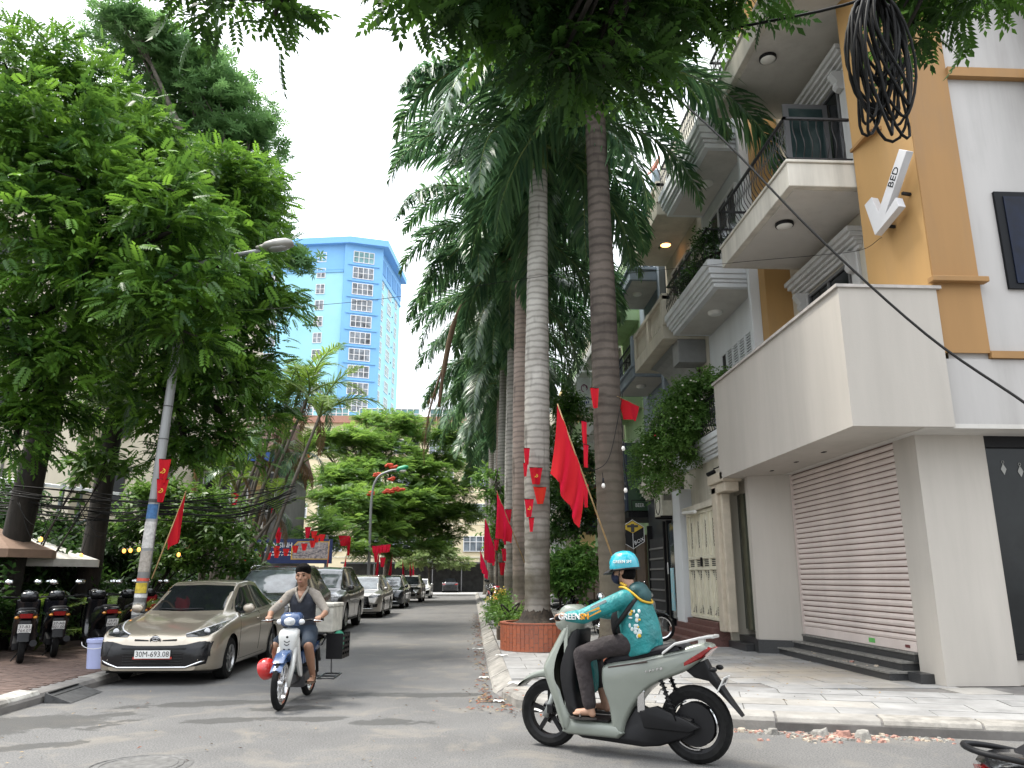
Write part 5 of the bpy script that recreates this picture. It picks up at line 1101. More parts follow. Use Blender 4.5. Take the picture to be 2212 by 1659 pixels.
    def side(s, top, bot, sgn, nu=10, nv=4, off=.006): return s._patch(top, bot, nu, nv, lambda a, b: ((sgn*3, a, b), (-sgn, 0, 0)), off)
    def _patch(s, top, bot, nu, nv, ray, off):
        def along(pl, t):
            q = t*(len(pl)-1); i = min(int(q), len(pl)-2); return Vector((*pl[i], 0)).lerp(Vector((*pl[i+1], 0)), q-i)
        rows = []; last = None
        for j in range(nv+1):
            row = []
            for i in range(nu+1):
                q = along(bot, i/nu).lerp(along(top, i/nu), j/nv); o, d = ray(q.x, q.y); h = s.cast(o, d)
                if h is None: h = last if last is not None else Vector(o)+Vector(d)
                last = h; row.append(h - Vector(d)*off)
            rows.append(row)
        return MB().grid(rows)
def mirx(pl): return [(-x, z) for x, z in pl]
def wheel_meshes(r, w, rim_mat, spokes=5, style=0):
    t = MB(); Rx = Matrix.Rotation(R(90), 4, 'Y'); t.lathe([(r*.66, -w/2), (r*.9, -w/2), (r*.98, -w*.38), (r, -w*.2), (r, w*.2), (r*.98, w*.38), (r*.9, w/2), (r*.66, w/2)], 28, Rx, caps=False)
    tm = t.mesh('wheel', m_tyre, smooth=35)
    q = MB(); q.lathe([(r*.66, -w*.42), (r*.6, -w*.2), (r*.6, w*.36), (r*.66, w*.5), (r*.68, w*.46)], 28, Rx, caps=False)
    q.lathe([(r*.14, w*.2), (r*.13, w*.44), (.001, w*.46)], 12, Rx); q.lathe([(r*.6, w*.05), (.001, w*.05)], 20, Rx, mi=1, caps=False)
    for k in range(spokes):
        a = 2*math.pi*k/spokes
        for da in ((-.16, .16) if style == 0 else (0,)):
            ww = .028 if style == 0 else .05; M_ = Matrix.Rotation(a+da*.5, 4, 'X'); q.box((w*.22, -ww*r/.33*.9, r*.1), (w*.40, ww*r/.33*.9, r*.63), Mx=M_ @ Matrix.Rotation(da*.35, 4, 'X'))
    rm = q.mesh('rim', [rim_mat, m_well], smooth=30); return tm, rm
def torus_ell(mb, T, a, b, r, n=18, seg=5, rot=0):
    mb.tube([T @ Vector((a*math.cos(t)*math.cos(rot)-b*math.sin(t)*math.sin(rot), a*math.cos(t)*math.sin(rot)+b*math.sin(t)*math.cos(rot), 0)) for t in [2*math.pi*k/n for k in range(n)]], r, seg, closed=True)
def add_wheels(root, B, r, w, rim, spokes=5, style=0):
    tm, rm = wheel_meshes(r, w, rim, spokes, style)
    for wy in B.wheels:
        for sg in (-1, 1):
            x = sg*(B.W/2-w/2-.012); o = inst('wheel', tm, root, (x, wy, r), (0, 0, 0 if sg > 0 else math.pi)); inst('rim', rm, o)
    mb = MB(); 
    for wy in B.wheels: mb.box((-B.W/2+.28, wy-r-.06, B.sill-.02), (B.W/2-.28, wy+r+.06, r*2.1))
    mb.box((-B.W/2+.12, .25, B.sill-.03), (B.W/2-.12, B.L-.2, B.sill+.05)); mb.build('underbody', m_well, root)
    for wy in B.wheels:
        for sg in (-1, 1):
            rows = [[Vector((sg*(B.W/2-.30+xx), wy+(B.wr+.058)*math.cos(a), B.wr+(B.wr+.058)*math.sin(a))) for a in [R(-10+20*k) for k in range(11)]] for xx in (0, .26)]
            MB().grid(rows).build('wheel_arch_liner', m_well, root)
def side_glass(root, B, polys):
    for sg in (-1, 1):
        for (t, b) in polys: B.side(t, b, sg, 10, 4, .005).build('side_window', m_cglass, root, smooth=True)
def mirrors(root, B, y, z, paint, xw=None):
    for sg in (-1, 1):
        x = sg*(xw or B.W/2*.96); mb = MB(); mb.ell((x+sg*.1, y, z+.05), (.10, .055, .075), 12, 8); m_ = mb.build('door_mirror', paint, root, smooth=True)
        mb = MB(); mb.box((min(x-sg*.06, x+sg*.04), y-.03, z-.03), (max(x-sg*.06, x+sg*.04), y+.03, z+.0)); mb.build('mirror_foot', m_black, m_)
def handles(root, B, spots, mat):
    for sg in (-1, 1):
        for y, z in spots:
            h = B.cast((sg*3, y, z), (-sg, 0, 0)); mb = MB(); mb.tube([(h.x+sg*.005, y-.1, z), (h.x+sg*.03, y-.06, z+.003), (h.x+sg*.03, y+.06, z+.003), (h.x+sg*.005, y+.1, z)], .013, 6); mb.build('door_handle', mat, root, smooth=True)
def seams(root, B, lines):
    for sg in (-1, 1):
        mb = MB()
        for ln in lines:
            ps = []
            for i in range(len(ln)-1):
                for k in range(8):
                    t = k/8; y, z = lerp(ln[i][0], ln[i+1][0], t), lerp(ln[i][1], ln[i+1][1], t); h = B.cast((sg*3, y, z), (-sg, 0, 0))
                    if h: ps.append(h + Vector((sg*.0005, 0, 0)))
            if len(ps) > 2: mb.tube(ps, .0035, 4)
        mb.build('door_seam', m_well, root)
def plate(root, text, y, z, w=.5, h=.11, rz=0, mat=None, x=0):
    T = Matrix.Translation((x, y, z)) @ frame_mx((0, 0, 0), (1, 0, 0), (0, 0, 1)); 
    p_ = MB().box((-w/2, -h/2, -.008), (w/2, h/2, .004), Mx=T).build('number_plate', m_plate, root)
    pb = M('plate_black', (.01, .01, .01), .5)
    if text: lettering(text, h*.98, pb, p_, T @ Matrix.Translation((0, 0, .0055)), depth=.001, squeeze=.92)
    else: marks(8, w*.86, h*.6, pb, p_, T @ Matrix.Translation((0, 0, .0055)))
    return p_
SED_TOP = [(0, .50), (.03, .60), (.09, .685), (.2, .755), (.5, .85), (.95, .93), (1.12, .965), (1.3, 1.05), (1.95, 1.40), (2.3, 1.462), (2.75, 1.475), (3.2, 1.425), (3.65, 1.255), (3.98, 1.10), (4.22, 1.085), (4.36, 1.0), (4.42, .8)]
SED_BELT = [(0, .44), (.05, .56), (.15, .665), (.35, .745), (.7, .82), (1.15, .875), (1.6, .905), (2.6, .955), (3.6, 1.01), (4.1, 1.02), (4.3, .97), (4.42, .72)]
SED_RW = [(0, .40), (.3, .55), (.9, .60), (1.2, .62), (1.95, .56), (2.6, .55), (3.3, .54), (3.8, .58), (4.42, .5)]
def sedan(loc, label, paint, text, simple=False):
    root = thing('parked_car', label, 'car', loc, 0, local=True, group=None)
    B = Body(4.42, 1.73, SED_TOP, SED_BELT, SED_RW, sill=.185, nose=.5, wheels=(.86, 3.41), wr=.305)
    B.mb.build('body', paint, root, smooth=40)
    w = B.front([(-.50, 1.41), (0, 1.43), (.50, 1.41)], [(-.66, 1.0), (0, .985), (.66, 1.0)], 14, 8, .005).build('windscreen', m_cglass, root, smooth=True)
    mb = MB(); 
    for s_ in (-1, 1): mb.tube([B.cast((s_*.05+.3*q-.1, -1, 1.0+.012*abs(q)), (0, 1, 0)) + Vector((0, -.015, .012)) for q in (-1, -.5, 0, .5, 1)] , .008, 5)
    mb.build('wiper', m_black, w)
    B.rear([(-.46, 1.38), (0, 1.40), (.46, 1.38)], [(-.56, 1.14), (0, 1.13), (.56, 1.14)], 10, 5).build('rear_window', m_cglass, root, smooth=True)
    side_glass(root, B, [([(1.62, 1.13), (1.98, 1.34), (2.42, 1.385)], [(1.42, .96), (1.9, .965), (2.40, .985)]), ([(2.5, 1.385), (2.9, 1.37), (3.22, 1.30)], [(2.48, .99), (2.9, 1.005), (3.34, 1.03)]), ([(3.30, 1.27), (3.42, 1.22), (3.55, 1.15)], [(3.42, 1.04), (3.48, 1.045), (3.62, 1.06)])])
    mirrors(root, B, 1.5, .97, paint, .80); handles(root, B, [(2.28, .83), (3.2, .86)], paint)
    seams(root, B, [[(1.28, .86), (1.25, .5), (1.3, .27)], [(2.45, .95), (2.44, .6), (2.4, .27)], [(3.3, 1.0), (3.33, .8), (3.08, .55), (3.0, .3)], [(1.3, .25), (3.0, .26)], [(1.3, .885), (3.3, .985)]])
    # nose
    for s_ in (-1, 1):
        f = (lambda q: q) if s_ > 0 else mirx
        hl = B.front(f([(.40, .705), (.56, .755), (.72, .83), (.80, .875)]), f([(.42, .665), (.58, .665), (.72, .685), (.82, .76)]), 14, 5, .006).build('headlight', m_lens, root, smooth=True)
        B.front(f([(.40, .712), (.56, .762), (.72, .84), (.81, .885)]), f([(.40, .70), (.56, .75), (.72, .826), (.80, .872)]), 12, 1, .009).build('light_strip', m_drl, hl)
        c = B.cast((s_*.66, -1, .735), (0, 1, 0)); mb = MB(); T = frame_mx(c + Vector((0, -.012, 0)), (1, 0, 0), (0, 0, 1)); mb.lathe([(.045, 0), (.042, .008), (.03, .012), (.001, .006)], 14, T); mb.build('projector', m_drl, hl, smooth=True)
        B.front(f([(.60, .60), (.70, .61), (.78, .585)]), f([(.66, .42), (.72, .40), (.78, .40)]), 6, 4, .010).build('fog_light_bezel', m_gloss, root, smooth=True)
        B.front(f([(.10, .628), (.3, .64)]), f([(.10, .612), (.3, .615)]), 6, 1, .006).build('grille_slot', m_well, root)
    B.front([(-.80, .60), (-.62, .605), (-.45, .565), (-.25, .55), (0, .548), (.25, .55), (.45, .565), (.62, .605), (.80, .60)], [(-.74, .30), (-.62, .27), (-.4, .25), (-.2, .25), (0, .25), (.2, .25), (.4, .25), (.62, .27), (.74, .30)], 32, 8, .005).build('lower_grille', m_gloss, root, smooth=True)
    g_ = MB()
    for k in range(5):
        z = .30+.035*k; g_.tube([B.cast((x, -1, z), (0, 1, 0)) + Vector((0, -.008, 0)) for x in [-.42+.06*q for q in range(15)]], .006, 4)
    g_.build('grille_bars', m_black, root)
    lip = MB(); lip.tube([B.cast((x, -1, .255+.10*max(0, abs(x)-.48)/.27), (0, 1, 0)) + Vector((0, -.012, 0)) for x in [-.72+.06*q for q in range(25)]], .014, 6); lip.build('chrome_lip', m_chrome, root, smooth=True)
    B.front([(-.45, .52), (0, .515), (.45, .52)], [(-.45, .50), (0, .492), (.45, .50)], 12, 1, .012).build('upper_slot', m_well, root)
    c = B.cast((0, -1, .625), (0, 1, 0)); mb = MB(); T = frame_mx(c + Vector((0, -.014, 0)), (1, 0, 0), (0, -.25, 1))
    torus_ell(mb, T, .075, .052, .008); torus_ell(mb, T @ Matrix.Translation((0, .014, .003)), .046, .018, .006, 14); torus_ell(mb, T, .019, .047, .006, 14)
    em = mb.build('emblem', m_chrome, root, smooth=True); MB().lathe([(.07, -.006), (.001, -.004)], 16, T).build('emblem_back', m_gloss, em)
    c = B.cast((0, -1, .435), (0, 1, 0)); p_ = plate(root, text, c.y-.03, .435)
    MB().box((-.275, c.y-.022, .368), (.275, c.y-.016, .40)).build('plate_frame', M('red_plate_frame', (.4, .03, .02), .4), p_)
    # bonnet creases, tail lights, exhaust
    B.rear([(-.80, .93), (-.5, .92)], [(-.78, .80), (-.5, .78)], 6, 3).build('tail_light', m_redlens, root); B.rear([(.80, .93), (.5, .92)], [(.78, .80), (.5, .78)], 6, 3).build('tail_light', m_redlens, root)
    add_wheels(root, B, .305, .2, m_rim, 5, 0)
    return root
SUV_TOP = [(0, .70), (.03, .85), (.10, .98), (.25, 1.05), (.7, 1.11), (1.1, 1.15), (1.28, 1.21), (1.9, 1.65), (2.25, 1.76), (3.0, 1.81), (4.0, 1.79), (4.45, 1.72), (4.62, 1.45), (4.74, 1.1), (4.8, .85)]
SUV_BELT = [(0, .62), (.05, .80), (.15, .93), (.4, .99), (1.1, 1.05), (2.0, 1.08), (3.5, 1.13), (4.3, 1.2), (4.6, 1.2), (4.74, 1.0), (4.8, .8)]
SUV_RW = [(0, .45), (.3, .62), (1.0, .68), (1.3, .68), (2.0, .60), (3.0, .59), (4.2, .58), (4.6, .6), (4.8, .55)]
def suv(loc, label, paint, style, text=None, L=4.8, W=1.85, H=1.81, rim=None, sill=.30, nose=.42):
    root = thing('parked_car', label, 'car', loc, 0, local=True); k, h = L/4.8, H/1.81
    B = Body(L, W, [(y*k, z*h) for y, z in SUV_TOP], [(y*k, z*h) for y, z in SUV_BELT], [(y*k, x*W/1.85) for y, x in SUV_RW], sill=sill, nose=nose, wheels=(.93*k, 3.70*k), wr=.385*min(1, h+.02))
    wr = B.wr; S = lambda pl: [(x*W/1.85, z*h) for x, z in pl]; Q = lambda pl: [(y*k, z*h) for y, z in pl]
    B.mb.build('body', paint, root, smooth=40)
    B.front(S([(-.54, 1.68), (0, 1.705), (.54, 1.68)]), S([(-.70, 1.19), (0, 1.175), (.70, 1.19)]), 14, 8, .006).build('windscreen', M('screen_glass_painted_sky', (.10, .12, .13), .06, var=.5, scale=3, spec=1.0), root, smooth=True)  # pale mottled base colour paints reflected clouds into the glass
    B.rear(S([(-.5, 1.62), (.5, 1.62)]), S([(-.6, 1.28), (.6, 1.28)]), 8, 4).build('rear_window', m_cglass, root, smooth=True)
    side_glass(root, B, [(Q([(1.55, 1.30), (1.92, 1.57), (2.45, 1.66)]), Q([(1.42, 1.13), (1.9, 1.14), (2.43, 1.16)])), (Q([(2.53, 1.665), (2.95, 1.68), (3.4, 1.67)]), Q([(2.52, 1.165), (2.95, 1.18), (3.48, 1.2)])), (Q([(3.5, 1.665), (3.9, 1.65), (4.25, 1.58)]), Q([(3.58, 1.21), (3.9, 1.23), (4.3, 1.28)]))])
    mirrors(root, B, 1.5*k, 1.14*h, paint, W/2*.90); handles(root, B, [(2.25*k, 1.0*h), (3.3*k, 1.03*h)], m_chrome)
    seams(root, B, [Q([(1.3, 1.05), (1.28, .7), (1.35, .38)]), Q([(2.48, 1.12), (2.47, .7), (2.45, .38)]), Q([(3.5, 1.15), (3.45, .8), (3.2, .45)]), Q([(1.35, .36), (3.2, .37)])])
    for s_ in (-1, 1):
        f = (lambda q: S(q)) if s_ > 0 else (lambda q: mirx(S(q)))
        hl = B.front(f([(.42, .93), (.6, .96), (.84, 1.0)]), f([(.44, .84), (.62, .84), (.86, .90)]), 12, 4, .006).build('headlight', m_lens, root, smooth=True)
        B.front(f([(.42, .935), (.6, .965), (.84, 1.01)]), f([(.42, .925), (.6, .952), (.84, .99)]), 10, 1, .009).build('light_strip', m_drl, hl)
        B.front(f([(.60, .58), (.80, .60)]), f([(.62, .46), (.78, .46)]), 6, 4, .008).build('fog_light', m_gloss, root, smooth=True)
        mb = MB(); mb.tube([(s_*W*.30, 1.95*k, 1.74*h), (s_*W*.305, 2.2*k, 1.795*h), (s_*W*.30, 3.9*k, 1.815*h), (s_*W*.30, 4.2*k, 1.76*h)], .018, 6); mb.build('roof_rail', m_chrome, root, smooth=True)
        B.rear(f([(.6, 1.15), (.85, 1.15)]), f([(.6, 1.0), (.85, 1.0)]), 5, 3).build('tail_light', m_redlens, root)
    if style == 'spindle': gp = ([(-.42, .90), (0, .93), (.42, .90)], [(-.52, .42), (0, .40), (.52, .42)])
    else: gp = ([(-.40, .95), (0, .97), (.40, .95)], [(-.42, .68), (0, .67), (.42, .68)])
    B.front(S(gp[0]), S(gp[1]), 12, 6, .007).build('grille', m_gloss, root, smooth=True)
    mb = MB()
    for z in ((.90, .84, .78, .72) if style != 'spindle' else (.86, .8, .74, .68, .62, .56, .5)): mb.tube([B.cast((x*W/1.85, -1, z*h), (0, 1, 0)) + Vector((0, -.014, 0)) for x in [-.38+.076*q for q in range(11)]], .009, 5)
    mb.build('grille_bar', m_chrome if style == 'chrome' else m_rimd, root, smooth=True)
    B.front(S([(-.55, .56), (0, .56), (.55, .56)]), S([(-.5, .40), (0, .39), (.5, .40)]), 12, 3, .007).build('lower_grille', m_well, root)
    if style in ('chrome', 'shield'):
        for s_ in (-1, 1):
            f = (lambda q: S(q)) if s_ > 0 else (lambda q: mirx(S(q))); B.front(f([(.42, .82), (.60, .66), (.66, .50)]), f([(.38, .80), (.55, .62), (.60, .44)]), 8, 1, .012).build('chrome_blade', m_chrome, root)
    mb = MB(); mb.tube([B.cast((x*W/1.85, -1, .40*h), (0, 1, 0)) + Vector((0, -.015, 0)) for x in [-.66+.11*q for q in range(13)]], .02, 6); mb.build('skid_plate', m_rim, root, smooth=True)
    c = B.cast((0, -1, .60*h), (0, 1, 0)); plate(root, text, c.y-.03, .58*h)
    for s_ in (-1, 1):
        mb = MB(); mb.box((s_*W/2-.10 if s_ > 0 else s_*W/2-.0, 1.45*k, sill-.02), (s_*W/2+.0 if s_ > 0 else s_*W/2+.10, 3.15*k, sill+.02)); mb.build('running_board', m_black, root)
    add_wheels(root, B, wr, .24, rim or m_rim, 6, 1)
    return root
p_gold = car_paint('champagne_gold_paint', (.36, .315, .25), .6, .34)
p_black = car_paint('black_car_paint', (.018, .019, .021), .3, .25); p_dark = car_paint('dark_brown_grey_paint', (.045, .042, .042), .5, .28)
p_silver = car_paint('warm_silver_paint', (.34, .32, .29), .7, .3); p_navy = car_paint('dark_navy_paint', (.02, .024, .03), .4, .25); p_white = car_paint('white_car_paint', (.62, .62, .60), .1, .3)
car1 = sedan((-4.58, 11.95, 0), 'champagne gold sedan parked first at the kerb with plate 30M-693.08', p_gold, '30M-693.08')
suv((-4.75, 17.35, 0), 'black large car with chrome grille parked right behind the gold sedan', p_black, 'chrome', None, H=1.80)
suv((-4.62, 23.0, 0), 'dark brown grey off road car with tall sides and bright alloy wheels', p_dark, 'chrome', None, W=1.86, H=1.85)
suv((-4.42, 31.0, 0), 'warm silver crossover with dark spindle grille', p_silver, 'spindle', None, L=4.75, W=1.85, H=1.63, sill=.22)
suv((-4.35, 40.2, 0), 'dark navy crossover parked behind the silver one', p_navy, 'spindle', None, L=4.7, W=1.85, H=1.66, sill=.24)
suv((-4.1, 50.8, 0), 'pale car with bold chrome blades on its nose', p_silver, 'shield', None, L=4.6, W=1.8, H=1.70, sill=.25)
sedan((-4.0, 60.2, 0), 'white sedan parked last in the kerbside line', p_white, None)
s9 = sedan((-2.6, 89.6, .02), 'dark sedan parked tail out in the carport', p_black, None); s9.rotation_euler = (0, 0, math.pi)
s9.location = (-2.3, 87.9, .02)
# ---------------------------------------------------------------- motorbikes
def puff(mb, outline, hw, yc=0.0, inset=.02, mi=None, full=.72, taper=None):
    """rounded panel: outline in (x,z) given width 2*hw about y=yc"""
    pts = [Vector((x, 0, z)) for x, z in outline]; n = len(pts); area = sum(pts[i].x*pts[(i+1) % n].z - pts[(i+1) % n].x*pts[i].z for i in range(n))
    if area < 0: pts = pts[::-1]
    ins = []
    for i in range(n):
        a, b, c = pts[i-1], pts[i], pts[(i+1) % n]; d1 = (b-a).normalized(); d2 = (c-b).normalized(); nn = Vector((-d1.z-d2.z, 0, d1.x+d2.x)); nn = nn.normalized() if nn.length > 1e-6 else Vector((-d1.z, 0, d1.x)); ins.append(b + nn*inset)
    rings = []
    for y, q in ((-1, ins), (-.93, [p.lerp(s_, .45) for p, s_ in zip(pts, ins)]), (-full, pts), (full, pts), (.93, [p.lerp(s_, .45) for p, s_ in zip(pts, ins)]), (1, ins)):
        rings.append([Vector((p.x, yc + y*hw*(taper(p.x, p.z) if taper else 1), p.z)) for p in q])
    mb.loft([r_[::-1] for r_ in rings], mi); return mb
def rnd(outline, n=3): 
    q = [Vector((x, 0, z)) for x, z in outline]; m = len(q); out = []
    for i in range(m):
        a, b, c, d = q[i-1], q[i], q[(i+1) % m], q[(i+2) % m]
        for k in range(n):
            t = k/n; p = .5*((2*b) + (c-a)*t + (2*a-5*b+4*c-d)*t*t + (3*b-a-3*c+d)*t**3); out.append((p.x, p.z))
    return out
def bike_wheel(root, x, r, w, tyre_t, rim, spokes=5, wire=False, hub=None, disc=False):
    Rx = Matrix.Rotation(R(90), 4, 'X'); t = MB(); T = Rx
    t.lathe([(r-tyre_t, -w*.42), (r-tyre_t*.5, -w*.5), (r-tyre_t*.12, -w*.32), (r, 0), (r-tyre_t*.12, w*.32), (r-tyre_t*.5, w*.5), (r-tyre_t, w*.42)], 32, T, caps=False)
    o = t.build('wheel', m_tyre, root, smooth=40, loc=(x, 0, r)); ri = r-tyre_t
    q = MB(); q.lathe([(ri+.004, -w*.4), (ri-.025, -w*.3), (ri-.025, w*.3), (ri+.004, w*.4)], 32, T, caps=False)
    if wire:
        for k in range(24):
            a = 2*math.pi*k/24; b = a + (.35 if k % 2 else -.35); q.tube([(.03*math.cos(b), .02*(-1)**k, .03*math.sin(b)), (ri*.97*math.cos(a), 0, ri*.97*math.sin(a))], .0018, 3, caps=False)
        q.lathe([(.035, -.04), (.035, .04)], 12, T)
    elif hub: q.lathe([(hub, -w*.36), (hub*.98, -w*.44), (hub*.5, -w*.5), (.001, -w*.5)], 24, T, mi=1); q.lathe([(hub, w*.36), (hub*.98, w*.44), (hub*.5, w*.5), (.001, w*.5)], 24, T, mi=1)
    else:
        for k in range(spokes): q.box((.02, -.018, -.016), (ri-.01, .018, .016), Mx=Matrix.Rotation(-2*math.pi*k/spokes-.3, 4, 'Y'))
        q.lathe([(.045, -.05), (.045, .05)], 14, T)
    q.build('rim', [rim, m_black], o, smooth=30)
    if disc:
        d_ = MB(); d_.lathe([(.055, .05), (.11, .05), (.11, .055), (.055, .055), (.055, .05)], 24, T, caps=False); d_.build('brake_disc', m_chrome, o)
    return o
def mirror_stalk(root, x, s_, z, xo=-.06, yo=.12, zo=.2, size=(.025, .075, .05)):
    mb = MB(); mb.tube(cr([(x, s_*.2, z), (x+xo*.3, s_*(.22+yo*.3), z+zo*.6), (x+xo, s_*(.2+yo), z+zo)], 4), .006, 5); o = mb.build('mirror', m_black, root, smooth=True)
    c = (x+xo-.005, s_*(.22+yo), z+zo+.03); MB().ell(c, size, 12, 8).build('mirror_shell', m_black, o, smooth=True)
    MB().ell((c[0]-.012, c[1], c[2]), (size[0]*.8, size[1]*.9, size[2]*.9), 12, 8).build('mirror_glass', M('mirror_glass', (.75, .78, .8), .04, metal=1.0, var=.02), o, smooth=True)
def bike_plate(root, x, z, l1, l2, tilt=.35):
    T = Matrix.Translation((x, 0, z)) @ Matrix.Rotation(-tilt, 4, 'Y') @ frame_mx((0, 0, 0), (0, -1, 0), (0, 0, 1))
    p_ = MB().box((-.095, -.07, -.004), (.095, .07, .003), Mx=T).build('number_plate', m_plate, root)
    pb = M('plate_black', (.01, .01, .01), .5)
    if l1 is None: marks(4, .11, .045, pb, p_, T @ Matrix.Translation((0, .032, .004))); marks(5, .14, .045, pb, p_, T @ Matrix.Translation((0, -.032, .004))); return
    lettering(l1, .068, pb, p_, T @ Matrix.Translation((0, .032, .004)), depth=.001); lettering(l2, .068, pb, p_, T @ Matrix.Translation((0, -.032, .004)), depth=.001)
def grips(root, gx, gz, gy=.34, levers=True, bar=True):
    mb = MB(); mb.tube([(gx, -gy-.06, gz), (gx+.02, -.22, gz), (gx+.05, -.1, gz-.02), (gx+.05, .1, gz-.02), (gx+.02, .22, gz), (gx, gy+.06, gz)], .013, 6)
    hb = mb.build('handlebar', m_black, root, smooth=True)
    for s_ in (-1, 1):
        MB().tube([(gx+.005, s_*(gy-.06), gz), (gx, s_*(gy+.065), gz)], .018, 8).build('grip', m_tyre, hb, smooth=True)
        if levers: MB().tube([(gx+.03, s_*(gy-.08), gz), (gx+.07, s_*(gy-.03), gz-.005), (gx+.06, s_*(gy+.07), gz-.01)], .006, 5).build('lever', m_chrome, hb, smooth=True)
m_seat = M('black_vinyl_seat', (.011, .011, .014), .6, var=.2, scale=9, spec=.25)
m_sage = M('sage_green_plastic', (.205, .225, .195), .32, var=.04, coat=.4)
def escooter(loc, rz, label):
    rt = thing('electric_scooter', label, 'scooter', loc, rz, local=True)
    bike_wheel(rt, 0, .31, .125, .085, m_black, hub=.175); bike_wheel(rt, 1.38, .295, .11, .08, m_black, spokes=5, disc=True)
    ring = MB(); Rx = Matrix.Rotation(R(90), 4, 'X')
    for a0 in (.3, 2.4, 4.5): MB().tube([(.192*math.cos(a), .055, .31+.192*math.sin(a)) for a in [a0+k*.12 for k in range(9)]], .008, 5).build('rim_stripe', m_chrome, rt)
    tp = lambda x, z: lerp(.62, 1.0, max(0, min(1, (x+.18)/.45)))
    mb = MB(); puff(mb, rnd([(-.19, .93), (-.10, .965), (.12, .90), (.45, .82), (.74, .76), (.80, .70), (.79, .55), (.74, .42), (.72, .28), (.70, .19), (.62, .185), (.58, .30), (.50, .44), (.38, .57), (.22, .66), (.05, .73), (-.08, .82)]), .155, inset=.03, taper=tp); mb.build('side_body', m_sage, rt, smooth=50)
    mb = MB(); puff(mb, [(1.2, .165), (1.14, .145), (.66, .15), (.60, .20), (.66, .27), (1.06, .275), (1.12, .32)], .16, inset=.03); mb.build('floor_board', m_sage, rt, smooth=40)
    mb = MB(); puff(mb, [(1.07, .28), (.74, .28), (.74, .292), (1.07, .292)], .145, inset=.004); mb.build('floor_mat', m_black, rt)
    # leg shield, swept
    mb = MB(); puff(mb, rnd([(1.13, .16), (1.20, .19), (1.28, .42), (1.37, .66), (1.35, .76), (1.24, .95), (1.15, 1.10), (1.10, 1.11), (1.07, 1.04), (1.17, .80), (1.19, .62), (1.13, .40), (1.08, .27)]), .20, inset=.05, taper=lambda x, z: lerp(.95, .75, max(0, (z-.7)/.4)) if z > .5 else lerp(.8, .95, z/.5)); sh_ = mb.build('leg_shield', m_sage, rt, smooth=50)
    mb = MB(); puff(mb, rnd([(1.10, .30), (1.16, .42), (1.21, .62), (1.19, .80), (1.09, 1.03), (1.0, 1.04), (1.02, .85), (1.05, .6), (1.02, .4), (.98, .30)]), .188, inset=.03, taper=lambda x, z: lerp(.95, .72, max(0, (z-.7)/.4))); mb.build('inner_shield', m_black, rt, smooth=50)
    mb = MB(); puff(mb, [(1.33, .80), (1.38, .70), (1.30, .745), (1.27, .80)], .1, inset=.01); mb.build('headlight_band', m_gloss, sh_, smooth=40)
    mb = MB(); puff(mb, rnd([(1.26, 1.08), (1.22, 1.2), (1.13, 1.26), (1.02, 1.22), (.98, 1.12), (1.03, 1.02), (1.15, 1.0)]), .15, inset=.06, taper=lambda x, z: 1.0); hc = mb.build('handlebar_cover', m_sage, rt, smooth=50)
    mb = MB(); puff(mb, [(1.27, 1.16), (1.24, 1.19), (1.24, 1.1), (1.27, 1.1)], .1, inset=.01); mb.build('headlight', m_drl, hc, smooth=40)
    grips(rt, 1.10, 1.15); mirror_stalk(rt, 1.06, -1, 1.15, zo=.14)
    # front fender and fork
    f = MB(); rows = [[Vector((1.38+.318*math.cos(a), y, .295+.32*math.sin(a))) for y in (-.06, -.035, 0, .035, .06)] for a in [R(60+k*9) for k in range(11)]]; f.grid(rows); puff(f, rnd([(1.22, .60), (1.30, .57), (1.42, .60), (1.56, .575), (1.70, .50), (1.60, .60), (1.45, .665), (1.30, .70), (1.22, .68)]), .072, inset=.02); f.build('front_fender', m_sage, rt, smooth=50)
    mb = MB(); [mb.tube([(1.25, s_*.085, .62), (1.33, s_*.085, .40), (1.39, s_*.08, .27)], [.024, .026, .03], 8) for s_ in (-1, 1)]; mb.build('fork', M('silver_fork', (.36, .38, .37), .35, metal=.5), rt, smooth=True)
    mb = MB(); mb.box((1.30, .085, .30), (1.36, .115, .38)); mb.build('brake_caliper', m_gloss, rt, bevel=.008)
    # underside, motor cover, swing arm, shocks
    mb = MB(); puff(mb, [(.70, .19), (1.1, .16), (1.02, .12), (.45, .10), (.30, .12), (.10, .19), (.0, .24), (.0, .36), (.12, .38), (.36, .36), (.5, .42), (.6, .28)], .11, inset=.02); mb.build('underbody', m_black, rt, smooth=40)
    mb = MB(); puff(mb, [(.02, .255), (.42, .26), (.46, .40), (.3, .44), (.02, .345), (-.06, .3)], .03, yc=.105, inset=.012); puff(mb, [(.02, .265), (.42, .27), (.42, .37), (.02, .335), (-.06, .3)], .025, yc=-.1, inset=.012); mb.build('swing_arm', m_black, rt, smooth=40)
    for s_ in (-1, 1):
        mb = MB(); mb.tube([(.25, s_*.125, .66), (.13, s_*.125, .34)], .014, 6)
        coil = []; n = 40
        for k in range(n+1):
            t = k/n; a = t*2*math.pi*7; coil.append((lerp(.25, .15, t)+.026*math.cos(a), s_*.125+.026*math.sin(a), lerp(.65, .41, t)))
        mb.tube(coil, .006, 4); mb.build('shock_absorber', m_black, rt, smooth=True)
    MB().box((.40, .12, .38), (.47, .135, .56)).build('side_plate', m_chrome, rt, bevel=.008)
    # seat, rail, tail
    mb = MB(); puff(mb, rnd([(.02, .915), (.10, .965), (.25, .935), (.45, .885), (.62, .875), (.77, .80), (.80, .745), (.72, .745), (.45, .80), (.12, .885)]), .145, inset=.035, taper=lambda x, z: lerp(1, .72, max(0, (x-.4)/.4))); mb.build('seat', m_seat, rt, smooth=50)
    mb = MB()
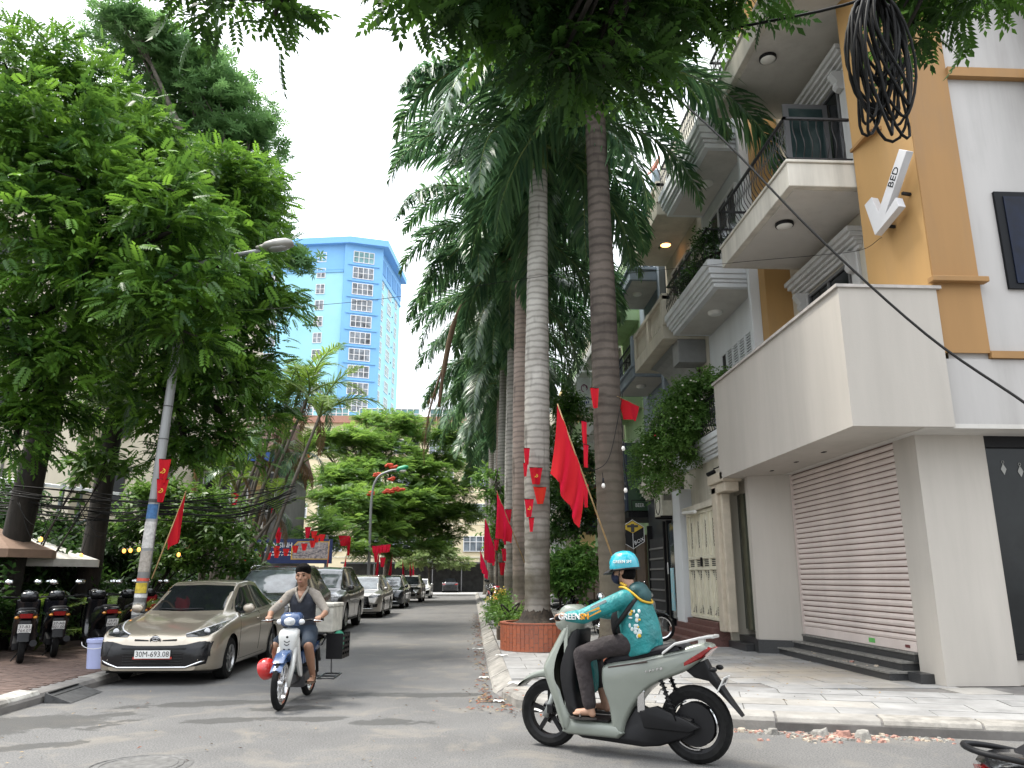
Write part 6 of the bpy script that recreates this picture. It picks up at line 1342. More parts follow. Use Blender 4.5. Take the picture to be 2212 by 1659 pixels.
    for s_ in (-1, 1): mb.loft([[Vector((x, s_*y+dy, z+dz)) for dy, dz in ((-.014, -.012), (.014, -.012), (.014, .012), (-.014, .012))] for x, y, z in ((.22, .15, .87), (.10, .155, .955), (-.10, .13, 1.005), (-.20, .09, 1.02))])
    mb.box((-.215, -.1, 1.005), (-.17, .1, 1.03)); mb.box((-.12, -.02, .94), (-.06, .02, 1.01)); mb.box((-.14, -.12, 1.0), (-.11, .12, 1.018)); mb.build('grab_rail', M('silver_alloy', (.55, .55, .54), .35, metal=.6), rt, bevel=.006)
    mb = MB(); puff(mb, [(-.20, .925), (-.12, .85), (.08, .745), (.10, .78), (-.08, .885), (-.17, .94)], .125, inset=.012); mb.build('tail_light', m_redlens, rt, smooth=40)
    mb = MB(); puff(mb, [(.06, .74), (-.12, .83), (-.17, .74), (-.36, .46), (-.40, .40), (-.30, .50), (-.14, .66), (-.02, .68)], .06, inset=.01); mb.build('rear_mudguard', m_black, rt, smooth=40)
    for s_ in (-1, 1): MB().ell((-.20, s_*.1, .76), (.035, .03, .022), 8, 6).build('indicator', m_black, rt, smooth=True)
    bike_plate(rt, -.25, .64, None, None, .5)
    for s_ in (1,): marks(5, .17, .016, m_chrome, rt, Matrix.Translation((.30, .150, .735)) @ frame_mx((0, 0, 0), (-.96, 0, .22), (0, 0, 1)), depth=.003)
    mb = MB(); mb.tube([(.72, .156, .735), (.55, .158, .765), (.36, .157, .80)], .006, 5); mb.build('side_stripe', M('dark_brown_stripe', (.06, .035, .03), .5), rt)
    return rt
def parked_scooter(loc, rz, label, col, l1, l2, group=None, red=False):
    rt = thing('parked_motorbike', label, 'motorbike', loc, rz, group, local=True); pm = M('bike_paint_%s' % col[3], col[:3], .25, var=.1, coat=.7)
    bike_wheel(rt, 0, .27, .10, .07, m_rimd, spokes=5); bike_wheel(rt, 1.27, .27, .09, .065, m_rimd, spokes=5)
    mb = MB(); puff(mb, rnd([(-.20, .80), (-.05, .84), (.3, .76), (.62, .70), (.66, .45), (.60, .26), (.48, .26), (.40, .45), (.2, .56), (-.05, .66)]), .185, inset=.035, taper=lambda x, z: lerp(.7, 1, max(0, min(1, (x+.2)/.35)))); mb.build('side_body', pm, rt, smooth=50)
    mb = MB(); puff(mb, [(.55, .2), (1.05, .2), (1.05, .27), (.55, .27)], .14, inset=.02); mb.build('floor_board', m_black, rt, smooth=40)
    mb = MB(); puff(mb, rnd([(1.02, .2), (1.12, .3), (1.25, .62), (1.12, .92), (1.02, 1.0), (.96, .97), (1.05, .75), (1.07, .5), (.98, .28)]), .19, inset=.05); mb.build('leg_shield', pm, rt, smooth=50)
    mb = MB(); puff(mb, rnd([(1.14, .98), (1.06, 1.12), (.92, 1.10), (.90, 1.0), (1.0, .94)]), .14, inset=.05); hc = mb.build('handlebar_cover', m_gloss, rt, smooth=50)
    MB().ell((.93, 0, 1.09), (.03, .075, .04), 12, 6).build('speedometer', M('dial_glass', (.25, .26, .27), .15, var=.4, scale=20), hc, smooth=True)
    grips(rt, .98, 1.03); mirror_stalk(rt, .98, 1, 1.06); mirror_stalk(rt, .98, -1, 1.06)
    mb = MB(); puff(mb, [(1.12, .50), (1.27, .58), (1.45, .48), (1.5, .38), (1.40, .5), (1.27, .55), (1.14, .46)], .06, inset=.01); mb.build('front_fender', pm, rt, smooth=50)
    mb = MB(); [mb.tube([(1.1, s_*.07, .62), (1.27, s_*.07, .27)], .022, 6) for s_ in (-1, 1)]; mb.build('fork', m_black, rt)
    mb = MB(); puff(mb, rnd([(-.08, .82), (.05, .88), (.3, .83), (.55, .82), (.66, .74), (.6, .70), (.3, .74), (-.05, .80)]), .135, inset=.035); mb.build('seat', m_seat, rt, smooth=50)
    mb = MB(); mb.tube(cr([(.1, .15, .80), (-.1, .15, .84), (-.24, .08, .86), (-.24, -.08, .86), (-.1, -.15, .84), (.1, -.15, .80)], 4), .012, 6); mb.build('grab_rail', m_black if not red else m_chrome, rt, smooth=True)
    mb = MB(); puff(mb, [(-.22, .79), (-.20, .72), (-.08, .70), (-.08, .78)], .095, inset=.02); mb.build('tail_light', m_redlens, rt, smooth=40)
    for s_ in (-1, 1): MB().ell((-.17, s_*.13, .73), (.05, .035, .025), 10, 6).build('indicator', M('amber_lens', (.5, .2, .03), .2), rt, smooth=True)
    mb = MB(); puff(mb, [(-.08, .66), (-.20, .68), (-.30, .42), (-.33, .36), (-.24, .42), (-.10, .58)], .085, inset=.01); mb.build('rear_mudguard', m_black, rt, smooth=40)
    bike_plate(rt, -.285, .56, l1, l2, .3)
    mb = MB(); puff(mb, [(-.02, .22), (.5, .2), (.55, .36), (.3, .42), (-.02, .32)], .05, yc=.10, inset=.015); mb.tube([(.45, -.1, .2), (.1, -.14, .24), (-.28, -.15, .33)], [.03, .05, .055], 10); mb.build('engine_and_exhaust', m_black, rt, smooth=40)
    mb = MB(); mb.tube([(.5, 0, .2), (.45, .14, .0)], .012, 5); mb.build('side_stand', m_black, rt)
    return rt
def underbone(loc, rz, label, body, front, group=None, l1=None, l2=None, panel=None, name='motorbike', rear=True):
    rt = thing(name, label, 'motorbike', loc, rz, group, local=True)
    bike_wheel(rt, 0, .29, .08, .065, m_chrome, wire=True); bike_wheel(rt, 1.2, .295, .075, .065, m_chrome, wire=True)
    mb = MB(); puff(mb, [(-.25, .70), (-.05, .72), (.35, .64), (.60, .60), (.62, .46), (.40, .46), (.15, .54), (-.15, .60)], .11, inset=.025); mb.build('side_body', body, rt, smooth=50)
    mb = MB(); puff(mb, rnd([(-.22, .74), (-.05, .78), (.3, .74), (.56, .73), (.62, .66), (.3, .66), (-.2, .70)]), .125, inset=.035); mb.build('seat', m_seat, rt, smooth=50)
    mb = MB(); mb.tube([(.35, 0, .58), (.62, 0, .50), (.84, 0, .60), (.98, 0, .88)], .045, 8); mb.build('frame', m_black, rt, smooth=True)
    for s_ in (-1, 1):
        mb = MB(); puff(mb, rnd([(.96, .80), (1.0, .70), (.95, .52), (.84, .36), (.74, .33), (.79, .48), (.88, .62)]), .016, yc=s_*.105, inset=.01); mb.build('leg_shield', panel or front, rt, smooth=50)
    mb = MB(); puff(mb, rnd([(.94, .90), (1.06, .86), (1.075, .70), (1.03, .56), (.98, .58), (.94, .75)]), .12, inset=.04, taper=lambda x, z: lerp(.55, 1, max(0, min(1, (z-.55)/.25)))); fp = mb.build('front_cover', panel or front, rt, smooth=50)
    mb = MB(); puff(mb, rnd([(1.02, .96), (1.0, 1.06), (.90, 1.09), (.82, 1.05), (.84, .96), (.94, .92)]), .13, inset=.05); hc = mb.build('handlebar_cowl', front, rt, smooth=50)
    MB().ell((1.0, 0, .985), (.045, .085, .05), 14, 8).build('headlight', M('clear_headlamp', (.55, .57, .58), .08, var=.3, scale=14, spec=.8), hc, smooth=True)
    for s_ in (-1, 1): MB().ell((.97, s_*.13, .98), (.045, .045, .035), 10, 6).build('indicator', m_drl, hc, smooth=True)
    grips(rt, .86, 1.0, .31); mirror_stalk(rt, .88, 1, 1.03, size=(.02, .06, .045)) if rear else None; mirror_stalk(rt, .88, -1, 1.03, size=(.02, .06, .045)) if rear else None
    f = MB(); rows = [[Vector((1.2+.305*math.cos(a), y, .28+(.305-abs(y)*.5)*math.sin(a))) for y in (-.065, -.04, 0, .04, .065)] for a in [R(38+k*11) for k in range(12)]]; f.grid(rows); f.grid([[q*1 + Vector((0, 0, -.012)) for q in r_] for r_ in rows]); puff(f, [(1.08, .52), (1.14, .62), (1.24, .60), (1.38, .54), (1.25, .64), (1.08, .66)], .07, inset=.015); f.build('front_fender', front, rt, smooth=50)
    for s_ in (-1, 1):
        mb = MB(); mb.tube([(1.02, s_*.095, .68), (1.12, s_*.095, .46), (1.21, s_*.09, .26)], [.03, .034, .02], 8); mb.build('fork', M('grey_fork', (.45, .45, .43), .4, metal=.3), rt, smooth=True)
    mb = MB(); mb.lathe([(.06, -.1), (.075, -.04), (.075, .04), (.06, .1)], 12, Matrix.Translation((.66, 0, .30)) @ Matrix.Rotation(R(90), 4, 'Y')); puff(mb, [(.35, .20), (.62, .18), (.66, .34), (.38, .40)], .12, inset=.02); mb.build('engine', m_rimd, rt, smooth=40)
    mb = MB(); mb.tube([(.74, -.08, .25), (.5, -.14, .17), (.1, -.16, .24), (-.25, -.16, .30)], [.02, .022, .045, .05], 10); mb.build('exhaust', m_chrome, rt, smooth=True)
    mb = MB(); puff(mb, [(-.02, .25), (.42, .22), (.42, .32), (-.02, .31)], .02, yc=.09, inset=.01); puff(mb, [(-.02, .25), (.42, .25), (.42, .31), (-.02, .31)], .02, yc=-.09, inset=.01); [mb.tube([(.1, s_*.11, .58), (.0, s_*.11, .30)], .02, 6) for s_ in (-1, 1)]; mb.build('swing_arm', m_black, rt, smooth=40)
    mb = MB(); mb.tube([(.55, -.24, .235), (.55, .24, .235)], .012, 6); mb.build('foot_pegs', m_black, rt)
    mb = MB(); puff(mb, [(-.28, .70), (-.24, .62), (-.14, .60), (-.16, .70)], .08, inset=.015); mb.build('tail_light', m_redlens, rt, smooth=40)
    mb = MB(); puff(mb, [(-.10, .60), (-.24, .62), (-.36, .40), (-.30, .40), (-.16, .52)], .06, inset=.01); mb.build('rear_mudguard', m_black, rt, smooth=40)
    if rear: bike_plate(rt, -.345, .50, l1, l2, .35)
    mb = MB(); mb.tube([(.45, .08, .2), (.42, .2, .0)], .011, 5); mb.build('side_stand', m_black, rt) if rear else None
    return rt
# ---------------------------------------------------------------- people
def remesh(mb, voxel, it=4, name='body'):
    me = mb.mesh('tmp', []) if False else bpy.data.meshes.new('tmp'); me.from_pydata(mb.v, [], mb.f)
    o = bpy.data.objects.new('tmp', me); COL.objects.link(o)
    r_ = o.modifiers.new('r', 'REMESH'); r_.mode = 'VOXEL'; r_.voxel_size = voxel
    s_ = o.modifiers.new('s', 'SMOOTH'); s_.iterations = it; s_.factor = .5
    dg = bpy.context.evaluated_depsgraph_get(); out = bpy.data.meshes.new_from_object(o.evaluated_get(dg)); out.name = name
    bpy.data.objects.remove(o); bpy.data.meshes.remove(me); out.polygons.foreach_set('use_smooth', [True]*len(out.polygons)); return out
def cap(mb, a, ra, b, rb):
    a, b = Vector(a), Vector(b); mb.tube([a, a.lerp(b, .5), b], [ra, (ra+rb)/2, rb], 12); mb.ell(a, (ra,)*3, 12, 8); mb.ell(b, (rb,)*3, 12, 8)
def chain(mb, pts):
    for (a, ra), (b, rb) in zip(pts, pts[1:]): cap(mb, a, ra, b, rb)
def torso(mb, stations):
    """stations (center, half width y, half depth)"""
    rings = []
    for i, (c, wy, wx) in enumerate(stations):
        c = Vector(c); a = Vector(stations[max(0, i-1)][0]); b = Vector(stations[min(len(stations)-1, i+1)][0]); t = (b-a).normalized(); f = Vector((0, 1, 0)).cross(t).normalized()
        rings.append([c + Vector((0, 1, 0))*wy*math.cos(q)*(1 if abs(math.cos(q)) < .8 else .97) + f*wx*math.sin(q) for q in [2*math.pi*k/20 for k in range(20)]])
    mb.loft(rings)
def hand(mb, wrist, grip, s_, axis=(0, 1, 0)):
    """fist closed round a bar at grip; knuckles forward"""
    w, g_ = Vector(wrist), Vector(grip); d = (g_-w).normalized(); cap(mb, w, .026, w.lerp(g_, .55) + Vector((0, 0, .012)), .033)
    for k in range(4):
        y = (k-1.5)*.021*s_; r0 = .0095 - .0006*abs(k-1); L_ = (.9, 1, .97, .8)[k]
        b0 = g_ + Vector((-.018, y, .030)); b1 = g_ + Vector((.022*L_, y, .026)); b2 = g_ + Vector((.034*L_, y, -.004)); b3 = g_ + Vector((.012, y, -.026)); chain(mb, [(b0, .011), (b1, r0+.001), (b2, r0), (b3, r0*.9)])
    chain(mb, [(g_ + Vector((-.03, -s_*.03, .012)), .012), (g_ + Vector((-.004, -s_*.048, -.006)), .0105), (g_ + Vector((.018, -s_*.04, -.022)), .009)])
def head_shape(mb, c, tilt=0, k=1.0):
    c = Vector(c); n0 = len(mb.v); mb.ell(c + Vector((-.008, 0, .018)), (.096, .076, .10), 16, 12); mb.ell(c + Vector((.02, 0, -.048)), (.068, .058, .068), 14, 10); mb.ell(c + Vector((.04, 0, -.095)), (.028, .032, .024), 10, 8)
    mb.ell(c + Vector((.086, 0, -.02)), (.018, .013, .026), 10, 8); mb.ell(c + Vector((.094, 0, -.034)), (.014, .017, .010), 10, 8); mb.ell(c + Vector((.072, 0, .022)), (.02, .05, .012), 10, 8)
    mb.ell(c + Vector((.076, 0, -.066)), (.014, .024, .009), 10, 8)
    for s_ in (-1, 1): mb.ell(c + Vector((-.012, s_*.078, -.012)), (.02, .01, .032), 10, 8); mb.ell(c + Vector((.055, s_*.042, -.03)), (.024, .024, .02), 10, 8)
    mb.v[n0:] = [tuple(c + (Vector(q)-c)*k) for q in mb.v[n0:]]
def foot(mb, ankle, toe, sandal=True):
    a, t = Vector(ankle), Vector(toe); cap(mb, a, .036, a + Vector((-.02, 0, -.055)), .032); cap(mb, a + Vector((.02, 0, -.04)), .034, t + Vector((-.05, 0, .012)), .03)
    d = (t-a); d.z = 0; d.normalize(); sd = Vector((-d.y, d.x, 0))
    for k in range(5): q = t + sd*(k-2)*.017 - d*abs(k-1.2)*.008; cap(mb, q - d*.05 + Vector((0, 0, .006)), .011, q, .009)
m_skin = M('tanned_skin', (.25, .13, .078), .55, var=.08, scale=12); m_skin2 = M('light_tan_skin', (.36, .205, .135), .55, var=.08, scale=12); m_hair = M('black_hair', (.004, .0035, .0035), .8, var=.3, scale=40, bump=.8, bscale=90, spec=.08)
def put(name, me, mat, root):
    me.materials.clear(); me.materials.append(mat); o = bpy.data.objects.new(name, me); COL.objects.link(o); o.parent = root; return o
def sandal(root, toe, heel, mat):
    t, h = Vector(toe), Vector(heel); d = (t-h).normalized(); sd = Vector((-d.y, d.x, 0)).normalized(); n = 14; pts = []
    mid = t.lerp(h, .5); L_ = (t-h).length/2+.03
    mb = MB(); ring = [mid + d*L_*math.cos(a) + sd*.045*math.sin(a)*(1.1 if math.cos(a) > 0 else .85) for a in [2*math.pi*k/n for k in range(n)]]
    mb.loft([ring, [q + Vector((0, 0, .018)) for q in ring]]); top = t - d*.06 + Vector((0, 0, .075)); mb.tube([ring[3] + d*-.02 + Vector((0, 0, .02)), top, ring[11] + d*-.02 + Vector((0, 0, .02))], .009, 5); mb.build('sandal', mat, root, smooth=40)
# rider in teal
ES = ((1.90, 6.90, 0), math.atan2(.75, -1.16))
esc = escooter(ES[0], ES[1], 'sage green electric scooter ridden by the person in teal')
r2 = thing('person', 'person in teal jacket and teal helmet with navy mask riding the sage scooter', 'person', ES[0], ES[1], local=True)
m_teal = M('teal_nylon', (.010, .20, .205), .5, var=.2, scale=6, bump=.8, bscale=11, bdist=.04); m_teal_d = M('dark_teal_nylon', (.01, .06, .065), .6, var=.2, scale=8); m_pants = M('dark_brown_trousers', (.028, .021, .022), .85, var=.25, scale=7, bump=.8, bscale=14, bdist=.03)
bd = MB(); hc = Vector((.61, 0, 1.565))
torso(bd, [((.48, 0, .93), .15, .11), ((.50, 0, 1.02), .15, .105), ((.52, 0, 1.14), .14, .095), ((.53, 0, 1.28), .165, .10), ((.545, 0, 1.38), .12, .07)]); chain(bd, [((.545, 0, 1.38), .06), ((.575, 0, 1.48), .055)]); head_shape(bd, hc)
GR = {1: Vector((1.105, .34, 1.15)), -1: Vector((1.105, -.34, 1.15))}
EL = {1: Vector((.86, .36, 1.17)), -1: Vector((.84, -.36, 1.17))}; WR = {1: Vector((1.03, .345, 1.165)), -1: Vector((1.03, -.345, 1.165))}
KN = {1: Vector((.98, .155, .83)), -1: Vector((1.0, -.16, .82))}; AN = {1: Vector((.90, .165, .395)), -1: Vector((.90, -.165, .395))}; TO = {1: Vector((1.06, .19, .335)), -1: Vector((1.06, -.19, .335))}
for s_ in (-1, 1):
    chain(bd, [((.54, s_*.17, 1.33), .055), (EL[s_], .04), (WR[s_], .028)]); hand(bd, WR[s_], GR[s_], s_); chain(bd, [((.50, s_*.085, .96), .085), (KN[s_], .058), (AN[s_], .038)]); foot(bd, AN[s_], TO[s_])
put('body', remesh(bd, .0085, 3), m_skin2, r2)
jk = MB(); torso(jk, [((.42, 0, .85), .19, .155), ((.445, 0, .95), .205, .175), ((.47, 0, 1.08), .21, .175), ((.505, 0, 1.22), .215, .16), ((.54, 0, 1.335), .19, .12), ((.56, 0, 1.40), .11, .085)])
for s_ in (-1, 1): chain(jk, [((.54, s_*.17, 1.325), .078), ((.70, s_*.275, 1.245), .074), (EL[s_], .066), (WR[s_].lerp(EL[s_], .12), .047)])
jo = put('jacket', remesh(jk, .013, 5, 'jacket'), m_teal, r2)
# jacket trim: hood, yellow edge, strap, back print, sleeve print
hd_ = MB(); hd_.ell((.47, 0, 1.395), (.085, .135, .075), 16, 10); hd_.ell((.425, 0, 1.345), (.07, .12, .085), 14, 10); put('hood', remesh(hd_, .012, 4, 'hood'), m_teal_d, r2)
mb = MB(); mb.tube(cr([(.615, .09, 1.42), (.545, .135, 1.415), (.465, .145, 1.365), (.395, .12, 1.305), (.35, 0, 1.285), (.395, -.12, 1.305), (.465, -.145, 1.365), (.545, -.135, 1.415), (.615, -.09, 1.42)], 4), .011, 6); mb.build('hood_edge', M('yellow_trim', (.6, .36, .02), .6), r2, smooth=True)
mb = MB(); mb.tube(cr([(.545, .10, 1.43), (.605, .07, 1.455), (.625, 0, 1.44), (.605, -.07, 1.455), (.545, -.10, 1.43)], 4), [.012]*17, 6); mb.build('collar', MATS['yellow_trim'], r2, smooth=True)
st = MB(); rows = []
for t in [k/10 for k in range(11)]:
    c = Vector((lerp(.66, .40, t), .21 - .02*math.sin(math.pi*t), lerp(1.38, 1.08, t))); rows.append([c + Vector((-.025, 0, -.025)), c + Vector((.025, .004, .025))])
st.grid(rows); bagp = MB(); puff(bagp, rnd([(.62, .98), (.74, 1.0), (.76, 1.16), (.68, 1.24), (.60, 1.18)]), .09, yc=-.10, inset=.03); bagp.build('sling_bag', m_black, r2, smooth=50)
mb = MB(); mb.tube(cr([(.44, .06, 1.36), (.46, .17, 1.29), (.53, .222, 1.18), (.63, .20, 1.07), (.68, .05, 1.0)], 5), .022, 6); mb.build('bag_strap', m_black, r2, smooth=True)
fa = (EL[1]-WR[1]).normalized(); Ts = frame_mx(WR[1].lerp(EL[1], .56) + Vector((0, .064, .0)), fa, (0, 0, 1))
lettering('GREEN', .072, m_sw if 'm_sw' in globals() else m_plate, r2, Ts @ Matrix.Translation((-.03, 0, .004)), depth=.008); lettering('SM', .072, M('orange_print', (.75, .33, .02), .5), r2, Ts @ Matrix.Translation((.125, .0, .004)), depth=.008)
Tu = frame_mx(EL[1].lerp(Vector((.54, .17, 1.325)), .32) + Vector((.0, .072, -.012)), (-1, -.45, .5), (0, 0, 1))
MB().box((-.07, -.022, -.02), (.07, .022, .008), Mx=Tu).build('sleeve_stripe', MATS['orange_print'], r2); MB().box((.0, .03, -.03), (.15, .052, .0), Mx=Tu).build('reflective_stripe', M('grey_reflective', (.30, .34, .34), .4), r2)
bk = MB(); rd = random.Random(4)
for k in range(26):
    c = Vector((.455+rd.uniform(-.05, .05)-.02, .203+rd.uniform(-.004, .003), 1.13+rd.uniform(-.13, .09))); bk.ell(c, (rd.uniform(.008, .02), .008, rd.uniform(.008, .022)), 8, 5, mi=rd.choice((0, 0, 0, 1, 2)))
bk.build('back_print', [M('print_white', (.6, .68, .68), .6), MATS['yellow_trim'], M('print_pale_blue', (.3, .55, .62), .6)], r2)
pt = MB(); torso(pt, [((.45, 0, .88), .15, .12), ((.50, 0, .95), .16, .12), ((.53, 0, 1.05), .14, .10)])
for s_ in (-1, 1): chain(pt, [((.50, s_*.09, .945), .102), ((.75, s_*.13, .905), .092), (KN[s_], .076), (KN[s_].lerp(AN[s_], .5), .07), (KN[s_].lerp(AN[s_], .93 if s_ > 0 else .62), .062)])
put('trousers', remesh(pt, .013, 5, 'trousers'), m_pants, r2)
hm = MB(); prof = [(.135, -.035), (.138, 0), (.132, .05), (.108, .095), (.068, .125), (.001, .138)]; Th_ = Matrix.Translation(hc + Vector((-.012, 0, .045))) @ Matrix.Rotation(R(6), 4, 'Y') @ Matrix.Diagonal((1.02, .88, 1, 1))
hm.lathe(prof, 28, Th_, caps=False); hm.lathe([(r_-.012, z) for r_, z in prof], 28, Th_, caps=False); ho = hm.build('helmet', M('teal_helmet_shell', (.015, .33, .42), .25, coat=.6, var=.04), r2, smooth=True)
mb = MB(); mb.tube([Th_ @ Vector((.137*math.cos(a), .137*math.sin(a), -.035)) for a in [2*math.pi*k/24 for k in range(24)]], .010, 6, closed=True); rows = [[Th_ @ Vector((rr_*math.cos(a), rr_*math.sin(a), z)) for a in [R(-60+k*12) for k in range(11)]] for rr_, z in ((.134, -.02), (.175, -.035), (.205, -.055))]; mb.grid(rows); mb.grid([[q + Vector((0, 0, -.006)) for q in r_] for r_ in rows]); mb.build('helmet_visor', m_black, ho, smooth=True)
Tl = Th_ @ frame_mx((-.03, .134, .03), (-1, 0, -.10), (0, -.25, 1)); lettering('GREEN SM', .038, m_plate, ho, Tl @ Matrix.Translation((.0, 0, .002)), depth=.004)
mk = MB(); mk.ell(hc + Vector((.055, 0, -.058)), (.062, .064, .062), 16, 12); put('face_mask', remesh(mk, .008, 2, 'mask'), M('navy_cotton', (.012, .016, .045), .85, var=.2, scale=30), r2)
hr = MB(); hr.ell(hc + Vector((-.045, 0, -.02)), (.075, .078, .075), 14, 10); put('hair', remesh(hr, .01, 2, 'hair'), m_hair, r2)
mb = MB(); 
for s_ in (-1, 1): MB().ell(hc + Vector((.074, s_*.034, .0)), (.008, .012, .006), 8, 6).build('eye', m_gloss, r2, smooth=True)
mb = MB(); mb.tube(cr([hc + Vector((.0, .082, .01)), hc + Vector((.02, .07, -.08)), hc + Vector((.04, 0, -.13)), hc + Vector((.02, -.07, -.08)), hc + Vector((.0, -.082, .01))], 4), .006, 5); mb.build('chin_strap', m_black, r2)
for s_ in (-1, 1): sandal(r2, TO[s_] + Vector((0, 0, -.042)), TO[s_] + Vector((-.19, -s_*.02, -.042)), M('dark_sandal', (.03, .025, .022), .7))
tb = thing('teal_bag', 'small teal cloth bag hanging inside the sage scooter leg shield', 'bag', ES[0], ES[1], local=True); mb = MB(); puff(mb, rnd([(.93, .50), (1.02, .50), (1.04, .68), (1.01, .82), (.95, .82), (.92, .68)]), .08, yc=-.02, inset=.03); mb.build('bag_body', m_teal, tb, smooth=50); MB().tube([(.98, -.02, .80), (.99, -.02, .92), (1.03, -.02, .94)], .005, 5).build('bag_handle', m_black, tb)
# rider on the blue and white underbone
UB = ((-2.15, 10.97, 0), R(-94))
p_blue = M('blue_bike_plastic', (.035, .07, .16), .25, var=.05, coat=.6); p_wht = M('white_bike_plastic', (.52, .52, .50), .35, var=.1, scale=8)
ub = underbone(UB[0], UB[1], 'worn blue and white motorbike carrying a foam box ridden towards the camera', p_blue, p_blue, panel=p_wht, rear=False)
mb = MB(); Tf_ = frame_mx((1.082, 0, .73), (0, 1, 0), (0, 0, 1))
for x, y, r_ in ((0, .075, .016), (-.03, -.07, .014), (.03, -.07, .014)): mb.lathe([(r_, 0), (.001, .003)], 12, Tf_ @ Matrix.Translation((x, y, -.004-.15*abs(y)**1.6)))
for yy, ww in ((.035, .035), (.0, .03)): mb.tube([Tf_ @ Vector((x, yy - .018*(1-(x/ww)**2), -.004)) for x in [-ww+ww*2*k/6 for k in range(7)]], .005, 5)
mb.build('front_cover_holes', m_black, ub)
r1 = thing('person', 'person in grey and navy polo shirt and dark shorts riding the blue motorbike', 'person', UB[0], UB[1], local=True)
bd = MB(); hc = Vector((.58, 0, 1.53)); torso(bd, [((.40, 0, .80), .15, .11), ((.42, 0, .90), .15, .105), ((.46, 0, 1.05), .14, .09), ((.51, 0, 1.21), .165, .098), ((.53, 0, 1.31), .12, .07)]); chain(bd, [((.53, 0, 1.31), .068), ((.56, 0, 1.44), .06)]); head_shape(bd, hc, k=1.13)
GR = {1: Vector((.862, .31, 1.0)), -1: Vector((.862, -.31, 1.0))}; EL = {1: Vector((.63, .345, 1.09)), -1: Vector((.64, -.355, 1.08))}; WR = {1: Vector((.79, .325, 1.02)), -1: Vector((.79, -.33, 1.02))}
KN = {1: Vector((.80, .19, .68)), -1: Vector((.80, -.22, .68))}; AN = {1: Vector((.58, .205, .32)), -1: Vector((.58, -.215, .32))}; TO = {1: Vector((.73, .215, .265)), -1: Vector((.73, -.225, .265))}
for s_ in (-1, 1):
    chain(bd, [((.52, s_*.175, 1.275), .056), (EL[s_], .042), (WR[s_], .029)]); hand(bd, WR[s_], GR[s_], s_); chain(bd, [((.42, s_*.09, .83), .09), (KN[s_], .06), (KN[s_].lerp(AN[s_], .35), .058), (AN[s_], .036)]); foot(bd, AN[s_], TO[s_])
put('body', remesh(bd, .0085, 3), m_skin, r1)
sv = M('grey_beige_jersey', (.23, .205, .175), .85, var=.15, scale=8, bump=.7, bscale=14, bdist=.03); nv = M('navy_jersey', (.022, .026, .038), .85, var=.2, scale=8, bump=.7, bscale=14, bdist=.03)
jk = MB(); torso(jk, [((.37, 0, .76), .175, .13), ((.40, 0, .87), .172, .13), ((.45, 0, 1.05), .165, .118), ((.50, 0, 1.20), .182, .118), ((.53, 0, 1.30), .15, .088), ((.545, 0, 1.345), .075, .07)]); put('shirt', remesh(jk, .012, 4, 'shirt'), nv, r1)
for s_ in (-1, 1):
    jk = MB(); chain(jk, [((.525, s_*.10, 1.325), .058), ((.52, s_*.175, 1.28), .068), ((.56, s_*.25, 1.19), .060), (EL[s_].lerp(Vector((.52, s_*.175, 1.28)), .08), .052), (EL[s_].lerp(WR[s_], .10), .047)]); put('sleeve', remesh(jk, .012, 4, 'sleeve'), sv, r1)
mb = MB(); mb.tube(cr([(.645, 0, 1.20), (.635, .045, 1.29), (.575, .075, 1.375), (.51, 0, 1.395), (.575, -.075, 1.375), (.635, -.045, 1.29), (.645, 0, 1.20)], 4), .016, 6); mb.build('collar', sv, r1, smooth=True)
mb = MB(); mb.add([(.632, 0, 1.2), (.628, .035, 1.285), (.60, .05, 1.34), (.60, -.05, 1.34), (.628, -.035, 1.285)], [(0, 1, 2, 3, 4)]); mb.build('open_neck', m_skin, r1)
pt = MB(); torso(pt, [((.37, 0, .78), .16, .125), ((.42, 0, .85), .16, .12), ((.44, 0, .95), .15, .105)])
for s_ in (-1, 1): chain(pt, [((.42, s_*.095, .83), .105), ((.60, s_*.145, .775), .098), (KN[s_].lerp(Vector((.42, s_*.095, .83)), .14), .09)])
put('shorts', remesh(pt, .012, 4, 'shorts'), M('dark_blue_shorts', (.014, .026, .045), .85, var=.2, scale=8), r1)
hr = MB(); hr.ell(hc + Vector((-.018, 0, .066)), (.118, .102, .096), 16, 10); hr.ell(hc + Vector((.058, .02, .098)), (.050, .070, .040), 12, 8);  hr.ell(hc + Vector((-.055, 0, .0)), (.070, .090, .075), 14, 10); put('hair', remesh(hr, .009, 2, 'hair'), m_hair, r1)
mb = MB()
for s_ in (-1, 1): mb.ell(hc + Vector((.089, s_*.038, .0)), (.010, .016, .007), 8, 6); mb.build('eye', m_hair, r1, smooth=True); MB().tube([hc + Vector((.100, s_*.018, .024)), hc + Vector((.092, s_*.056, .024))], .005, 5).build('eyebrow', m_hair, r1, smooth=True); mb = MB()
if True: MB().ell(hc + Vector((.098, 0, -.076)), (.008, .026, .006), 10, 6).build('lips', M('lip_tone', (.28, .11, .09), .5), r1, smooth=True)
for s_ in (-1, 1): sandal(r1, TO[s_] + Vector((0, 0, -.03)), TO[s_] + Vector((-.19, -s_*.01, -.025)), M('brown_sandal', (.11, .075, .05), .8))
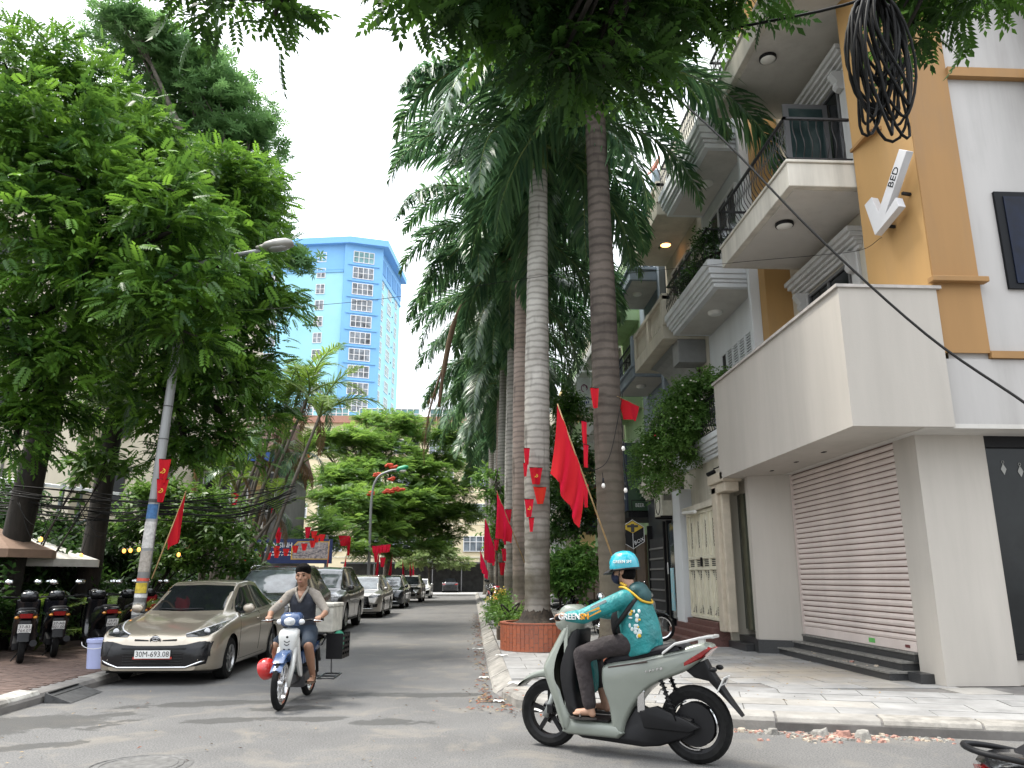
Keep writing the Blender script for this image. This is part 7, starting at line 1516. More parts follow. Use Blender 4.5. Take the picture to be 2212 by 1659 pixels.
# cargo of the underbone
rk = MB(); rk.box((-.42, -.2, .775), (.1, .2, .795)); 
for s_ in (-1, 1): rk.tube([(-.1, s_*.12, .62), (-.2, s_*.18, .78)], .01, 5); rk.tube([(-.05, s_*.20, .78), (-.05, s_*.21, .46), (-.35, s_*.21, .46), (-.35, s_*.20, .78)], .008, 5)
rk.tube([(-.3, .14, .24), (.1, .14, .22), (.1, .36, .22), (-.3, .36, .24), (-.3, .14, .24)], .012, 6); rk.tube([(-.1, .02, .23), (-.1, .36, .23)], .012, 6); rk.tube([(-.2, .25, .24), (-.2, .24, .46)], .01, 5)
rk.build('carrier_rack', m_rimd, ub)
fb = thing('foam_box', 'dirty white foam box strapped on the back of the blue motorbike', 'box', UB[0], UB[1], local=True); mb = MB(); mb.box((-.48, -.30, .797), (.08, .30, 1.12)); mb.build('box', M('dirty_styrofoam', (.50, .48, .42), .9, var=.22, scale=6, bump=.4, bscale=60), fb, bevel=.015); MB().box((-.49, -.31, 1.121), (.09, .31, 1.17)).build('lid', MATS['dirty_styrofoam'], fb, bevel=.015)
ct = thing('plastic_crate', 'black plastic crate with a green bag slung beside the rear wheel', 'crate', UB[0], UB[1], local=True); mb = MB()
for y in (.22, .42): 
    for k in range(5): mb.box((-.40, y, .47+k*.065), (.0, y+.012, .50+k*.065))
for x in (-.41, -.0): 
    for k in range(5): mb.box((x, .22, .47+k*.065), (x+.012, .43, .50+k*.065))
for x in (-.41, -.27, -.13, 0): mb.box((x, .218, .46), (x+.02, .434, .78)) if x in (-.41, 0) else mb.box((x, .425, .46), (x+.02, .434, .78))
mb.box((-.41, .22, .455), (.012, .43, .468)); mb.build('crate', m_black, ct); bg_ = MB(); bg_.ell((-.2, .325, .66), (.17, .085, .15), 14, 10); put('green_bag', remesh(bg_, .02, 2, 'bag'), M('green_plastic_bag', (.05, .32, .2), .4, var=.3, scale=8), ct)
rh = thing('red_helmet', 'red helmet hanging at the front of the blue motorbike', 'helmet', UB[0], UB[1], local=True); mb = MB(); Tm = Matrix.Translation((.86, -.30, .42)) @ Matrix.Rotation(R(-70), 4, 'X') @ Matrix.Rotation(R(20), 4, 'Y'); mb.lathe([(.125, -.03), (.13, 0), (.122, .05), (.098, .09), (.06, .115), (.001, .125)], 24, Tm, caps=False); mb.lathe([(.115, -.03), (.12, 0), (.09, .08), (.001, .11)], 24, Tm, caps=False, mi=1); mb.build('shell', [M('red_helmet_shell', (.45, .015, .015), .25, coat=.6), m_black], rh, smooth=True)
mb = MB(); mb.tube([(.86, -.26, .5), (.86, -.24, .78), (.86, -.26, .98)], .008, 5); mb.build('strap', m_black, rh)
# ---------------------------------------------------------------- parked motorbikes
LG = None
for (x, y, a, lab, col, l1, l2) in (
    (-7.40, 13.75, 118, 'black parked scooter with plate 37-B3 764.07', (.012, .012, .014, 'black'), '37-B3', '764.07'),
    (-7.38, 14.75, 121, 'black parked scooter with plate 37-AB 021.00', (.014, .014, .02, 'blueblack'), '37-AB', '021.00'),
    (-6.85, 15.55, 128, 'black parked scooter with wide red tail lamp and plate 29-P1 947.43', (.012, .012, .014, 'black'), '29-P1', '947.43'),
    (-6.75, 16.55, 124, 'dark parked scooter with plate 14-C1 417.00', (.016, .013, .013, 'brownblack'), '14-C1', '417.00'),
    (-6.9, 17.9, 122, 'red parked scooter behind the lamp post', (.30, .012, .02, 'red'), None, None),
    (-6.85, 19.2, 120, 'dark grey parked scooter next to the red scooter', (.03, .03, .032, 'grey'), None, None),
    (-8.45, 15.75, 122, 'black parked scooter with a low seat close to the hedge', (.012, .012, .013, 'black'), None, None),
    (-7.75, 17.0, 120, 'black parked scooter squeezed in beside the red one', (.013, .013, .015, 'black'), None, None),
    (-8.25, 13.1, 116, 'black parked scooter beside the one with plate 37-B3', (.013, .013, .013, 'black'), None, None)):
    parked_scooter((x, y, .14), R(a), lab, col, l1, l2, red=col[3] == 'red')
ns = parked_scooter((2.18, 3.1, 0), R(-14), 'black scooter with grey grab rail parked close by on the road', (.012, .012, .014, 'black'), None, None)
m_gbike = M('silver_grey_bike_plastic', (.30, .31, .31), .35, var=.08, coat=.4)
underbone((3.1, 18.15, .14), R(-22), 'silver grey motorbike with spoked wheels parked before the cream folding gate', m_gbike, M('black_bike_plastic', (.015, .015, .016), .3, coat=.5), panel=m_gbike, name='parked_motorbike')
p_redb = M('red_bike_plastic', (.36, .012, .03), .25, coat=.6)
underbone((3.0, 23.9, .14), R(150), 'black motorbike parked behind the ribbed white plant pot', m_gloss, m_gloss, name='parked_motorbike')
parked_scooter((3.6, 20.3, .14), R(165), 'black scooter with tall screen parked between the two nearest palms', (.012, .012, .014, 'black'), None, None)
underbone((3.7, 22.0, .14), R(160), 'dark motorbike with red panels parked behind the black scooter', p_redb, m_gloss, name='parked_motorbike')
underbone((1.05, 29.6, .14), R(-100), 'red motorbike parked at the kerb beside yellow flowers', p_redb, p_redb, name='parked_motorbike')
for i, (x, y) in enumerate(((1.0, 33.5), (1.05, 36.0), (1.0, 39.2), (1.05, 42.2), (1.0, 46))): underbone((x, y, .14), R(-98+4*i), 'dark motorbike in the far kerbside row between the palms', m_gloss if i % 2 else p_redb, m_gloss, group='motorbikes parked between the far palms', name='parked_motorbike')
# ---------------------------------------------------------------- planters
m_tile = M('orange_planter_tile', (.36, .105, .05), .6, var=.16, scale=9); m_tile2 = M('dull_orange_planter_tile', (.31, .095, .05), .6, var=.16, scale=9)
m_grout = M('planter_grout', (.45, .40, .35), .9, var=.15, scale=12)
def planter(label, c, r, h, z=.14, rows=3, seed=1):
    p = thing('round_planter', label, 'planter', (c[0], c[1], z), 0, local=True); rd = random.Random(seed)
    mb = MB(); mb.lathe([(r-.02, 0), (r-.012, .0), (r-.012, h-.01), (r-.06, h-.01), (r-.06, h-.12), (r-.08, 0)], 48, caps=False); mb.build('wall', m_grout, p)
    n = int(2*math.pi*r/.088); w = 2*math.pi*r/n-.008; hh = (h-.012)/rows
    def br(hgt):
        b = MB(); b.box((-.02, -w/2, 0), (.002, w/2, hgt)); return b
    ms = {}
    for k in range(n):
        a = 2*math.pi*k/n; z0 = .008; first = (.55 if k % 2 else 1.0)*hh
        zs = [z0]; q = first
        while z0+q < h-.04: zs.append(z0+q); q += hh
        zs.append(h-.004)
        for u, v in zip(zs, zs[1:]):
            key = (round(v-u, 3), rd.random() < .3)
            if key not in ms: ms[key] = br(v-u-.008).mesh('brick', m_tile2 if key[1] else m_tile)
            inst('brick', ms[key], p, (r*math.cos(a), r*math.sin(a), u), (0, 0, a))
    mb = MB(); mb.lathe([(r-.10, h-.002), (r+.012, h-.002), (r+.012, h+.022), (r-.10, h+.022), (r-.10, h-.002)], 48, caps=False); mb.build('rim', m_tile2, p, smooth=30)
    mb = MB(); pr_ = []
    rings = []
    for q, zz in ((r-.09, h-.05), (r*.7, h-.02), (r*.5, h+.03), (r*.42, h+.12), (r*.30, h+.34), (r*.2, h+.5)): rings.append([Vector((q*math.cos(a)*(1+rd.uniform(-.07, .07)), q*math.sin(a)*(1+rd.uniform(-.07, .07)), zz+rd.uniform(-.02, .025))) for a in [2*math.pi*k/40 for k in range(40)]])
    mb.loft(rings); mb.build('soil', m_soil, p, smooth=True)
    lt = MB()
    for k in range(60):
        a, q = rd.uniform(0, 6.28), rd.uniform(.3, r-.12); c_ = Vector((q*math.cos(a), q*math.sin(a), h-.01+.03*rd.random())); d = Vector((rd.uniform(-1, 1), rd.uniform(-1, 1), rd.uniform(-.2, .4)))*.05; s_ = Vector((-d.y, d.x, 0))*.3; lt.add([c_-d, c_+s_, c_+d, c_-s_], [(0, 1, 2, 3)])
    o = lt.build('dry_leaves', M('dry_leaf_brown', (.16, .11, .06), .9, var=.4, scale=9), p); o['kind'] = 'stuff'
    return p
planter('round planter clad in upright orange tiles at the foot of the pale palm', (1.31, 15.95), .74, .50, rows=2.6 and 3, seed=1)
planter('orange tiled planter half hidden behind the larger tiled one', (1.31, 20.6), .62, .46, seed=2)
planter('low orange tiled ring round the dark palm', (2.5, 14.0), .80, .13, rows=1, seed=3)
pt_ = thing('plant_pot', 'large ribbed white plant pot on the pavement between palms', 'plant pot', (2.28, 20.6, .14), 0, local=True); mb = MB(); rings = []
for r_, z in ((.22, 0), (.25, .2), (.29, .42), (.31, .48), (.33, .49), (.33, .54), (.28, .54), (.27, .45)): rings.append([Vector((r_*(1+.02*(k % 2))*math.cos(2*math.pi*k/40), r_*(1+.02*(k % 2))*math.sin(2*math.pi*k/40), z)) for k in range(40)])
mb.loft(rings); mb.build('pot', M('white_ribbed_pot', (.50, .49, .44), .7, var=.15, scale=6), pt_)
lf_pot = leafmat('plumeria_leaf', (.05, .13, .025), (.15, .30, .06), .4, .4, .4)
bush('potted_shrub', 'bushy potted shrub with long leaves standing in the ribbed white pot', (2.28, 20.6, .6), LB([(1225, 1240, 20.6, .45), (1195, 1235, 20.8, .4), (1260, 1240, 20.6, .42), (1210, 1205, 20.9, .35), (1250, 1195, 20.9, .3), (1230, 1280, 20.5, .4), (1280, 1215, 21, .35), (1200, 1265, 20.6, .3)]), 'broad', lf_pot, 81, 46, .95, .22, cat='plant')
bush('kerbside_plants', 'mixed low plants in pots crowding the kerb by the second planter', (.95, 22.6, .14), [((.85, 22.6, .45), (.25, .35, .28)), ((.95, 23.6, .6), (.28, .35, .4)), ((.8, 24.6, .45), (.22, .4, .28))], 'small', lf_small, 82, 130, 1.3, .14, cat='plant')
bush('flower_pot_plant', 'yellow flowering plant beside the red motorbike', (1.2, 28.4, .14), [((1.15, 28.4, .7), (.28, .3, .25))], 'small', leafmat('yellow_flower', (.4, .35, .05), (.7, .6, .12), .3), 83, 150, 1.4, .12, cat='plant')
mb = MB(); mb.box((-.28, -.3, 0), (.28, .3, .26)); tb_ = thing('wooden_trough', 'weathered wooden trough on the kerb edge beside the planter', 'trough', (.86, 18.6, .14), 0, local=True); mb.build('trough', M('weathered_wood', (.11, .08, .055), .9, var=.35, scale=8, streak=True), tb_, bevel=.02); MB().box((-.24, -.26, .255), (.24, .26, .275)).build('soil', m_soil, tb_)
bush('trough_plants', 'spiky grass and weeds growing out of the wooden trough', (.86, 18.6, .4), [((.85, 18.6, .5), (.2, .2, .15)), ((1.0, 19.5, .6), (.22, .25, .22))], 'small', lf_small, 84, 150, 1.3, .13, cat='plant')
# trees among the palms on the right
lf_mango = leafmat('mango_leaf', (.025, .065, .015), (.08, .18, .03), .32, .36, .5)
tree('roadside_tree', 'dark broad leaved tree growing between the palms and the houses', (4.1, 30, .14), LB([(1225, 1080, 29, .9), (1215, 980, 29.5, .8), (1235, 900, 30, .7), (1200, 1150, 29, .7), (1245, 1010, 30, .8), (1225, 860, 30.5, .5), (1250, 1120, 29, .7), (1195, 1050, 29.5, .6)]), 'broad', lf_mango, m_bark2, [(4.1, 30, .1, .13), (4.0, 30, 2.5, .11), (3.9, 29.8, 5, .08)], 85, 30, 1.1, .35, limb=.04)
tree('slim_tree', 'slim leafy tree poking out between the palm trunks over the road', (.95, 31, .14), LB([(1052, 1030, 31, .32), (1060, 1065, 31, .38), (1075, 1110, 31, .3), (1065, 1150, 31, .32), (1070, 1185, 31, .28), (1085, 1075, 31.5, .3)]), 'broad', leafmat('bright_tree_leaf', (.06, .15, .03), (.18, .34, .07), .4, .4, .4), m_bark2, [(.95, 31, .1, .05), (.95, 31, 3, .045), (.9, 31, 5.2, .03)], 86, 45, 1.05, .2, limb=.02)
# climber on the white balcony
cb = bush('balcony_climber', 'flowering climber spilling over the white balcony beside the projecting box', (5.3, 17.4, 4.55), LB([(1510, 845, 16.6, .48), (1470, 880, 17, .5), (1440, 925, 17.4, .45), (1500, 900, 16.6, .42), (1415, 970, 18, .42), (1450, 975, 17.4, .4), (1405, 1020, 18.3, .34), (1440, 1020, 17.6, .3), (1535, 830, 16.2, .3), (1470, 945, 17, .4), (1425, 1050, 18, .2)]), 'small', leafmat('climber_leaf', (.05, .12, .025), (.14, .26, .06), .4, .45, .35), 87, 150, 1.15, .17, cat='climber', droop=.4)
fl = MB(); rd = random.Random(12)
for k in range(46):
    x, y, Y = rd.choice(((1470, 880, 16.5), (1440, 935, 17), (1410, 985, 17.6), (1500, 850, 16.2), (1420, 1025, 17.7))); q = P(x+rd.uniform(-28, 28), y+rd.uniform(-30, 30), Y-.12); r_ = rd.uniform(.018, .032); fl.ell(q, (r_, r_, r_*.7), 6, 4, mi=0 if rd.random() < .88 else 1)
fl.build('blossoms', [M('white_blossom', (.7, .68, .6), .6), M('red_blossom', (.5, .02, .03), .6)], cb)['kind'] = 'stuff'
bush('balcony_pot_plant', 'small dark pot plant on the white balcony behind the black railing', (5.5, 15.95, 8.3), [((5.25, 15.95, 8.75), (.2, .25, .32)), ((5.3, 16.6, 8.5), (.2, .3, .15)), ((5.3, 17.4, 8.5), (.2, .4, .16))], 'small', lf_hedge, 88, 160, 1.2, .12, cat='plant')
# ---------------------------------------------------------------- flags
m_flag = leafmat('red_flag_cloth', (.50, .012, .016), (.60, .016, .02), .30, .75, .2); m_flag2 = leafmat('orange_red_flag_cloth', (.60, .04, .015), (.66, .06, .02), .35, .75, .2); m_gold = M('gold_emblem', (.75, .50, .06), .6); m_bamboo = M('bamboo_pole', (.36, .24, .11), .7, var=.25, scale=8)
def cloth(a, b, drop, seed, folds=2.5, amp=.05, n=10, m=12, sway=(0, 0), tail=1.0, tight=.8):
    """cloth held along a-b that hangs down by drop with folds"""
    rd = random.Random(seed); a, b = Vector(a), Vector(b); ph = rd.uniform(0, 6); rows = []; h = (b-a); hz = Vector((h.x, h.y, 0)); nrm = Vector((-h.y, h.x, 0)); nrm = nrm.normalized() if nrm.length > 1e-4 else Vector((0, 1, 0))
    for j in range(m+1):
        t = j/m; row = []
        for i in range(n+1):
            u = i/n; uu = .5+(u-.5)*lerp(1, tight, t); p = a + h*uu + Vector((0, 0, -drop*t*lerp(1, tail, u))); p += nrm*amp*math.sin(folds*2*math.pi*u+ph+1.3*t)*(.25+t) + Vector((sway[0], sway[1], 0))*t*t; row.append(p)
        rows.append(row)
    return MB().grid(rows)
def emblem(root, c, x, z, s_):
    T = frame_mx(c, x, z); mb = MB()
    mb.tube([T @ Vector((s_*.9*math.cos(a)-.1*s_, s_*.9*math.sin(a), .004)) for a in [R(-150+k*24) for k in range(11)]], [s_*(.05+.11*math.sin(math.pi*min(1, k/9))) for k in range(11)], 4)
    mb.tube([T @ Vector((-s_*.9, -s_*.9, .004)), T @ Vector((s_*.45, s_*.45, .004))], s_*.09, 4); mb.tube([T @ Vector((s_*.15, s_*.75, .004)), T @ Vector((s_*.75, s_*.15, .004))], s_*.16, 4); mb.build('hammer_and_sickle', m_gold, root)
def star(root, c, x, z, r_):
    T = frame_mx(c, x, z); MB().prism([((r_ if k % 2 == 0 else r_*.4)*math.sin(math.pi*k/5), (r_ if k % 2 == 0 else r_*.4)*math.cos(math.pi*k/5)) for k in range(10)][::-1], 0, .004, Mx=T).build('star', m_gold, root)
def pole_flag(label, base, tip, f0, f1, drop, seed, r=.013, group=None, mat=None, **k):
    base, tip = Vector(base), Vector(tip); o = thing('flag', label, 'flag', tuple(base), 0, group); MB().tube([base, base.lerp(tip, .5), tip], [r, r*.9, r*.7], 7).build('pole', m_bamboo, o, smooth=True)
    c = cloth(tip.lerp(base, f0), tip.lerp(base, f1), drop, seed, **k).build('cloth', mat or m_flag, o, smooth=True); return o
def mini_flag(label, top, w, h, seed, dirx=(1, 0, 0), hook=.03, group=None, mark=None, mat=None):
    top = Vector(top); d = Vector(dirx).normalized(); o = thing('small_flag', label, 'flag', tuple(top), 0, group)
    cl = cloth(top - d*w/2, top + d*w/2, h, seed, folds=1.2, amp=w*.14, n=6, m=7, tight=.5).build('cloth', mat or m_flag, o, smooth=True)
    MB().tube([top - d*w/2, top + d*w/2], .006, 4).build('cord', m_black, o)
    if mark == 'hs': emblem(o, top + Vector((0, -.045, -h*.5)), d, (0, 0, 1), h*.11)
    if mark == 'star': star(o, top + Vector((0, -.06, -h*.45)), d, (0, 0, 1), h*.2)
    return o
pole_flag('large red flag on a long bamboo pole tied to the dark palm', P(1326, 1212, 13.55), P(1204, 872, 13.3), .0, .5, 1.2, 1, .016, folds=2.2, amp=.085, sway=(-.12, 0), tight=.95, tail=.7)
pole_flag('red flag on a bamboo pole leaning from the pinkish palm', P(1139, 1230, 20.2), P(1073, 1060, 19.6), .0, .5, 1.15, 2, .013, folds=2.0, amp=.08, tight=.95, tail=.3)
pole_flag('red flag hanging from a stick among the further palms, largest there', P(1085, 1245, 28), P(1049, 1120, 27), .0, .6, 1.4, 3, .013, folds=2.0, amp=.08, tight=1.0, tail=.3)
pole_flag('smaller red flag on a stick near the far palms and parked motorbikes', P(1060, 1252, 36), P(1038, 1190, 35), 0, .7, .7, 4, .013, amp=.05, tail=.7)
pole_flag('big red flag on a stick tied to the leaning lamp post', P(328, 1250, 13.8), P(402, 1060, 14.1), .0, .56, .85, 5, .012, folds=1.5, amp=.04, tight=.95, tail=.25)
# short flags tied to trunks and to strings
def tri(label, x, y, Y, w, h, seed, mark=None, dirx=(1, .2, 0), group=None, mat=None): return mini_flag(label, P(x, y, Y), w, h, seed, dirx, mark=mark, group=group, mat=mat)
tri('small red flag hanging high on the dark palm trunk', 1284, 838, 13.65, .17, .38, 11); 
pole_flag('red flag stretched on a cord from the dark palm to the houses', P(1333, 856, 13.8), P(1395, 885, 14.6), .25, .95, .30, 12, .006, folds=1.5, amp=.04, tail=1.3)
for i, (x, y) in enumerate(((1262, 910), (1266, 960), (1266, 1045))): tri(('small red flag on the dark palm level with the hanging bulbs', 'narrow red flag behind the large flag on the dark palm', 'small red flag lowest on the dark palm')[i], x, y, 13.7, .16, .42, 13+i, dirx=(.7, .7, 0))
mini_flag('red flag with a gold star hanging behind the large red flag', P(1245, 1058, 20), .5, .36, 17, mark='star')
tri('square red flag with gold hammer and sickle on the pale palm', 1158, 1010, 15.55, .28, .34, 18, 'hs'); tri('plain faded red square flag on the pale palm', 1166, 1052, 15.55, .28, .34, 19, mat=m_flag2)
tri('narrow red flag with a gold mark low on the pale palm', 1143, 1078, 15.55, .2, .36, 20, 'hs'); tri('narrow red flag highest on the pale palm', 1138, 968, 15.6, .13, .34, 21); tri('small twisted red flag at the left edge of the pale palm', 1135, 1000, 15.65, .1, .28, 22); tri('lowest small red flag on the pale palm', 1148, 1118, 15.55, .12, .28, 23)
tri('upper red flag with gold mark tied to the lamp post', 357, 992, 13.75, .2, .42, 24, 'hs'); tri('lower red flag with gold mark tied to the lamp post', 352, 1035, 13.75, .2, .40, 25, 'hs')
for i, (x, y, Y) in enumerate(((1092, 1150, 27), (1090, 1185, 27), (1085, 1215, 27), (1072, 1165, 30), (1068, 1190, 32), (1098, 1100, 24))): tri('short red flag fluttering among the palm trunks', x, y, Y, .22, .42, 30+i, group='short red flags among the palms')
sg = 'orange red pennants strung before the billboard'
for i, (zx, zy) in enumerate(((45, 290), (72, 285), (160, 280), (237, 270), (307, 255), (384, 238), (460, 213), (535, 195), (605, 170), (305, 215), (637, 128), (683, 118), (616, 92))): tri('orange red pennant on the string in front of the navy billboard', (600+zx/3.319)*.864, (1300+zy/3.319)*.864, 29.5, .24, .26, 40+i, group=sg, mat=m_flag2)
for i, (zx, zy) in enumerate(((322, 100), (565, 60), (1365-1050, 60))): tri(('red pennant above the billboard string, beside the house pillar', 'red pennant above the billboard photo panel', 'red pennant high above the billboard lettering')[i], (600+zx/3.319)*.864, (1300+zy/3.319)*.864, 29.5, .22, .4, 55+i)
tri('small red pennant hanging among the areca stems', 508, 1065, 22, .22, .36, 60); tri('small red pennant by the low house', 590, 1092, 27, .15, .4, 61)
gg = 'red flags strung under the flame tree'
for i, (zx, zy, w, h) in enumerate(((865, 130, .55, .5), (905, 140, .2, .9), (1115, 215, .25, .35), (1140, 215, .2, .5), (1165, 210, .25, .4), (1190, 205, .25, .4), (1215, 205, .25, .4), (1235, 200, .2, .4), (1130, 270, .25, .5), (1185, 310, .3, .5))): tri('red flag on a string in the shade of the flame tree', (600+zx/3.319)*.864, (1300+zy/3.319)*.864, 39+i*.3, w, h, 62+i, group=gg)
for i, (zx, zy, Y, H_) in enumerate(((745, 165, 33, 1.9), (885, 290, 36, 1.0), (1160, 245, 43, 1.2), (1265, 280, 46, 1.0), (1350, 320, 50, 1.1), (1410, 335, 53, 1.2), (1435, 350, 56, 1.2))):
    t = P((600+zx/3.319)*.864, (1300+zy/3.319)*.864, Y); b = Vector((t.x-.5+(.9 if i > 3 else 0), t.y, .14)) if i != 0 else Vector((t.x-.15, t.y, .14))
    pole_flag(('tall narrow red flag beside the billboard', 'red flag leaning behind the dark tall car', 'red flag drooping under the flame tree', 'red flag beyond the silver crossover', 'red flag leaning over the far parked cars', 'red flag by the flame tree trunk', 'last red flag before the far end')[i], b, t, 0, .38, H_, 80+i, .015, amp=.05, tail=.75, folds=1.6)
# ---------------------------------------------------------------- wires, coil, bulbs
m_wire = M('black_cable', (.007, .007, .007), .6, spec=.2)
def wire(name, label, pts, r, n=6, sag=None):
    o = MB().tube(cr(pts, n), r, 5).build(name, m_wire, smooth=True); return tag(o, label, 'cable')
wire('overhead_cable', 'thick black cable sloping down across the orange and white walls', [P(1180, -30, 9.5), P(1390, 150, 8.7), P(1560, 300, 8.1), P(1760, 505, 7.4), P(2000, 722, 6.7), P(2230, 882, 6.1), P(2460, 1058, 5.5)], .013)
wire('overhead_wire', 'thin wire from the lamp post up to the palm crowns', [P(626, 515, 14), P(760, 468, 15), P(900, 415, 16.5), P(1140, 330, 16.2)], .006)
wire('overhead_wire', 'thin wire crossing in front of the blue tower', [P(150, 668, 15), P(480, 672, 15), P(700, 658, 15), P(870, 640, 15), P(1150, 600, 15.5), P(1300, 580, 14)], .006)
wire('house_wire', 'thin wire running to the orange column below the arrow sign', [P(1340, 592, 18), P(1600, 566, 13), P(1760, 552, 11.5), P(1860, 540, 10.9), P(1905, 512, 10.6)], .005)
rd = random.Random(77)
for i in range(15):
    dy = i*5.0; Y0 = 15.2+.12*i; lab = 'black cable in the sagging bundle between the left trees and the lamp post'
    o = wire('bundled_cable', lab, [P(-60, 1038+dy+rd.uniform(-6, 6), Y0), P(130, 1060+dy*.9+rd.uniform(-8, 10), Y0+.3), P(260, 1075+dy*.7+rd.uniform(-8, 10), Y0+.6), P(345, 1080+dy*.55+rd.uniform(-5, 5), 14.2), P(520, 1070+dy*.7+rd.uniform(-10, 14), 19), P(640, 1050+dy*.4+rd.uniform(-10, 10), 23)], .009+.004*rd.random()); o['group'] = 'bundled cables on the left'
for i in range(6):
    x0 = rd.uniform(20, 260); o = wire('cable_loop', 'thin drooping cable loop under the cable bundle', [P(x0, 1085, 15.8), P(x0+30, 1130+rd.uniform(0, 40), 15.7), P(x0+90, 1140+rd.uniform(0, 30), 15.7), P(x0+150, 1095, 15.6)], .006); o['group'] = 'drooping cable loops on the left'
wire('string_light_wire', 'wire with flags from the lamp post to the flame tree lamp', [P(365, 1045, 13.9), P(520, 1130, 22), P(660, 1200, 30), P(800, 1130, 42)], .008)
wire('pale_cable', 'cable sagging towards the green headed lamp post', [P(560, 1105, 27), P(700, 1160, 33), P(800, 1122, 42)], .012)
coil = thing('cable_coil', 'big hanging coil of black cable in front of the orange column', 'cable coil', tuple(P(1897, 100, 5.4))); c0 = P(1896, 95, 5.4); rd = random.Random(5)
for i in range(24):
    w = rd.uniform(.12, .215); h = rd.uniform(.38, .56) if i < 13 else rd.uniform(.55, .68); top = c0 + Vector((rd.uniform(-.03, .05), rd.uniform(-.06, .06), .46)); tw_ = rd.uniform(-.6, .6); ph = rd.uniform(-.16, .16)
    pts = []
    for k in range(22):
        a = 2*math.pi*k/22; xx = w*math.sin(a)*(1+.25*math.cos(a)); zz = -h+h*math.cos(a); pts.append(top + Vector((xx*math.cos(tw_)+zz*ph+.02*math.sin(3*a+i), xx*math.sin(tw_)+.015*math.cos(2*a+i), zz)))
    MB().tube(pts, .0125, 6, closed=True).build('cable_loop', m_wire, coil, smooth=True)
mb = MB(); mb.tube(cr([c0 + Vector((-2.2, 1.6, 1.0)), c0 + Vector((-.9, .6, .62)), c0 + Vector((0, 0, .47)), c0 + Vector((1.0, -.5, .75)), c0 + Vector((2.0, -1.0, 1.3))], 5), .013, 6); mb.build('support_cable', m_wire, coil, smooth=True)
bl = thing('string_lights', 'black wire with three unlit bulbs looped round the dark palm', 'string lights', (2.6, 13.7, 4)); w1 = [P(1300, 880, 13.7), P(1283, 900, 13.7), P(1262, 905, 13.75)]
MB().tube(cr([P(1345, 850, 13.75), P(1335, 905, 13.7), P(1315, 990, 13.66), P(1285, 1015, 13.66), P(1270, 1005, 13.7)], 5), .007, 5).build('wire', m_wire, bl); MB().tube(cr([P(1343, 905, 13.75), P(1346, 960, 13.7), P(1350, 1010, 13.7), P(1358, 1060, 13.8)], 5), .008, 5).build('wire', m_wire, bl)
for (x, y) in ((1303, 1040), (1346, 960), (1351, 1050)):
    q = P(x, y, 13.6); s_ = MB(); s_.lathe([(.018, .06), (.022, .0), (.02, -.03)], 10, Matrix.Translation(q)); so = s_.build('socket', m_black, bl, smooth=True); s_ = MB(); s_.lathe([(.016, -.03), (.032, -.06), (.034, -.085), (.022, -.112), (.001, -.12)], 12, Matrix.Translation(q)); s_.build('bulb', m_lampw, so, smooth=True)
    MB().tube([q + Vector((0, 0, .06)), q + Vector((-.01, .02, .16))], .006, 4).build('wire', m_wire, bl)
# garden fairy lamps that glow among the plants
for i, (x, y, Y) in enumerate(((175, 1200, 18), (268, 1190, 18.6), (282, 1189, 18.7), (300, 1187, 18.8), (318, 1186, 18.9), (386, 1198, 19.2), (88, 1165, 17))):
    q = P(x, y, Y); o = thing('fairy_lamp', 'small glowing amber bulb strung among the dark hedge plants', 'lamp', tuple(q), 0, 'amber bulbs in the hedge'); MB().ell(q, (.04, .04, .05), 10, 8).build('bulb', M('glowing_amber', (.9, .4, .1), .4, emit=((1, .36, .06), 1.6)), o, smooth=True); MB().tube([q + Vector((0, 0, .04)), q + Vector((.05, .1, .5))], .006, 4).build('cord', m_wire, o)
# dish aerial
ds = thing('satellite_dish', 'small red satellite dish on the cream balustrade', 'satellite dish', (5.25, 19.75, 12.4)); T = Matrix.Translation((5.15, 19.7, 12.95)) @ Matrix.Rotation(R(-60), 4, 'Y') @ Matrix.Rotation(R(10), 4, 'X'); mb = MB(); mb.lathe([(.001, 0), (.12, .015), (.24, .05), (.33, .1)], 24, T, caps=False); mb.lathe([(.001, -.012), (.24, .038), (.33, .095)], 24, T, caps=False); mb.build('dish', M('faded_red_dish', (.42, .13, .09), .6, var=.1), ds, smooth=True); mb = MB(); mb.tube([(5.25, 19.75, 12.4), (5.25, 19.75, 12.75), (5.15, 19.7, 12.95)], .02, 6); mb.tube([T @ Vector((.0, -.3, .1)), T @ Vector((0, -.1, .4))], .01, 5); mb.ell(T @ Vector((0, -.1, .42)), (.04, .04, .05), 8, 6); mb.build('mast', m_alu, ds)
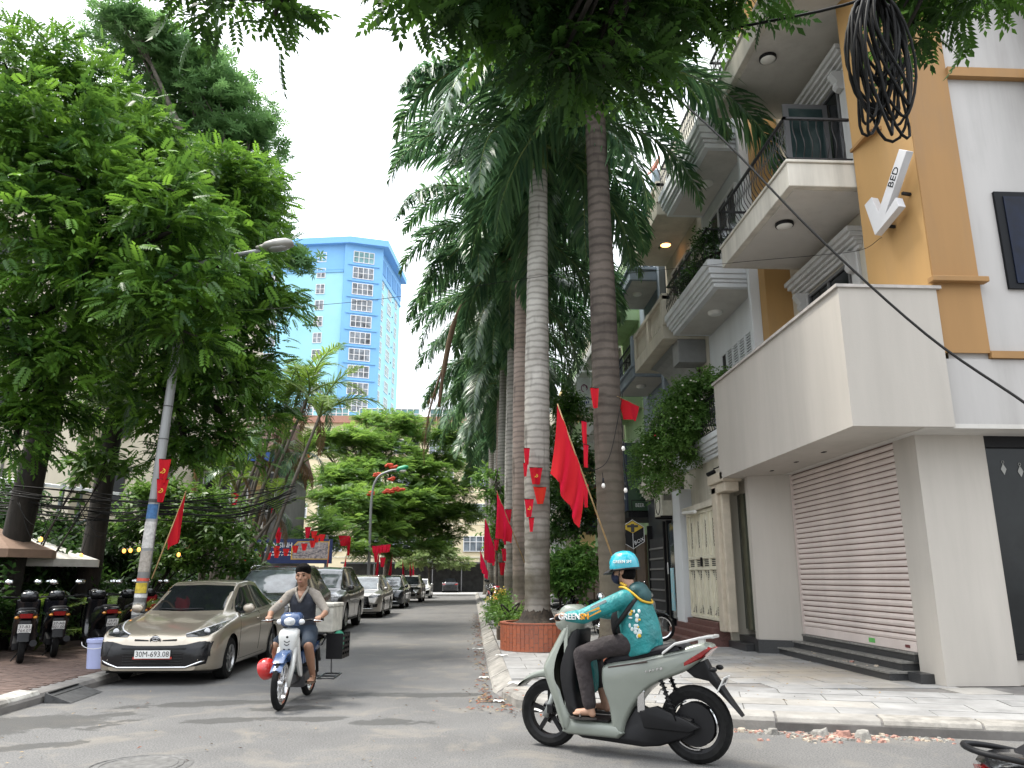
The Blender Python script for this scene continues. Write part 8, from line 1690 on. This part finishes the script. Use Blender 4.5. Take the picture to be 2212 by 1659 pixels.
# ---------------------------------------------------------------- small things on the ground
bk_ = thing('bucket', 'pale lavender plastic bucket on the brick pavement beside the gold sedan', 'bucket', (-5.82, 13.05, .14), 0, local=True); mb = MB(); mb.lathe([(.165, 0), (.19, .38), (.205, .385), (.207, .43), (.19, .44), (.185, .40), (.155, .02)], 28, caps=False); mb.lathe([(.165, .0), (.001, .0)], 28, caps=False); mb.build('tub', M('lavender_plastic', (.36, .40, .62), .45, var=.06), bk_, smooth=35); mb = MB(); mb.tube([(-.2*math.cos(a)*1.03, -.2*math.sin(a)*.2-.2, .40-.10*math.sin(a)) for a in [math.pi*k/8 for k in range(9)]], .005, 5); mb.build('handle', m_plate, bk_)
kr = thing('kerb_ramp', 'black rubber kerb ramp lying against the left kerb', 'ramp', (-5.15, 10.9, 0), R(4), local=True); mb = MB(); mb.add([(-.14, -.45, .12), (-.14, .45, .12), (.2, .5, .006), (.2, -.5, .006), (-.14, -.45, .0), (-.14, .45, .0)], [(0, 3, 2, 1), (0, 4, 3), (1, 2, 5), (0, 1, 5, 4), (3, 4, 5, 2)]); mb.build('wedge', M('grey_rubber', (.06, .06, .06), .8, var=.3, scale=12), kr); mb = MB(); [mb.box((-.12+.06*k, -.42, .115-.037*k), (-.09+.06*k, .42, .125-.037*k)) for k in range(5)]; mb.build('tread_ridges', m_black, kr)
mh = thing('manhole_cover', 'round manhole cover scraped into the asphalt', 'manhole cover', (-2.72, 7.05, 0), 0, local=True); mb = MB(); mb.lathe([(.42, .002), (.40, .009), (.375, .010), (.37, .003), (.35, .003), (.345, .009), (.001, .010)], 40, caps=False); mb.build('cover', M('worn_iron', (.15, .147, .142), .6, metal=.2, var=.3, scale=14, bump=.5), mh, smooth=30); mb = MB(); mb.tube([(.3*math.cos(a), .3*math.sin(a), .008) for a in [2*math.pi*k/30 for k in range(30)]], .006, 4, closed=True); mb.build('cover_ring', MATS['worn_iron'], mh)
m_litter = [M('dry_leaf_red', (.24, .085, .05), .85, var=.4, scale=20), M('dry_leaf_tan', (.30, .22, .12), .85, var=.4, scale=20), M('paper_scrap', (.6, .6, .58), .8)]
lt = MB(); rd = random.Random(21)
def leafbit(x, y, z, s_, mi):
    a = rd.uniform(0, 6.28); d = Vector((math.cos(a), math.sin(a), rd.uniform(-.1, .25)))*s_; w_ = Vector((-math.sin(a), math.cos(a), rd.uniform(-.2, .2)))*s_*.35; c = Vector((x, y, z+.012)); lt.add([c-d, c+w_+Vector((0, 0, s_*.25)), c+d, c-w_+Vector((0, 0, s_*.1))], [(0, 1, 2), (0, 2, 3)], mi)
for k in range(420):
    y = 10.2 + 24*rd.random()**1.8; x = .27 - abs(rd.gauss(0, .13)); leafbit(x, y, 0, rd.uniform(.02, .05), 0 if rd.random() < .55 else 1)
for k in range(120): leafbit(rd.gauss(.45, .22), rd.gauss(10.0, .35), 0 if rd.random() < .9 else .14, rd.uniform(.02, .05), rd.choice((0, 0, 1)))
for k in range(90): leafbit(rd.uniform(1, 5.4), rd.uniform(8.8, 15), .142, rd.uniform(.012, .035), rd.choice((0, 1, 1)))
for k in range(60): leafbit(rd.uniform(-4.5, .1), rd.uniform(6.3, 12), 0, rd.uniform(.012, .03), rd.choice((0, 1, 1)))
tag(lt.build('fallen_leaves', m_litter), 'dry brown leaves lying along the right kerb gutter', 'leaf litter', kind='stuff')
for i, (x, y, z, w_, h_) in enumerate(((.62, 10.75, .145, .13, .08), (.80, 9.55, .0, .12, .08), (.35, 10.25, .0, .07, .05), (.55, 14.6, .14, .12, .06), (.20, 12.6, 0, .08, .05), (.18, 17.6, 0, .16, .03))):
    mb = MB(); n = 8; mb.add([(0, 0, .03)] + [(w_*math.cos(2*math.pi*k/n)*(1+.3*math.sin(k*2.3)), h_*math.sin(2*math.pi*k/n)*(1+.3*math.cos(k*1.7)), .008+.02*(k % 2)) for k in range(n)], [(0, 1+k, 1+(k+1) % n) for k in range(n)]); o = mb.build('litter_scrap', m_litter[2], loc=(x, y, z)); tag(o, ('crumpled white paper at the kerb corner top', 'blue white wrapper in the gutter at the corner', 'scrap of white foam among the dry leaves', 'white plastic scrap beside the large planter', 'scrap of paper in the gutter beside the slanted kerb', 'long thin white scrap on the far gutter')[i], 'litter')
rb = MB(); rd = random.Random(31)
def stone(mb, c, s_, mi=0, flat=.6):
    v = [Vector((rd.uniform(.6, 1)*math.cos(a)*s_, rd.uniform(.6, 1)*math.sin(a)*s_, z)) for z in (0, s_*flat) for a in [2*math.pi*k/6 for k in range(6)]]; c = Vector(c); v = [q*(1 if q.z == 0 else .75) + c for q in v]
    for i in range(6, 12): v[i].z = c.z + s_*flat*rd.uniform(.6, 1.1)
    mb.add(v, [tuple(range(5, -1, -1)), tuple(range(6, 12))] + [(k, (k+1) % 6, 6+(k+1) % 6, 6+k) for k in range(6)], mi)
for k in range(260):
    t = rd.random(); x = 2.6 + 2.0*t + rd.gauss(0, .05); y = 8.42 - .305*(x-2.8) - .10 - abs(rd.gauss(0, .11)); stone(rb, (x, y, -.003), rd.uniform(.01, .04), rd.choice((0, 0, 1, 2)))
for k in range(170): stone(rb, (rd.gauss(3.55, .22), 7.97+rd.gauss(0, .09)-.1, -.003+.0*k), rd.uniform(.014, .05), rd.choice((0, 1, 1, 2)))
for k in range(60): stone(rb, (rd.uniform(5.6, 6.05), rd.uniform(11.0, 14.4), .26 if rd.random() < .5 else .14), rd.uniform(.006, .025), rd.choice((0, 2, 2)))
for k in range(200): stone(rb, (rd.uniform(1.5, 5.6), rd.uniform(9.5, 14.5), .139), rd.uniform(.003, .012), rd.choice((0, 2, 2)))
m_rub = [M('rubble_grey', (.24, .23, .21), .95, var=.3, scale=20), M('rubble_pink', (.36, .20, .16), .95, var=.4, scale=20), M('rubble_tan', (.40, .34, .27), .95, var=.3, scale=20)]
tag(rb.build('rubble', m_rub), 'broken brick and mortar rubble swept along the corner kerb', 'rubble', kind='stuff')
for i, (x, y, z, s_, mi, lab) in enumerate(((3.0, 8.12, 0, .085, 0, 'square grey stone lump by the corner kerb'), (3.42, 7.98, 0, .13, 0, 'flat grey slab fragment in the rubble'), (3.78, 7.84, 0, .12, 0, 'dark broken kerb lump at the end of the rubble'), (3.62, 7.92, .0, .10, 1, 'broken pink brick in the middle of the rubble'), (2.72, 8.24, 0, .06, 2, 'pale stone chip nearest the scooter wheel'), (5.78, 12.1, .262, .05, 1, 'red white broken tile on the granite step'), (5.85, 11.5, .262, .05, 2, 'pale mortar lump on the granite step'))):
    mb = MB(); stone(mb, (x, y, z-.003), s_, 0, .65); tag(mb.build('stone_lump', m_rub[mi], bevel=.006), lab, 'stone')
tag(MB().add([(2.0, 9.2, .1455), (5.2, 8.6, .1455), (5.3, 11.5, .1455), (2.2, 12, .1455)], [(0, 1, 2, 3)]).build('sand_film', M('sand', (.45, .36, .24), .95)), kind='structure') if False else None
# red blossoms of the flame tree
fb_ = MB(); rd = random.Random(41)
for (x, y) in ((840, 1005), (852, 1008), (815, 1025), (845, 1035), (835, 1062), (842, 1060), (855, 1058), (865, 1055), (800, 1066), (660, 985), (630, 1000)):
    for k in range(9): fb_.ell(P(x+rd.uniform(-7, 7), y+rd.uniform(-3, 3), 44), (rd.uniform(.08, .16), .1, rd.uniform(.05, .09)), 6, 4)
ft = [o for o in bpy.data.objects if o.name.startswith('flame_tree')][0]; fb_.build('blossoms', M('flame_blossom', (.62, .06, .015), .6, var=.2, scale=30), ft)['kind'] = 'stuff'
